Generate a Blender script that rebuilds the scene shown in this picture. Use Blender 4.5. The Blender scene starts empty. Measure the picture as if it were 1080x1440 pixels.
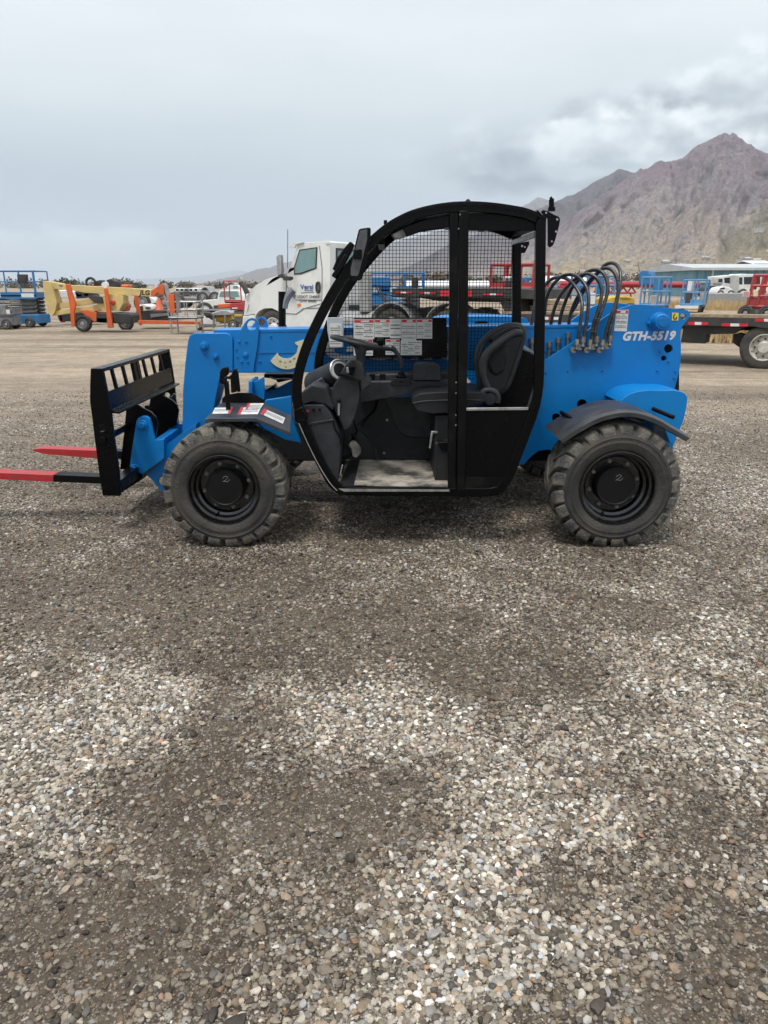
import bpy, bmesh, math, random
import numpy as np
from mathutils import Vector, Matrix, noise
from mathutils.geometry import tessellate_polygon
R = math.radians
random.seed(7)
rng = np.random.default_rng(11)
sc = bpy.context.scene
COL = sc.collection

# ------------------------------------------------------------------ camera
CAM_H, PITCH, FPX = 1.52, R(17.0), 1040.0
cp, sp_ = math.cos(PITCH), math.sin(PITCH)
CAM = Vector((0, 0, CAM_H))
cd = bpy.data.cameras.new('camera'); cam = bpy.data.objects.new('camera', cd); COL.objects.link(cam)
cam.location = CAM; cam.rotation_euler = (math.pi / 2 - PITCH, 0, 0)
cd.sensor_fit = 'VERTICAL'; cd.sensor_height = 36; cd.lens = FPX / 1440 * 36
cd.clip_start = 0.05; cd.clip_end = 200000
sc.camera = cam

def ray(px, py):
    a, b = px - 540.0, 720.0 - py
    return Vector((a, FPX * cp + b * sp_, -FPX * sp_ + b * cp))
def P(px, py, Y):
    d = ray(px, py); return CAM + d * (Y / d.y)
def PG(px, py, z=0.0):
    d = ray(px, py); return CAM + d * ((z - CAM_H) / d.z)
def PP(px, py, pt, n):
    d = ray(px, py); return CAM + d * ((Vector(pt) - CAM).dot(n) / d.dot(n))
def pxm(Y, z=1.0):            # pixels per metre at a point
    return FPX / (Y * cp + (CAM_H - z) * sp_)
CR = dict(A=(110, 420, 3.375), B=(400, 270, 4.5), C=(600, 270, 4.5), D=(400, 470, 2.842), E=(730, 350, 4.154),
          F=(730, 540, 4.154), G=(250, 480, 5.684), H=(740, 360, 6.75), J=(120, 480, 6.547), K=(410, 480, 6.547),
          L=(560, 430, 5.143), M=(370, 450, 13.5), N=(0, 360, 6), O=(180, 360, 6), Q=(330, 310, 6),
          RR=(860, 350, 4.909), S=(500, 360, 7.714), T=(640, 350, 7.714), U=(960, 360, 9), W=(700, 170, 2.842))
def cr(k, pts):
    x0, y0, s = CR[k]; return [(x0 + x / s, y0 + y / s) for x, y in pts]
def trace(pts, Y, k=None):
    if k: pts = cr(k, pts)
    return [P(x, y, Y) for x, y in pts]
def smooth_pts(pts, n=4, closed=False):
    pts = [Vector(p) for p in pts]; out = []; m = len(pts)
    for i in range(m if closed else m - 1):
        g = lambda j: pts[j % m] if closed else pts[max(0, min(m - 1, j))]
        a, b, c, d = g(i - 1), g(i), g(i + 1), g(i + 2)
        for q in range(n):
            t = q / n
            out.append(0.5 * ((2 * b) + (c - a) * t + (2 * a - 5 * b + 4 * c - d) * t * t + (-a + 3 * b - 3 * c + d) * t ** 3))
    if not closed: out.append(pts[-1])
    return out
def sm2(pts, n=4, closed=False):
    return [(p.x, p.y) for p in smooth_pts([(x, y, 0) for x, y in pts], n, closed)]

# ------------------------------------------------------------------ materials
MATS = {}
def mat(name, col, rough=0.6, metal=0.0, var=0.15, scale=6.0, dark=None, bump=0.0, bscale=60.0, coat=0.0, det=6, spec=0.5, lo=0.35, hi=0.7, coords='Object'):
    if name in MATS: return MATS[name]
    m = bpy.data.materials.new(name); m.use_nodes = True; nt = m.node_tree
    b = nt.nodes['Principled BSDF']; L = nt.links
    tc = nt.nodes.new('ShaderNodeTexCoord'); n = nt.nodes.new('ShaderNodeTexNoise')
    n.inputs['Scale'].default_value = scale; n.inputs['Detail'].default_value = det; n.inputs['Roughness'].default_value = 0.6
    L.new(tc.outputs[coords], n.inputs['Vector'])
    rp = nt.nodes.new('ShaderNodeValToRGB'); L.new(n.outputs['Fac'], rp.inputs['Fac'])
    dk = dark if dark else tuple(c * (1 - var) for c in col)
    rp.color_ramp.elements[0].position = lo; rp.color_ramp.elements[1].position = hi
    rp.color_ramp.elements[0].color = (*dk, 1); rp.color_ramp.elements[1].color = (*col, 1)
    L.new(rp.outputs['Color'], b.inputs['Base Color'])
    mr = nt.nodes.new('ShaderNodeMapRange'); mr.inputs['To Min'].default_value = min(1, rough + 0.12); mr.inputs['To Max'].default_value = max(0.02, rough - 0.08)
    L.new(n.outputs['Fac'], mr.inputs['Value']); L.new(mr.outputs['Result'], b.inputs['Roughness'])
    b.inputs['Metallic'].default_value = metal; b.inputs['Coat Weight'].default_value = coat; b.inputs['Specular IOR Level'].default_value = spec
    if bump:
        n2 = nt.nodes.new('ShaderNodeTexNoise'); n2.inputs['Scale'].default_value = bscale; n2.inputs['Detail'].default_value = 4
        L.new(tc.outputs[coords], n2.inputs['Vector'])
        bp = nt.nodes.new('ShaderNodeBump'); bp.inputs['Strength'].default_value = bump; bp.inputs['Distance'].default_value = 0.01
        L.new(n2.outputs['Fac'], bp.inputs['Height']); L.new(bp.outputs['Normal'], b.inputs['Normal'])
    MATS[name] = m; return m

# ------------------------------------------------------------------ mesh builder
class MB:
    def __init__(s): s.v = []; s.f = []
    def add(s, vs, fs):
        o = len(s.v); s.v += [tuple(v) for v in vs]; s.f += [tuple(o + i for i in f) for f in fs]; return s
    def box(s, x0, x1, y0, y1, z0, z1):
        return s.add([(x0, y0, z0), (x1, y0, z0), (x1, y1, z0), (x0, y1, z0), (x0, y0, z1), (x1, y0, z1), (x1, y1, z1), (x0, y1, z1)],
                     [(0, 3, 2, 1), (4, 5, 6, 7), (0, 1, 5, 4), (1, 2, 6, 5), (2, 3, 7, 6), (3, 0, 4, 7)])
    def prism(s, pts, vec, holes=()):
        """polygon (3-D points) extruded by vec, with optional holes"""
        vec = Vector(vec); loops = [[Vector(p) for p in pts]] + [[Vector(p) for p in h] for h in holes]
        flat = [p for l in loops for p in l]; n = len(flat)
        tris = tessellate_polygon(loops) if (holes or len(pts) > 4) else [tuple(range(n))]
        o = len(s.v); s.v += [tuple(p) for p in flat] + [tuple(p + vec) for p in flat]
        for t in tris: s.f.append(tuple(o + i for i in t)); s.f.append(tuple(o + n + i for i in reversed(t)))
        k = 0
        for l in loops:
            m = len(l)
            for i in range(m):
                a, b = k + i, k + (i + 1) % m
                s.f.append((o + a, o + b, o + n + b, o + n + a))
            k += m
        return s
    def tube(s, pts, r, seg=8, closed=False, caps=True, ph=0.0):
        pts = [Vector(p) for p in pts]; n = len(pts); rr = r if isinstance(r, (list, tuple)) else [r] * n
        T = []
        for i in range(n):
            a = pts[(i - 1) % n] if (closed or i > 0) else pts[i]; b = pts[(i + 1) % n] if (closed or i < n - 1) else pts[i]
            t = (b - a); T.append(t.normalized() if t.length > 1e-9 else Vector((0, 0, 1)))
        up = Vector((0, 0, 1)) if abs(T[0].z) < 0.9 else Vector((1, 0, 0))
        u = T[0].cross(up).normalized(); o = len(s.v)
        for i in range(n):
            u = (u - T[i] * u.dot(T[i])).normalized(); w = T[i].cross(u)
            for k in range(seg):
                a = ph + 2 * math.pi * k / seg
                s.v.append(tuple(pts[i] + (u * math.cos(a) + w * math.sin(a)) * rr[i]))
        for i in range(n if closed else n - 1):
            j = (i + 1) % n
            for k in range(seg):
                l = (k + 1) % seg; s.f.append((o + i * seg + k, o + i * seg + l, o + j * seg + l, o + j * seg + k))
        if caps and not closed:
            s.f.append(tuple(o + k for k in reversed(range(seg)))); s.f.append(tuple(o + (n - 1) * seg + k for k in range(seg)))
        return s
    def bar(s, a, b, w, h=None, up=(0, 0, 1)):
        """rectangular bar from a to b, w sideways, h along up"""
        h = h or w; a, b = Vector(a), Vector(b); t = (b - a).normalized(); up = Vector(up)
        if abs(t.dot(up)) > 0.98: up = Vector((0, 1, 0)) if abs(t.y) < 0.9 else Vector((1, 0, 0))
        u = t.cross(up).normalized() * (w / 2); q = u.cross(t).normalized() * (h / 2)
        vs = [a - u - q, a + u - q, a + u + q, a - u + q, b - u - q, b + u - q, b + u + q, b - u + q]
        return s.add(vs, [(0, 3, 2, 1), (4, 5, 6, 7), (0, 1, 5, 4), (1, 2, 6, 5), (2, 3, 7, 6), (3, 0, 4, 7)])
    def cyl(s, c, r, h, axis=(0, 1, 0), seg=20, r2=None):
        c = Vector(c); ax = Vector(axis).normalized(); return s.tube([c, c + ax * h], [r, r if r2 is None else r2], seg)
    def lathe(s, prof, c, axis=(0, 1, 0), seg=40, cap0=False, cap1=False):
        """prof: list of (radius, distance along axis)"""
        c = Vector(c); ax = Vector(axis).normalized(); u = ax.cross(Vector((0, 0, 1)))
        if u.length < 1e-3: u = Vector((1, 0, 0))
        u.normalize(); w = ax.cross(u); o = len(s.v)
        for r, t in prof:
            for k in range(seg):
                a = 2 * math.pi * k / seg; s.v.append(tuple(c + ax * t + (u * math.cos(a) + w * math.sin(a)) * r))
        for i in range(len(prof) - 1):
            for k in range(seg):
                l = (k + 1) % seg; s.f.append((o + i * seg + k, o + i * seg + l, o + (i + 1) * seg + l, o + (i + 1) * seg + k))
        if cap0: s.f.append(tuple(o + k for k in range(seg)))
        if cap1: s.f.append(tuple(o + (len(prof) - 1) * seg + k for k in reversed(range(seg))))
        return s
    def ribbon(s, pts, w, Y1, closed=False):
        """strip of width w (metres, scalar or list) along pts (3-D, all at one Y), extruded to Y1"""
        pts = [Vector(p) for p in pts]; n = len(pts); ww = w if isinstance(w, (list, tuple)) else [w] * n
        Lp, Rp = [], []
        for i in range(n):
            a = pts[(i - 1) % n] if (closed or i > 0) else pts[i]; b = pts[(i + 1) % n] if (closed or i < n - 1) else pts[i]
            t = (b - a); t.y = 0; t.normalize(); nn = Vector((-t.z, 0, t.x))
            Lp.append(pts[i] + nn * ww[i] / 2); Rp.append(pts[i] - nn * ww[i] / 2)
        o = len(s.v)
        for i in range(n):
            for p in (Lp[i], Rp[i]): s.v.append((p.x, p.y, p.z))
            for p in (Rp[i], Lp[i]): s.v.append((p.x, Y1, p.z))
        for i in range(n if closed else n - 1):
            j = (i + 1) % n
            for k in range(4):
                l = (k + 1) % 4; s.f.append((o + 4 * i + k, o + 4 * i + l, o + 4 * j + l, o + 4 * j + k))
        if not closed: s.f.append((o, o + 3, o + 2, o + 1)); s.f.append(tuple(o + 4 * (n - 1) + k for k in range(4)))
        return s
    def sphere(s, c, r, seg=12, rings=8, sc=(1, 1, 1)):
        c = Vector(c); o = len(s.v)
        for i in range(rings + 1):
            a = math.pi * i / rings
            for k in range(seg):
                b = 2 * math.pi * k / seg
                s.v.append((c.x + r * sc[0] * math.sin(a) * math.cos(b), c.y + r * sc[1] * math.sin(a) * math.sin(b), c.z + r * sc[2] * math.cos(a)))
        for i in range(rings):
            for k in range(seg):
                l = (k + 1) % seg; s.f.append((o + i * seg + k, o + (i + 1) * seg + k, o + (i + 1) * seg + l, o + i * seg + l))
        return s
    def xform(s, M, i0=0):
        s.v = s.v[:i0] + [tuple(M @ Vector(v)) for v in s.v[i0:]]; return s
    def build(s, name, m, parent=None, bevel=0.0, smooth=30, bseg=2, label=None):
        me = bpy.data.meshes.new(name); me.from_pydata(s.v, [], s.f); me.materials.append(m)
        bm = bmesh.new(); bm.from_mesh(me)
        bmesh.ops.remove_doubles(bm, verts=bm.verts, dist=1e-6)
        bmesh.ops.recalc_face_normals(bm, faces=bm.faces); bm.to_mesh(me); bm.free()
        if smooth:
            me.shade_smooth(); me.set_sharp_from_angle(angle=R(smooth))
        o = bpy.data.objects.new(name, me); COL.objects.link(o)
        if bevel:
            b = o.modifiers.new('Bevel', 'BEVEL'); b.width = bevel; b.segments = bseg; b.limit_method = 'ANGLE'; b.angle_limit = R(40); b.harden_normals = False
        if parent is not None: attach(o, parent)
        if label: o['label'] = label
        return o
def attach(o, parent):
    o.parent = parent
    if parent.parent is None and parent.type == 'EMPTY':
        o.matrix_parent_inverse = Matrix.Translation(-Vector(parent.location))
def tag(o, label=None, cat=None, group=None, kind=None):
    if label: o['label'] = label
    if cat: o['category'] = cat
    if group: o['group'] = group
    if kind: o['kind'] = kind
    return o
def thing(name, label, cat, loc=(0, 0, 0), group=None):
    o = bpy.data.objects.new(name, None); COL.objects.link(o); o.location = loc; o.empty_display_size = 0.3
    return tag(o, label, cat, group)
def copy_tree(o, parent=None):
    c = o.copy(); COL.objects.link(c)
    if parent is not None: c.parent = parent
    for ch in [x for x in bpy.data.objects if x.parent == o and x is not c]: copy_tree(ch, c)
    return c
def text_mb(s, height, origin, ux, uy, depth=0.002, shear=0.0, bold=0.0, width=None, center=False):
    cu = bpy.data.curves.new('t', 'FONT'); cu.body = s; cu.size = 1.0; cu.shear = shear; cu.offset = bold; cu.resolution_u = 4; cu.space_character = 1.0 + bold * 1.5
    ob = bpy.data.objects.new('t', cu); COL.objects.link(ob)
    bpy.context.view_layer.update()
    me = bpy.data.meshes.new_from_object(ob.evaluated_get(bpy.context.evaluated_depsgraph_get()))
    vs = [v.co.copy() for v in me.vertices]; fs = [tuple(p.vertices) for p in me.polygons]
    bpy.data.objects.remove(ob); bpy.data.meshes.remove(me)
    xs = [v.x for v in vs]; ys = [v.y for v in vs]; x0, x1, y1 = min(xs), max(xs), max(max(ys), 0.01)
    sy = height / 0.70; sx = (width / (x1 - x0)) if width else sy
    origin, ux, uy = Vector(origin), Vector(ux).normalized(), Vector(uy).normalized(); n = ux.cross(uy)
    off = -(x1 + x0) / 2 if center else -x0
    mb = MB(); base = [origin + ux * ((v.x + off) * sx) + uy * (v.y * sy) for v in vs]; k = len(base)
    mb.v = [tuple(p + n * depth) for p in base]; mb.f = [f for f in fs]
    return mb
def rest(o): return o

M_blue = mat('paint_blue', (0.0008, 0.182, 0.52), 0.40, var=0.22, scale=2.2, coat=0.18, bump=0.05, bscale=25, spec=.3, det=10)
M_blue2 = mat('paint_blue_body', (0.0015, 0.198, 0.54), 0.48, var=0.2, scale=2.6, coat=0.1, spec=.3, det=10)
M_black = mat('paint_black_gloss', (0.002, 0.002, 0.0023), 0.27, var=0.3, scale=8, spec=.16)
M_satin = mat('paint_black_satin', (0.0028, 0.0028, 0.003), 0.40, dark=(0.010, 0.009, 0.008), scale=9, lo=0.3, hi=0.5, spec=.14)
M_plas = mat('grey_plastic', (0.034, 0.037, 0.041), 0.48, dark=(0.016, 0.018, 0.020), scale=14, bump=0.15, bscale=300, spec=.35)
M_plasd = mat('dark_plastic', (0.014, 0.015, 0.017), 0.5, spec=.25, dark=(0.026, 0.025, 0.023), scale=7, bump=0.1, bscale=250, lo=0.3, hi=0.5)
M_fend = mat('fender_plastic', (0.016, 0.018, 0.022), 0.36, dark=(0.045, 0.045, 0.047), scale=9, bump=0.05)
M_seat = mat('seat_vinyl', (0.010, 0.010, 0.013), 0.38, var=0.2, bump=0.1, bscale=200)
M_tyre = mat('tyre_rubber', (0.022, 0.021, 0.020), 0.7, dark=(0.055, 0.048, 0.038), scale=6, bump=0.5, bscale=60, lo=0.36, hi=0.62)
M_lug = mat('tyre_lug_rubber', (0.050, 0.050, 0.049), 0.8, dark=(0.16, 0.14, 0.11), scale=13, bump=1.0, bscale=90, lo=0.38, hi=0.60)
M_rim = mat('rim_black', (0.004, 0.004, 0.0045), 0.2, dark=(0.012, 0.012, 0.012), scale=20, lo=0.3, hi=0.5, coat=.5)
M_hub = mat('hub_black', (0.004, 0.004, 0.0045), 0.4, var=0.3, spec=.3)
M_steel = mat('bare_steel', (0.35, 0.34, 0.32), 0.4, metal=0.8, dark=(0.18, 0.16, 0.14), scale=30)
M_hose = mat('hose_rubber', (0.012, 0.012, 0.013), 0.28, dark=(0.045, 0.044, 0.042), scale=30, lo=0.35, hi=0.55)
M_white = mat('sticker_white', (0.62, 0.62, 0.60), 0.5, var=0.08, scale=20)
M_red = mat('sticker_red', (0.50, 0.03, 0.04), 0.5, var=0.1)
M_ink = mat('print_black', (0.03, 0.03, 0.03), 0.6, var=0.1)
M_inkg = mat('print_grey', (0.10, 0.10, 0.10), 0.6, var=0.3, scale=60)
M_yel = mat('sticker_yellow', (0.75, 0.60, 0.03), 0.5, var=0.1)
M_floor = mat('dusty_floor_mat', (0.38, 0.34, 0.28), 0.85, dark=(0.035, 0.034, 0.032), scale=6, bump=0.4, bscale=80, lo=0.38, hi=0.60, det=12)
M_red_f = mat('fork_red', (0.40, 0.016, 0.021), 0.42, dark=(0.20, 0.05, 0.04), scale=26, det=12, lo=.28, hi=.5)
M_cream = mat('gauge_cream', (0.66, 0.60, 0.38), 0.5, var=0.15, scale=30)
M_grn = mat('gauge_face', (0.5, 0.5, 0.5), 0.4, var=0.1)
M_void = mat('chassis_dark', (0.004, 0.004, 0.0045), 0.8, var=0.3)
M_silver = mat('worn_aluminium', (0.5, 0.5, 0.48), 0.35, metal=0.7, dark=(0.25, 0.25, 0.25), scale=25)
M_glass = mat('mirror_glass', (0.6, 0.62, 0.64), 0.05, metal=1.0, var=0.02)
# ================================================================== TELEHANDLER
YT = 4.22                    # outer face of the near tyres
YC0, YC1 = 4.26, 5.03        # cab near / far side
YB0, YB1 = 5.12, 5.42        # boom faces
YP0, YP1 = 4.95, 5.58        # rear side plates
TH = thing('telehandler', 'blue telehandler with open black cab and red fork tips on the gravel', 'telehandler', (0.2, 5.1, 0))

def bolt(c, r, parent, m, n=(0, -1, 0), h=0.015, name='bolt'):
    b = MB(); n = Vector(n).normalized(); b.lathe([(r * 1.02, 0), (r * 1.02, h * .3), (r * .92, h * .45), (r * .66, h * .45), (r * .62, h * .85), (r * .5, h), (.0005, h)], c, n, 20)
    return b.build(name, m, parent)

# ---- wheels
M_grey2 = mat('emblem_grey', (.25, .25, .25), .5)
def wheel(cx, cz, y0, side, Rt=0.365, w=0.33, ri=0.205, detail=True):
    """side=+1: outer face looks to -Y"""
    s = side
    root = MB()
    c = Vector((cx, y0, cz)); ax = Vector((0, s, 0))
    k = Rt / 0.365
    prof = [(ri * 0.99, .035), (ri * 1.03, .012), (ri * 1.10, .002), (ri * 1.25, -.004), (.262 * k, -.0055), (.265 * k, -.0035), (.285 * k, -.002), (.289 * k, -.004), (.293 * k, .001), (.302 * k, .003), (.312 * k, .012), (.330 * k, .028), (.338 * k, .05), (.341 * k, w / 2)]
    prof = prof + [(r, w - t) for r, t in reversed(prof[:-1])]
    root.lathe(prof, c, ax, 96)
    ty = root.build('tyre', M_tyre, None, smooth=45)
    lg = MB(); nl = 21; u = Vector((s, 0, 0)); wv = Vector((0, 0, 1))
    def pt(a, r, t): return c + ax * t + (Vector((1, 0, 0)) * math.cos(a) + Vector((0, 0, 1)) * math.sin(a)) * r
    for half in (0, 1):
        for i in range(nl):
            a0 = 2 * math.pi * (i + 0.5 * half) / nl; pitch = 2 * math.pi / nl; hw = pitch * 0.355
            jit = random.uniform(-.02, .02)
            # stations: (t, r_top, r_bot, angle shift, half width)
            st = [(.004, .318, .300, 0.0, hw * .95), (.012, .348, .30, 0.0, hw), (.03, .3615, .325, 0.02, hw), (.075, .365, .33, 0.10, hw * .92), (.135, .3655, .33, 0.26, hw * .8), (.172, .365, .33, 0.34, hw * .5)]
            vs = []
            for t, rt, rb, sh, h in st:
                tt = w - t if half else t; sg = 1
                for (rr, ha) in ((rb, h * 1.12), (rt, h)):
                    vs.append(pt(a0 + jit + sh * sg - ha, rr * k, tt)); vs.append(pt(a0 + jit + sh * sg + ha, rr * k, tt))
            fs = []
            for q in range(len(st) - 1):
                b0, b1 = 4 * q, 4 * q + 4
                fs += [(b0, b0 + 1, b1 + 1, b1), (b0 + 2, b1 + 2, b1 + 3, b0 + 3), (b0, b1, b1 + 2, b0 + 2), (b0 + 1, b0 + 3, b1 + 3, b1 + 1)]
            e = 4 * (len(st) - 1); fs += [(0, 2, 3, 1), (e, e + 1, e + 3, e + 2)]
            lg.add(vs, fs)
    lugs = lg.build('tread', M_lug, None, bevel=0.006, smooth=40)
    rm = MB()
    rp = [(ri * .99, w - .03), (ri * .99, .04), (ri * 1.035, .02), (ri * 1.045, .008), (ri * 1.03, .0), (ri * 1.0, -.001), (ri * .985, .008), (ri * .965, .03), (ri * .90, .036), (ri * .885, .045), (ri * .87, .07), (ri * .80, .078), (ri * .785, .10), (ri * .77, .115), (ri * .2, .118)]
    rm.lathe(rp, c, ax, 72)
    rim = rm.build('wheel', M_rim, TH, smooth=35)
    hb = MB(); hb.lathe([(ri * .56, .118), (ri * .56, .07), (ri * .545, .040), (ri * .53, .034), (ri * .50, .034), (ri * .48, .037), (0.001, .037)], c, ax, 48)
    hub = hb.build('hub', M_hub, None, smooth=30)
    nuts = []
    for i in range(8 if side > 0 else 0):
        nb = MB(); a = 2 * math.pi * (i + .3) / 8; q = pt(a, ri * .67, .118); nb.tube([q, q - ax * .018, q - ax * .018, q - ax * .035], [.013, .012, .006, .006], 6); nuts.append(nb.build('wheel_nut', M_steel, None))
    em = MB(); q = [(-.022, .006), (-.012, .018), (.004, .022), (.014, .014), (.004, .002), (-.012, -.012), (-.024, -.016), (-.012, -.014), (.004, -.018), (.018, -.012), (.026, .0)]
    em.tube(smooth_pts([c + ax * .034 + Vector((x * .85 + .012, 0, z * .85 + .055)) for x, z in q], 4), .0011, 5)
    emo = em.build('hub_emblem', M_grey2, None)
    vl = MB(); vl.tube([pt(4.4, ri * .82, .08), pt(4.38, ri * .84, .045), pt(4.36, ri * .86, .02)], .005, 8); vlo = vl.build('valve', M_satin, None)
    for o in [ty, hub, emo, vlo, lugs] + nuts: o.parent = rim
    return rim
FWX, RWX, WZ = P(314, 690, YT).x, P(869, 688, YT).x, 0.363
WR = .376
wheel(FWX, WZ + .004, YT, 1, Rt=.374); wheel(RWX, WR, YT, 1, Rt=.384, ri=.216)
wheel(FWX, WZ, 6.27, -1, Rt=.368); wheel(RWX, WR, 6.27, -1, Rt=.384, ri=.216)
for x in (FWX, RWX):
    ax_ = MB()
    ax_.cyl((x, YT + .12, WZ), .06, 1.8, (0, 1, 0), 16); ax_.box(x - .11, x + .11, 4.62, 5.86, WZ - .09, WZ + .10)
    ax_.cyl((x, 5.24 - .16, WZ - .01), .16, .32, (0, 1, 0), 20); ax_.cyl((x, 4.50, WZ), .13, .12, (0, 1, 0), 20)
    ax_.build('axle', M_void, TH, bevel=.01)

# ---- chassis and underbody
ch = MB()
ch.box(FWX + .12, RWX + .25, 5.08, 5.55, .34, .62)
ch.box(-.30, .80, 5.10, 6.1, .31, .50)
ch.box(-.28, .74, 4.72, 6.0, .335, .36)  # hidden belly plate, widened to block light and deepen the shadow beneath
ch.build('chassis', M_void, TH, bevel=.01)
# blue frame behind front wheel and under the front fender
def frp(pts, Y, t):
    q = MB(); q.prism(trace(pts, Y, 'G'), (0, t, 0)); q.build('front_frame', M_blue, TH, bevel=.004)
frp([(640, 640), (700, 470), (905, 438), (912, 600), (990, 812), (860, 790), (690, 700)], 4.82, .03)
frp([(565, 318), (595, 318), (595, 470), (565, 470)], 4.92, .25)
frp([(595, 330), (690, 282), (695, 470), (595, 470)], 4.98, .02)
frp([(690, 400), (800, 370), (935, 300), (935, 480), (690, 480)], 5.35, .03)
frp([(640, 520), (900, 520), (912, 700), (640, 700)], 5.6, .03)
ck = MB()
ck.prism(trace([(690, 262), (930, 262), (930, 300), (800, 330), (780, 300), (690, 290)], 5.3, 'G'), (0, .1, 0))
ck.prism(trace([(690, 395), (775, 345), (775, 380), (690, 400)], 5.3, 'G'), (0, .1, 0))
ck.build('lift_cylinder', M_satin, TH)
tb = MB(); tb.tube(trace([(735, 285), (770, 300), (850, 298), (930, 302)], 5.2, 'G'), .006, 8); tb.build('steel_pipe', M_steel, TH)

# ---- boom
bo = MB()
def ytrap(x0, x1, yt0, yt1, yb0, yb1): return [(x0, yt0), (x1, yt1), (x1, yb1), (x0, yb0)]
boom_poly = [(300, 464), (842, 456), (842, 520), (590, 522), (352, 524.5), (300, 524)]
bo.prism(trace(boom_poly, YB0), (0, YB1 - YB0, 0))
boom = bo.build('boom', M_blue, TH, bevel=.012, bseg=3)
rb = MB(); rb.prism([P(358, 495.2, YB0), P(830, 492.5, YB0), P(830, 494, YB0), P(358, 496.7, YB0)], (0, -.005, 0))
rb.prism([P(360, 465.5, YB0), P(830, 458.2, YB0), P(830, 460, YB0), P(360, 467, YB0)], (0, -.004, 0))
rb.build('boom_weld_seam', M_blue, boom)
hd = MB()
head = [(550, 163), (700, 162), (718, 168), (730, 185), (735, 260), (735, 350), (692, 332), (676, 370), (660, 440), (645, 520), (635, 600), (600, 640), (500, 700), (497, 660), (494, 600), (497, 430), (508, 300), (520, 200), (528, 175)]
hd.prism(trace(sm2(head[:1], 1) or head, YB0 - .03, 'A') if False else trace(head, YB0 - .03, 'A'), (0, .03, 0))
hd.prism(trace(head, YB0 - .03 + .33, 'A'), (0, .03, 0))
inner = [(560, 170), (700, 168), (722, 190), (728, 330), (680, 330), (640, 500), (600, 610), (510, 650), (505, 600), (508, 430), (518, 300), (530, 190)]
hd.prism(trace(inner, YB0 + .003, 'A'), (0, .294, 0))
bhead = hd.build('boom_head', M_blue, TH, bevel=.006)
for (x, y, r) in ((598, 224, .030), (653, 274, .020)): bolt(P(*cr('A', [(x, y)])[0], YB0 - .03), r, bhead, M_blue, h=.03, name='pin')
bolt(P(*cr('A', [(600, 258)])[0], YB0 - .03), .009, bhead, M_blue)
def disc(cx, cy, r, n=20, squash=1.0): return [(cx + r * math.cos(2 * math.pi * i / n), cy + r * squash * math.sin(2 * math.pi * i / n)) for i in range(n)]
lug = [(737, 350), (738, 215), (748, 190), (790, 115), (805, 98), (825, 91), (845, 97), (856, 115), (858, 150), (850, 230), (838, 300), (832, 350)]
lgm = MB(); lgm.prism(trace(lug, YB0 - .018, 'A'), (0, .016, 0), [trace(disc(824, 127, 24), YB0 - .018, 'A')])
lg1 = lgm.build('lifting_lug', M_blue, TH, bevel=.003)
for (x, y, r) in ((765, 204, .009), (797, 204, .009), (752, 242, .007), (755, 275, .007), (775, 300, .009), (805, 300, .009), (794, 267, .020)):
    bolt(P(*cr('A', [(x, y)])[0], YB0 - .018), r, lg1, M_blue, h=.012)
lg2 = MB(); lg2.prism(trace([(800, 165), (838, 112), (850, 92), (870, 84), (888, 92), (897, 110), (900, 145), (902, 165)], YB1 - .02, 'A'), (0, .02, 0), [trace(disc(868, 112, 19), YB1 - .02, 'A')])
lg2.build('lifting_lug', M_blue, TH, bevel=.003)
for (x, y) in ((915, 177), (862, 297), (1100, 190), (668, 182)): bolt(P(*cr('A', [(x, y)])[0], YB0), .009, boom, M_blue, h=.012)
# angle gauge
gc = (432, 700); pts_o, pts_i = [], []
def arc(cx, cy, r, a0, a1, n): return [(cx + r * math.cos(R(a0 + (a1 - a0) * i / n)), cy + r * math.sin(R(a0 + (a1 - a0) * i / n))) for i in range(n + 1)]
outer = arc(450, 560, 378, 145, 18, 14); innr = arc(440, 520, 215, 12, 133, 12)
ga = MB(); ga.prism(trace(outer + [(790, 420), (820, 360), (735, 380), (605, 430), (625, 470), (665, 490)] + innr[1:] + [(275, 620)], YB0 - .012, 'M'), (0, .012, 0))
gauge = ga.build('boom_angle_gauge', M_cream, TH, bevel=.001)
def text_at(s, k, x, y, h, Y, mat_, parent, name, ang=0, **kw):
    o = P(*cr(k, [(x, y)])[0], Y) if k else P(x, y, Y)
    ux = Vector((math.cos(ang), 0, math.sin(ang))); uy = Vector((-math.sin(ang), 0, math.cos(ang)))
    t = text_mb(s, h, o, ux, uy, depth=.0015, **kw); return t.build(name, mat_, parent, smooth=0)
for s, x, y, a in (('20', 320, 800, -.4), ('0', 418, 825, 0), ('20', 520, 805, .35), ('40', 600, 750, .6), ('-', 265, 750, -.6)):
    text_at(s, 'M', x, y, .012, YB0 - .012, M_ink, gauge, 'gauge_number', a, center=True, bold=.02)
gl = MB(); gl.cyl(P(*cr('M', [(432, 893)])[0], YB0 - .012), .004, -.002, (0, 1, 0), 10)
for a in range(40, 141, 10):
    p0, p1 = [P(*cr('M', [(445 + r_ * math.cos(R(a)), 540 + r_ * math.sin(R(a)))])[0], YB0 - .0125) for r_ in (325, 350)]
    gl.bar(p0, p1, .0015, .001, up=(0, 1, 0))
gl.build('gauge_marks', M_ink, gauge)
# big white lettering on the boom behind the mesh
t = text_mb('Genie', .155, P(457, 504.5, YB0), (1, 0, 0), (0, 0, 1), depth=.002, bold=.03, shear=.15, width=.95)
t.build('boom_lettering', M_white, boom, smooth=0)

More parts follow.
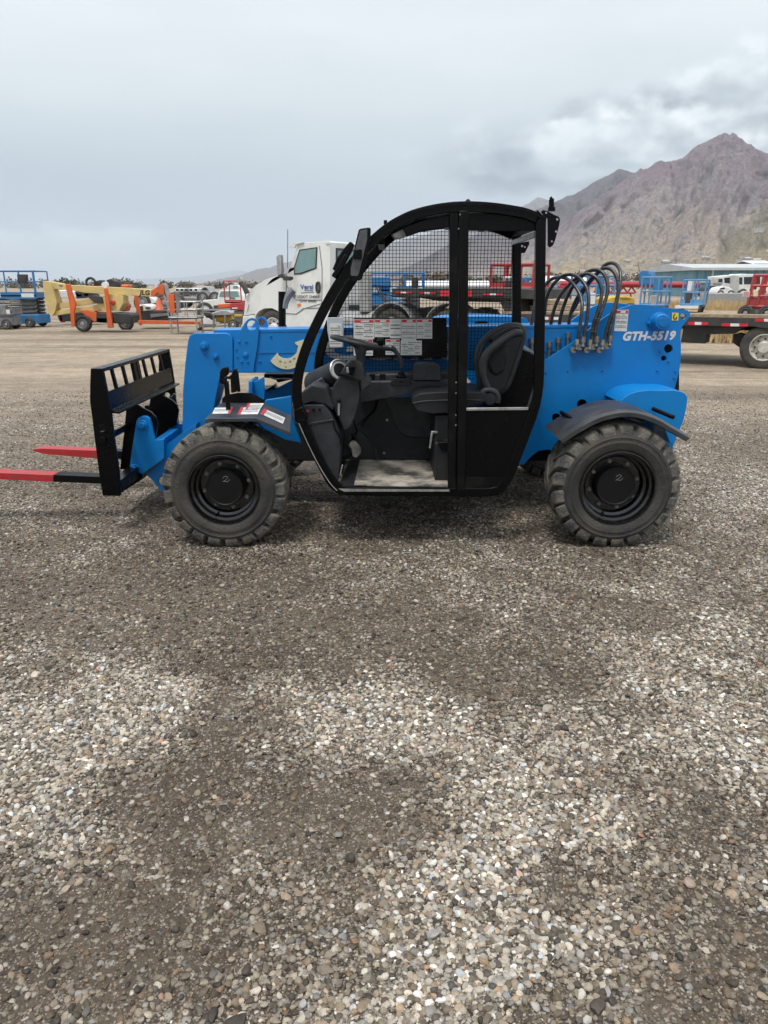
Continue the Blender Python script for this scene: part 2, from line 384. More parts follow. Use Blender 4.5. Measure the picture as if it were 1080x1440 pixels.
# ---- hood on the far side
ho = MB()
ho.prism(trace(sm2([(600, 470), (612, 452), (640, 446), (690, 445), (735, 447), (743, 452), (748, 470)], 3) + [(748, 560), (600, 560)], 5.66), (0, .58, 0))
ho.prism(trace([(745, 461), (830, 461), (830, 560), (745, 560)], 5.70), (0, .5, 0))
hood = ho.build('engine_hood', M_blue2, TH, bevel=.03, bseg=4)
hm = MB(); hm.prism(trace([(655, 456), (752, 456), (752, 459.5), (655, 459.5)], 5.655), (0, .03, 0)); hm.build('hood_ledge', M_blue2, hood, bevel=.002)
hh = MB(); hh.tube(trace([(668, 455.5), (672, 453), (683, 453), (686, 455)], 5.65), .01, 8); hh.build('hood_handle', M_satin, hood)
fh = MB(); fh.box(-.45, .75, 5.6, 6.2, .5, .98); fh.build('engine_cover', M_blue2, TH, bevel=.03)

# ---- rear plates
rp = [(690, 575), (700, 540), (720, 520), (752, 510)] + cr('E', [(150, 652), (240, 592), (320, 542), (365, 505), (440, 445), (520, 385), (600, 345), (650, 330), (690, 325), (745, 327), (800, 334), (900, 349), (960, 354), (985, 360), (1000, 376), (995, 398), (975, 425), (955, 452), (944, 480), (942, 510), (946, 570), (944, 640), (938, 700), (925, 755), (905, 830)]) + [(958, 562), (950, 600), (945, 640), (905, 600), (880, 594), (840, 600), (805, 618), (787, 640), (772, 632)] + [(757, 634), (746, 643), (737, 653), (700, 655), (690, 640)]
holes = [disc(*cr('E', [(957, 395)])[0], 4.3), disc(*cr('E', [(368, 908)])[0], 7.2), disc(*cr('E', [(217, 985)])[0], 6), disc(*cr('E', [(45, 1062)])[0], 6.5), disc(*cr('E', [(873, 583)])[0], 6.2), disc(*cr('E', [(845, 639)])[0], 3.8)]
pm = MB(); pm.prism(trace(rp, YP0), (0, .02, 0), [trace(h, YP0) for h in holes])
plate = pm.build('rear_side_plate', M_blue, TH, bevel=.003)
pm2 = MB(); pm2.prism(trace(rp, YP0), (0, .02, 0), [trace(holes[0], YP0)]); pm2.xform(Matrix.Translation((0, YP1 - YP0, 0)))
plate2 = pm2.build('rear_side_plate', M_blue, TH, bevel=.003)
iv = MB(); iv.prism(trace([(745, 560), (890, 560), (890, 475), (955, 475), (955, 490), (955, 560), (925, 600), (880, 592), (835, 600), (800, 620), (745, 640)], YP0 + .08), (0, .42, 0)); iv.build('rear_dark_core', M_void, TH)  # near-black block added between the plates so their holes read as dark interior
for (x, y, r) in ((825, 597, .010), (873, 655, .010), (808, 710, .010), (912, 715, .008), (905, 754, .008), (157, 722, .006), (143, 790, .006), (130, 838, .007)):
    bolt(P(*cr('E', [(x, y)])[0], YP0), r, plate, M_blue, h=.01)
for (x, y) in ((283, 719), (486, 716)): 
    b = MB(); b.cyl(P(*cr('E', [(x, y)])[0], YP0 + .001), .006, -.003, (0, 1, 0), 12); b.build('plug', M_ink, plate)
pc = P(*cr('E', [(812, 425)])[0], YP0)
pn = MB(); pn.lathe([(.062, 0), (.062, -.012), (.052, -.016), (.05, -.075), (.044, -.085), (.03, -.086), (.028, -.092), (.001, -.092)], pc, (0, 1, 0), 40)
pin = pn.build('boom_pivot_pin', M_blue, plate)
for a in (0.15, 3.3): bolt(pc + Vector((.062 * math.cos(a), 0, .062 * math.sin(a))), .014, pin, M_blue, h=.022)
# model number
t0, t1 = P(*cr('E', [(605, 534)])[0], YP0), P(*cr('E', [(912, 528)])[0], YP0)
t = text_mb('GTH-5519', .052, t0, (t1 - t0), (0.0, 0, 1), depth=.002, shear=.22, bold=.05, width=(t1 - t0).length)
t.build('model_number', M_white, plate, smooth=0)
def quad(mb, p, q, r_, s_): mb.add([p, q, r_, s_], [(0, 1, 2, 3)])
def sticker(corners, rows, parent, red=True, header=.16, name='warning_label', off=None, cols=1, pict=True, seed=1, plain=False):
    """corners: TL,TR,BR,BL 3-D points"""
    TL, TR, BR, BL = [Vector(c) for c in corners]
    n = (TR - TL).cross(BL - TL).normalized()
    if n.dot(CAM - TL) < 0: n = -n
    def q(u, v, d): return TL * (1 - u) * (1 - v) + TR * u * (1 - v) + BR * u * v + BL * (1 - u) * v + n * d
    b = MB(); b.add([q(0, 0, .0015), q(1, 0, .0015), q(1, 1, .0015), q(0, 1, .0015), q(0, 0, 0), q(1, 0, 0), q(1, 1, 0), q(0, 1, 0)], [(0, 1, 2, 3), (0, 4, 5, 1), (1, 5, 6, 2), (2, 6, 7, 3), (3, 7, 4, 0)])
    o = b.build(name, M_white, parent, smooth=0)
    rs = random.Random(seed)
    if red:
        h = MB(); h.add([q(.03, .03, .003), q(.97, .03, .003), q(.97, header, .003), q(.03, header, .003)], [(0, 1, 2, 3)]); h.build('header', M_red, o, smooth=0)
        if header > .08:
            w_ = MB(); w_.add([q(.36, .05, .0045), q(.75, .05, .0045), q(.75, header - .02, .0045), q(.36, header - .02, .0045)], [(0, 1, 2, 3)])
            w_.v[0] = tuple(q(.36, .065, .0045)); w_.build('header_word', M_white, o, smooth=0)
    k = MB(); top = header + .06 if red else .07
    for c in range(cols):
        u0, u1 = .06 + c * .9 / cols, .04 + (c + 1) * .9 / cols
        y = top
        for r_ in range(rows):
            hgt = (.93 - top) / rows
            if pict and (r_ + c) % 3 == 0 and rows > 3:
                for j in range(7):
                    uu, vv = rs.uniform(u0 + .05, u1 - .1), rs.uniform(y, y + hgt * 1.6); a, l = rs.uniform(0, 3), rs.uniform(.06, .16) / cols
                    du, dv = math.cos(a) * l, math.sin(a) * l * .6; t_ = .012
                    k.add([q(uu, vv, .003), q(uu + du, vv + dv, .003), q(uu + du + t_, vv + dv + t_, .003), q(uu + t_, vv + t_, .003)], [(0, 1, 2, 3)])
            else:
                x = u0
                while x < u1 - .04:
                    l = rs.uniform(.03, .10); e = min(x + l, u1); k.add([q(x, y + hgt * .25, .003), q(e, y + hgt * .25, .003), q(e, y + hgt * .6, .003), q(x, y + hgt * .6, .003)], [(0, 1, 2, 3)]); x = e + .02
            y += hgt
    if k.f: k.build('label_print', M_inkg, o, smooth=0)
    return o
def st2(k, x0, y0, x1, y1, Y, rows, parent, **kw):
    (a, b), (c, d) = cr(k, [(x0, y0), (x1, y1)]); return sticker([P(a, b, Y), P(c, b, Y), P(c, d, Y), P(a, d, Y)], rows, parent, **kw)
c4 = cr('E', [(566, 356), (640, 356), (628, 482), (554, 480)])
sticker([P(x, y, YP0 - .001) for x, y in c4], 10, plate, seed=3)
cy = cr('E', [(894, 372), (931, 374), (929, 419), (892, 418)])
o = sticker([P(x, y, YP0 - .001) for x, y in cy], 0, plate, red=False, name='hook_decal'); o.data.materials[0] = M_yel
hk = MB(); hk.tube(smooth_pts(trace([(912, 378), (903, 392), (904, 406), (914, 410), (921, 403), (917, 398)], YP0 - .004, 'E'), 3), .0035, 6); hk.build('hook_symbol', M_ink, o)

# ---- counterweight / rear bumper
cw = MB()
cwp = cr('F', [(585, 108), (600, 90), (650, 55), (700, 42), (760, 36), (850, 38), (905, 36), (950, 45), (975, 60), (985, 80), (980, 130), (965, 200), (950, 240), (925, 300), (905, 355), (880, 345), (840, 250), (760, 190), (640, 150)])
cw.prism(trace(cwp, 4.62), (0, .33, 0)); cw.prism(trace(cr('F', [(850, 60), (975, 70), (965, 200), (905, 350), (850, 280)]), 4.955 + .02), (0, .6, 0))
cwo = cw.build('counterweight', M_blue2, TH, bevel=.05, bseg=5)

# ---- rear fender (curved plastic sheet) : arc around the rear wheel
fo = cr('F', [(240, 330), (330, 270), (430, 215), (510, 185), (600, 168), (680, 170), (760, 190), (830, 220), (900, 262), (950, 290), (998, 318)])
fo = sm2(fo, 3); fm = MB(); n = len(fo); Yo, Yi = 4.215, 4.60
P0 = [P(x, y, Yo) for x, y in fo]
vs = []
for p in P0:
    dn = Vector((p.x - RWX, 0, p.z - WZ)).normalized()
    for (yy, rr) in ((Yo + .012, -.028), (Yo, -.024), (Yo, 0.0), (Yo + .02, .010), (Yo + .05, .014), (Yi, .016), (Yi, .006), (Yo + .03, .002), (Yo + .014, -.008)):
        q = p + dn * rr; vs.append((q.x, yy, q.z))
k = 9; fs = []
for i in range(n - 1):
    for j in range(k): fs.append((i * k + j, i * k + (j + 1) % k, (i + 1) * k + (j + 1) % k, (i + 1) * k + j))
fs += [tuple(range(k)), tuple((n - 1) * k + j for j in reversed(range(k)))]
fm.add(vs, fs); fen = fm.build('rear_fender', M_fend, TH, smooth=50)
br = MB()
for (x, y) in ((246, 165), (783, 145)):
    a = P(*cr('F', [(x, y)])[0], 4.60); b = P(*cr('F', [(x + 70, y + 45)])[0], 4.42) if x < 500 else P(*cr('F', [(x + 118, y + 50)])[0], 4.45)
    br.tube([a, b], .013, 12)
br.tube([P(*cr('F', [(640, 190)])[0], 4.5), P(*cr('F', [(720, 215)])[0], 4.9)], .012, 8)
br.tube([P(*cr('F', [(280, 290)])[0], 4.4), P(*cr('F', [(300, 240)])[0], 4.95)], .012, 8)
br.build('fender_bracket', M_satin, fen)
# ---- front fender (bent sheet with stickers)
def zat(px, py, Y): return P(px, py, Y)
Yo, Yi = 4.24, 4.70
out2 = cr('G', [(213, 628), (245, 615), (625, 612), (900, 728)]); in2 = cr('G', [(330, 500), (352, 490), (690, 492), (905, 590)])
Op = [P(x, y, Yo) for x, y in out2]; Ip = [P(x, y, Yi) for x, y in in2]
ff = MB(); vs = []
for a, b in zip(Op, Ip):
    vs += [a, b, b - Vector((0, 0, .008)), a + Vector((0, .006, -.008)), a + Vector((0, 0.004, -.022)), a + Vector((0, 0, -.022))]
fs = []
for i in range(3):
    for j in range(6): fs.append((i * 6 + j, i * 6 + (j + 1) % 6, (i + 1) * 6 + (j + 1) % 6, (i + 1) * 6 + j))
fs += [tuple(range(6)), tuple(18 + j for j in reversed(range(6)))]
ff.add(vs, fs); ffo = ff.build('front_fender', M_fend, TH, bevel=.002)
fl = MB(); fl.prism(trace([(352, 490), (355, 455), (385, 430), (440, 420), (480, 412), (580, 415), (610, 425), (690, 468), (695, 495)], Yi, 'G'), (0, .012, 0)); fl.build('fender_flap', M_satin, ffo)
fb = MB(); fb.box(Op[1].x + .04, Op[1].x + .10, 4.45, 4.95, Op[1].z - .06, Op[1].z - .03); fb.prism(trace([(525, 635), (550, 635), (550, 665), (525, 665)], 4.45, 'G'), (0, .3, 0)); fb.build('fender_bracket', M_blue, ffo)
def onf(seg, px, py):    # pixel onto fender plane of a segment
    n_ = (Op[seg + 1] - Op[seg]).cross(Ip[seg] - Op[seg]).normalized()
    return PP(px, py, Op[seg] + Vector((0, 0, .0015)), n_)
for seg, c, sd in ((1, [(298, 532), (440, 530), (420, 578), (276, 580)], 4), (1, [(562, 498), (690, 496), (655, 545), (540, 545)], 5), (1, [(505, 530), (665, 530), (640, 583), (478, 585)], 6), (2, [(690, 540), (858, 612), (840, 660), (660, 578)], 7)):
    cc = cr('G', c); q = [onf(seg, x, y) for x, y in cc]
    o = sticker(q, 4, ffo, red=False, seed=sd, name='warning_label')
    n_ = (q[1] - q[0]).cross(q[3] - q[0]).normalized(); n_ = -n_ if n_.z < 0 else n_
    e = MB(); lo = (.86, 1.0) if sd == 4 else (0, .14)
    a = q[0].lerp(q[1], lo[0]); b = q[0].lerp(q[1], lo[1]); c_ = q[3].lerp(q[2], lo[1]); d_ = q[3].lerp(q[2], lo[0])
    e.add([p + n_ * .0035 for p in (a, b, c_, d_)], [(0, 1, 2, 3)]); e.build('header', M_red, o, smooth=0)
# mirror / work light brackets standing on the front fender
lb = MB()
lb.ribbon(trace([(385, 320), (392, 400), (400, 520), (405, 600)], 4.45, 'G'), .026, 4.47)
lb.tube(trace([(385, 325), (380, 300), (392, 288), (412, 292), (440, 270), (455, 225)], 4.46, 'G'), .010, 8)
lbo = lb.build('light_bracket', M_satin, TH, bevel=.003)
lb2 = MB(); lb2.ribbon(trace([(455, 222), (470, 260), (478, 330), (486, 405)], 4.60, 'G'), .020, 4.62); lb2.build('light_bracket', M_satin, TH, bevel=.003)
lp = MB(); lp.prism(trace([(330, 335), (335, 240), (350, 215), (400, 205), (402, 265), (375, 290), (372, 345)], 4.7, 'G'), (0, .04, 0))
lp.prism(trace([(425, 415), (418, 290), (450, 228), (468, 225), (470, 405)], 4.64, 'G'), (0, .02, 0)); lp.build('bracket_plate', M_satin, TH, bevel=.008)  # thin black triangular bracket plates

# ---- fork carriage
YF0, YF1 = 4.50, 5.93
cgk = []
ep = [(48, 250), (155, 250), (205, 500), (232, 640), (243, 740), (262, 900), (303, 1180), (320, 1395), (318, 1425), (160, 1420), (130, 1250), (85, 900), (65, 730), (42, 560), (42, 400)]
hole = disc(152, 800, 33)
def shift(poly3, Y): return [Vector((p.x, Y, p.z)) for p in poly3]
e3 = trace(ep, YF0, 'J')
m1 = MB(); m1.prism(e3, (0, .03, 0), [trace(hole, YF0, 'J')]); cgk.append(m1.build('end_plate', M_black, None, bevel=.003))
def NP(x, y, Y=YF0): p = P(*cr('J', [(x, y)])[0], YF0); return Vector((p.x, Y, p.z))
m2 = MB(); m2.prism(shift([e3[i] for i in range(len(e3))], YF1), (0, .03, 0), [shift(trace(hole, YF0, 'J'), YF1)]); cgk.append(m2.build('end_plate', M_black, None, bevel=.003))
fc = MB()
a, b = NP(48, 250), NP(155, 250)
RY = YF0 + .031
fc.box(a.x, b.x, YF0 + .03, YF1, a.z - .022, a.z - .001)
# lower rail of the load guard, shelf and tubes
p1, p2 = NP(150, 470), NP(232, 650)
fc.prism([NP(170, 470), NP(192, 470), NP(225, 640), NP(203, 640)], (0, YF1 - YF0, 0)) if False else fc.prism([NP(170, 470, RY), NP(192, 470, RY), NP(225, 640, RY), NP(203, 640, RY)], (0, YF1 - RY - .001, 0))
fc.prism([NP(205, 645, RY), NP(300, 655, RY), NP(300, 675, RY), NP(205, 668, RY)], (0, YF1 - RY - .001, 0))
c0 = NP(172, 900); fc.tube([(c0.x, YF0 + .032, c0.z), (c0.x, YF1 + .05, c0.z)], .022, 14)
fc.prism([NP(200, 1290, RY), NP(312, 1290, RY), NP(314, 1400, RY), NP(200, 1400, RY)], (0, YF1 - RY - .001, 0))
gx = NP(165, 905); fc.tube([(gx.x, YF0 - .015, gx.z), (gx.x, YF0 + .04, gx.z)], .02, 12)
cg = fc.build('fork_carriage', M_black, TH, bevel=.002)
for i, f in enumerate((.13, .27, .42, .47, .57, .71, .85)):
    Y = YF0 + (YF1 - YF0) * f; w = .055 if i in (2, 3) else .035
    s_ = MB(); s_.prism([NP(112, 262, Y), NP(136, 262, Y), NP(196, 490, Y), NP(172, 490, Y)] if i not in (2, 3) else [NP(100, 262, Y), NP(136, 262, Y), NP(215, 620, Y), NP(180, 620, Y)], (0, w, 0))
    cgk.append(s_.build('guard_bar', M_black, None, bevel=.002))
for Y in (4.93, 5.46):     # bracket plates that take the hinge
    s_ = MB()
    if True:
        pl = [(205, 525), (330, 530), (480, 590), (600, 650), (650, 700), (665, 760), (655, 830), (640, 910), (560, 930), (420, 1180), (318, 1180), (360, 800), (375, 640), (230, 620)]
        s_.prism([P(*cr('J', [q])[0], 4.93) + Vector((0, Y - 4.93, 0)) for q in pl], (0, .025, 0))
    else:
        continue
    cgk.append(s_.build('hinge_bracket', M_black, None, bevel=.002))
lw = MB(); lw.prism(trace([(300, 1240), (420, 1180), (525, 1220), (525, 1270), (320, 1400)], 4.9, 'J'), (0, .6, 0)); cgk.append(lw.build('lower_rail', M_black, None, bevel=.002))
# tines
for nm, Y, top, bot, xs in (('fork', 4.74, [(-260, 651), (-120, 660), (142, 670.5)], [(142, 680.3), (75, 677.8), (-120, 668), (-260, 655)], 75), ('fork', 5.53, [(46, 632), (60, 630.5), (204, 636)], [(204, 646), (137, 645), (62, 638.5), (46, 634)], 141)):
    def half(poly, x0, x1):
        out = []
        for i in range(len(poly)):
            a, b = poly[i], poly[(i + 1) % len(poly)]
            ina, inb = x0 <= a[0] <= x1, x0 <= b[0] <= x1
            if ina: out.append(a)
            for xx in (x0, x1):
                if (a[0] - xx) * (b[0] - xx) < 0:
                    t_ = (xx - a[0]) / (b[0] - a[0]); out.append((xx, a[1] + (b[1] - a[1]) * t_))
        return out
    poly = top + bot; s_ = MB(); s_.prism(trace(half(poly, xs, 400), Y), (0, .1, 0)); cgk.append(s_.build('fork', M_satin, None, bevel=.003))
    r_ = MB(); r_.prism(trace(half(poly, -400, xs - .01), Y), (0, .1, 0)); cgk.append(r_.build('painted_fork_tip', M_red_f, None, bevel=.003))
    xr = P(142 if Y < 5 else 204, 676 if Y < 5 else 640, Y)
    k_ = MB(); k_.box(xr.x + .03, xr.x + .07, Y, Y + .1, xr.z - .03, NP(0, 890).z + .04); cgk.append(k_.build('fork_shank', M_satin, None, bevel=.003))
for c_ in cgk: c_.parent = cg
# blue hinge arms that hold the carriage
hg = MB()
hp = [(470, 740), (485, 710), (520, 690), (560, 690), (590, 710), (605, 750), (640, 910), (720, 905), (728, 1075), (690, 1105), (560, 1200), (520, 1230), (460, 1232), (425, 1215), (408, 1170), (425, 1020)]
for Y in (4.90, 5.50): hg.prism([p + Vector((0, Y - 4.90, 0)) for p in trace(hp, 4.90, 'J')], (0, .03, 0))
hg.box(P(*cr('J', [(560, 900)])[0], 4.9).x, P(*cr('J', [(640, 900)])[0], 4.9).x, 4.93, 5.5, P(0, 640, 4.9).z, P(0, 625, 4.9).z)
hgo = hg.build('hinge_arm', M_blue, TH, bevel=.003)
for (x, y) in ((528, 770), (462, 1175)): bolt(P(*cr('J', [(x, y)])[0], 4.90), .034, hgo, M_blue, h=.03, name='pin')
lk = MB()
lk.prism(trace([(735, 960), (900, 842), (1020, 760), (1020, 1080), (740, 1080)], 5.0, 'J'), (0, .40, 0))
lk.prism(trace([(560, 1230), (690, 1110), (735, 1075), (900, 1050), (960, 1200), (900, 1370), (800, 1390), (730, 1385), (680, 1360), (650, 1320), (600, 1260)], 4.95, 'J'), (0, .025, 0), [trace(disc(720, 1290, 50), 4.95, 'J')])
lk.prism([p + Vector((0, .5, 0)) for p in trace([(560, 1230), (690, 1110), (735, 1075), (900, 1050), (960, 1200), (900, 1370), (800, 1390), (730, 1385), (680, 1360), (650, 1320), (600, 1260)], 4.95, 'J')], (0, .025, 0), [[p + Vector((0, .5, 0)) for p in trace(disc(720, 1290, 50), 4.95, 'J')]])
lk.build('tilt_link', M_blue, TH, bevel=.003)
ph = MB(); ph.tube(smooth_pts(trace([(825, 485), (800, 520), (750, 540), (700, 560)], 5.6, 'J'), 4), .012, 8); ph.build('hydraulic_hose', M_hose, TH)
# ================================================================== CAB
def wpx(w, Y, z=1.2): return w / pxm(Y, z)
# near side frame (closed loop): roof arc, A-pillar, sill, rear post
loop = [(766, 312), (764, 309)]
top_arc = [(761, 309), (745, 302), (733, 298.5), (710, 294.5), (690, 292), (665, 290.5), (640, 291), (618, 293.5), (600, 297), (582, 302), (566, 309), (550, 318), (536, 328.5), (522, 341), (508, 356), (494, 373), (480, 393), (467, 414), (455, 436), (444, 458), (434, 480), (426, 502), (420, 524), (417, 545), (418, 566), (424, 590), (434, 616), (447, 644), (462, 672)]
bot = [(470, 683), (482, 690), (500, 691), (560, 692), (632, 692.5), (690, 692.5)]
rear = [(706, 686), (716, 670), (728, 640), (741, 606), (752, 575), (758, 540), (759.5, 480), (760, 420), (760.5, 370), (761, 330)]
cl = sm2(top_arc, 3) + sm2([(462, 672)] + bot + [(706, 686)], 3)[1:-1] + sm2(rear, 3)
cf = MB(); w0 = wpx(13.5, YC0)
cf.ribbon([P(x, y, YC0) for x, y in cl], w0, YC0 + .045, closed=True)
cab = cf.build('cab_frame', M_black, TH, bevel=.009, bseg=3)
# far side frame
far_cl = sm2([(452, 560), (449, 535), (448, 510), (453, 485), (462, 460), (474, 430), (491, 400), (507, 379), (531, 351), (553, 331), (578, 322), (605, 317), (640, 313.5), (670, 314), (700, 321), (722, 330)], 4)
ff_ = MB(); ff_.ribbon([P(x, y, YC1) for x, y in far_cl], wpx(12.5, YC1), YC1 + .045)
ff_.ribbon([P(727, 326, YC1), P(727, 470, YC1), P(727, 560, YC1)], wpx(12.5, YC1), YC1 + .045)
ff_.ribbon([P(641, 314, YC1), P(640, 560, YC1)], .03, YC1 + .04)
ff_.bar(P(452, 540, YC1 + .02), P(452, 600, YC1 + .02), .04, .04)
ff_.build('far_frame', M_black, cab, bevel=.008)
# roof skin between near and far, following the arc
ra = sm2([(768, 306), (764, 304), (745, 297.5), (733, 294), (710, 290), (690, 287.3), (665, 285.5), (640, 286), (618, 288.5), (600, 292), (582, 297), (566, 303.5), (550, 312.5), (538, 322), (526, 332)], 3)
rf = MB(); A = [P(x, y, YC0 - .004) for x, y in ra]; n = len(A); vs = []
for p in A:
    for (yy, dz) in ((YC0 - .006, -.012), (YC0 - .006, 0), (YC0 + .03, .012), (YC1 + .02, .012), (YC1 + .06, 0), (YC1 + .06, -.012), (YC0 + .03, -.004)):
        vs.append((p.x, yy, p.z + dz))
fs = []
for i in range(n - 1):
    for j in range(7): fs.append((i * 7 + j, i * 7 + (j + 1) % 7, (i + 1) * 7 + (j + 1) % 7, (i + 1) * 7 + j))
fs += [tuple(range(7)), tuple((n - 1) * 7 + j for j in reversed(range(7)))]
rf.add(vs, fs); roof = rf.build('roof', M_satin, cab, smooth=40)
xb = MB()
for (x, y) in ((756, 312), (536, 334), (645, 300), (700, 303)):
    p = P(x, y, YC0 + .04); xb.box(p.x - .02, p.x + .02, YC0 + .04, YC1, p.z - .035, p.z)
p = P(705, 300, YC0 + .03); xb.box(P(655, 300, YC0).x, P(756, 300, YC0).x, YC0 + .02, YC0 + .04, P(0, 324, YC0).z, p.z)
xb.prism([P(566, 320, YC0 + .012), P(600, 308, YC0 + .012), P(632, 302, YC0 + .012), P(632, 319, YC0 + .012), P(600, 323, YC0 + .012), P(572, 333, YC0 + .012)], (0, .02, 0))
xb.build('roof_crossbar', M_satin, cab, bevel=.004)
sb = MB(); sb.bar(P(722, 341, YC1), P(753, 330, YC0 + .04), .02, .03); sb.build('rear_crossbar', M_silver, cab, bevel=.003)
gh = MB(); gh.tube(smooth_pts(trace([(772, 240), (830, 195), (900, 178), (1000, 165), (1035, 163)], YC0 + .06, 'B'), 3), .009, 8); gh.build('grab_rail', M_satin, cab)
il = MB(); il.prism(trace([(672, 268), (740, 232), (776, 225), (778, 275), (760, 285), (700, 300)], YC0 + .10, 'B'), (0, .08, 0)); il.build('cab_light', M_silver, cab, bevel=.006)
# centre posts
pst = MB()
pst.ribbon([P(638.7, 296, YC0 + .003), P(638.2, 420, YC0 + .003), P(636.5, 560, YC0 + .003), P(635.8, 690, YC0 + .003)], [wpx(12, YC0)] * 4, YC0 + .05)
pst.ribbon([P(652.5, 296, YC0 - .003), P(652, 420, YC0 - .003), P(650.3, 560, YC0 - .003), P(648, 690, YC0 - .003)], [wpx(13, YC0)] * 4, YC0 + .05)
cpost = pst.build('centre_post', M_satin, cab, bevel=.006)
for (x, y) in ((647, 302), (645, 322), (641.5, 538), (641.3, 553), (641, 584), (641, 598)): sc_ = MB(); sc_.sphere(P(x, y, YC0 - .004), .005, 8, 6, (1, .5, 1)); sc_.build('screw', M_steel, cab)
# rear lower panel and sill
lp_ = MB(); lp_.prism([P(x, y, YC0 + .012) for x, y in [(646, 575), (752, 573), (744, 598), (729, 640), (716, 668), (705, 686), (696, 690), (644, 690)]], (0, .014, 0))
lpan = lp_.build('lower_panel', M_black, cab, bevel=.002)
rb_ = MB(); rb_.prism([P(x, y, YC0 + .006) for x, y in [(645, 671), (712, 672), (704, 686), (694, 691), (645, 691)]], (0, .008, 0)); rb_.build('kick_strip', M_satin, cab, bevel=.002)
sl = MB(); sl.bar(P(648, 575.5, YC0 + .006), P(743, 574.5, YC0 + .006), .012, .016); sl.build('window_sill', M_silver, cab, bevel=.002)
dg = MB(); dg.bar(P(742, 574, YC0 + .02), P(751, 546, YC0 + .02), .012, .012); dg.bar(P(713, 672, YC0 + .008), P(741, 598, YC0 + .008), .006, .006); dg.build('edge_trim', M_fend, cab)
ls = MB(); ls.prism([P(x, y, YC0 - .004) for x, y in [(476, 687.3), (632, 688.6), (632, 691.2), (484, 691.4)]], (0, .02, 0)); ls.tube([P(x, y, YC0 - .001) for x, y in sm2([(420, 595), (432, 622), (447, 652), (463, 678), (474, 690)], 3)], .003, 6); ls.build('door_sill', M_silver, cab)
hgp = MB(); hgp.prism(trace([(18, 640), (95, 600), (142, 680), (140, 745), (95, 768), (30, 740)], YC0 - .002, 'K'), (0, .05, 0)); hgp.build('door_hinge', M_black, cab, bevel=.006)
# wire mesh
def mesh_screen(poly, Y, name):
    pts = [P(x, y, Y) for x, y in poly]; xs = [p.x for p in pts]; zs = [p.z for p in pts]
    mb = MB(); s = .0222; t = .0022
    def spans(val, axis):
        c = []
        for i in range(len(pts)):
            a, b = pts[i], pts[(i + 1) % len(pts)]
            u0, u1 = (a.x, b.x) if axis == 'x' else (a.z, b.z); v0, v1 = (a.z, b.z) if axis == 'x' else (a.x, b.x)
            if (u0 - val) * (u1 - val) < 0: c.append(v0 + (v1 - v0) * (val - u0) / (u1 - u0))
        c.sort(); return list(zip(c[::2], c[1::2]))
    x = min(xs) + s / 2
    while x < max(xs):
        for a, b in spans(x, 'x'): mb.tube([(x, Y, a), (x, Y, b)], t, 4, caps=False, ph=.785)
        x += s
    z = min(zs) + s / 2
    while z < max(zs):
        for a, b in spans(z, 'z'): mb.tube([(a, Y + .003, z), (b, Y + .003, z)], t, 4, caps=False, ph=.785)
        z += s
    return mb.build(name, M_satin, cab, smooth=0)
mesh_screen([(448, 535), (452, 492), (466, 458), (480, 425), (497, 396), (520, 366), (553, 336), (580, 325), (610, 320), (640, 317), (640, 535)], YC1 + .02, 'mesh_screen')
mesh_screen([(641, 317), (665, 317), (700, 324), (722, 333), (722, 535), (641, 535)], YC1 + .02, 'mesh_screen')
# label board
lbm = MB(); lbm.prism([P(x, y, YC1 - .012) for x, y in [(497, 447.5), (628, 446.5), (629, 503), (497, 503)]], (0, .012, 0)); board = lbm.build('label_board', M_black, cab, bevel=.002)
YL = YC1 - .0135
for i, (x0, y0, x1, y1, rows, cols, red) in enumerate(((438, 806, 568, 930, 7, 2, 1), (570, 806, 668, 918, 7, 2, 1), (668, 803, 738, 926, 5, 1, 0), (740, 803, 834, 940, 8, 1, 1), (836, 803, 935, 928, 7, 2, 1), (640, 932, 729, 1030, 6, 2, 1), (735, 940, 869, 1032, 6, 3, 0), (438, 932, 560, 1035, 5, 1, 1))):
    st2('B', x0, y0, x1, y1, YL, rows, board, cols=cols, red=bool(red), seed=20 + i)
# document holder bag at left
bgm = mat('clear_plastic_bag', (0.45, 0.5, 0.55), 0.15, var=.2)
db = MB(); db.prism(trace([(268, 795), (370, 793), (375, 850), (372, 985), (290, 990), (272, 880)], YC1 - .05, 'B'), (0, .02, 0)); dbo = db.build('document_pouch', bgm, cab, bevel=.004)
st2('B', 285, 830, 362, 978, YC1 - .052, 9, dbo, red=False, seed=40)

# ---- interior plastics
fl = MB(); zf = .372
fl.box(P(478, 688, 4.3).x, P(622, 688, 4.3).x + .3, YC0 + .03, YC1, zf - .02, zf)
floor_ = fl.build('floor_mat', M_floor, cab, bevel=.003)
fe = MB(); fe.prism([PG(476, 684, zf + .003), PG(497, 684, zf + .003), PG(506, 647, zf + .003), PG(492, 647, zf + .003)], (0, 0, .004)); fe.build('floor_edge', M_plasd, floor_)
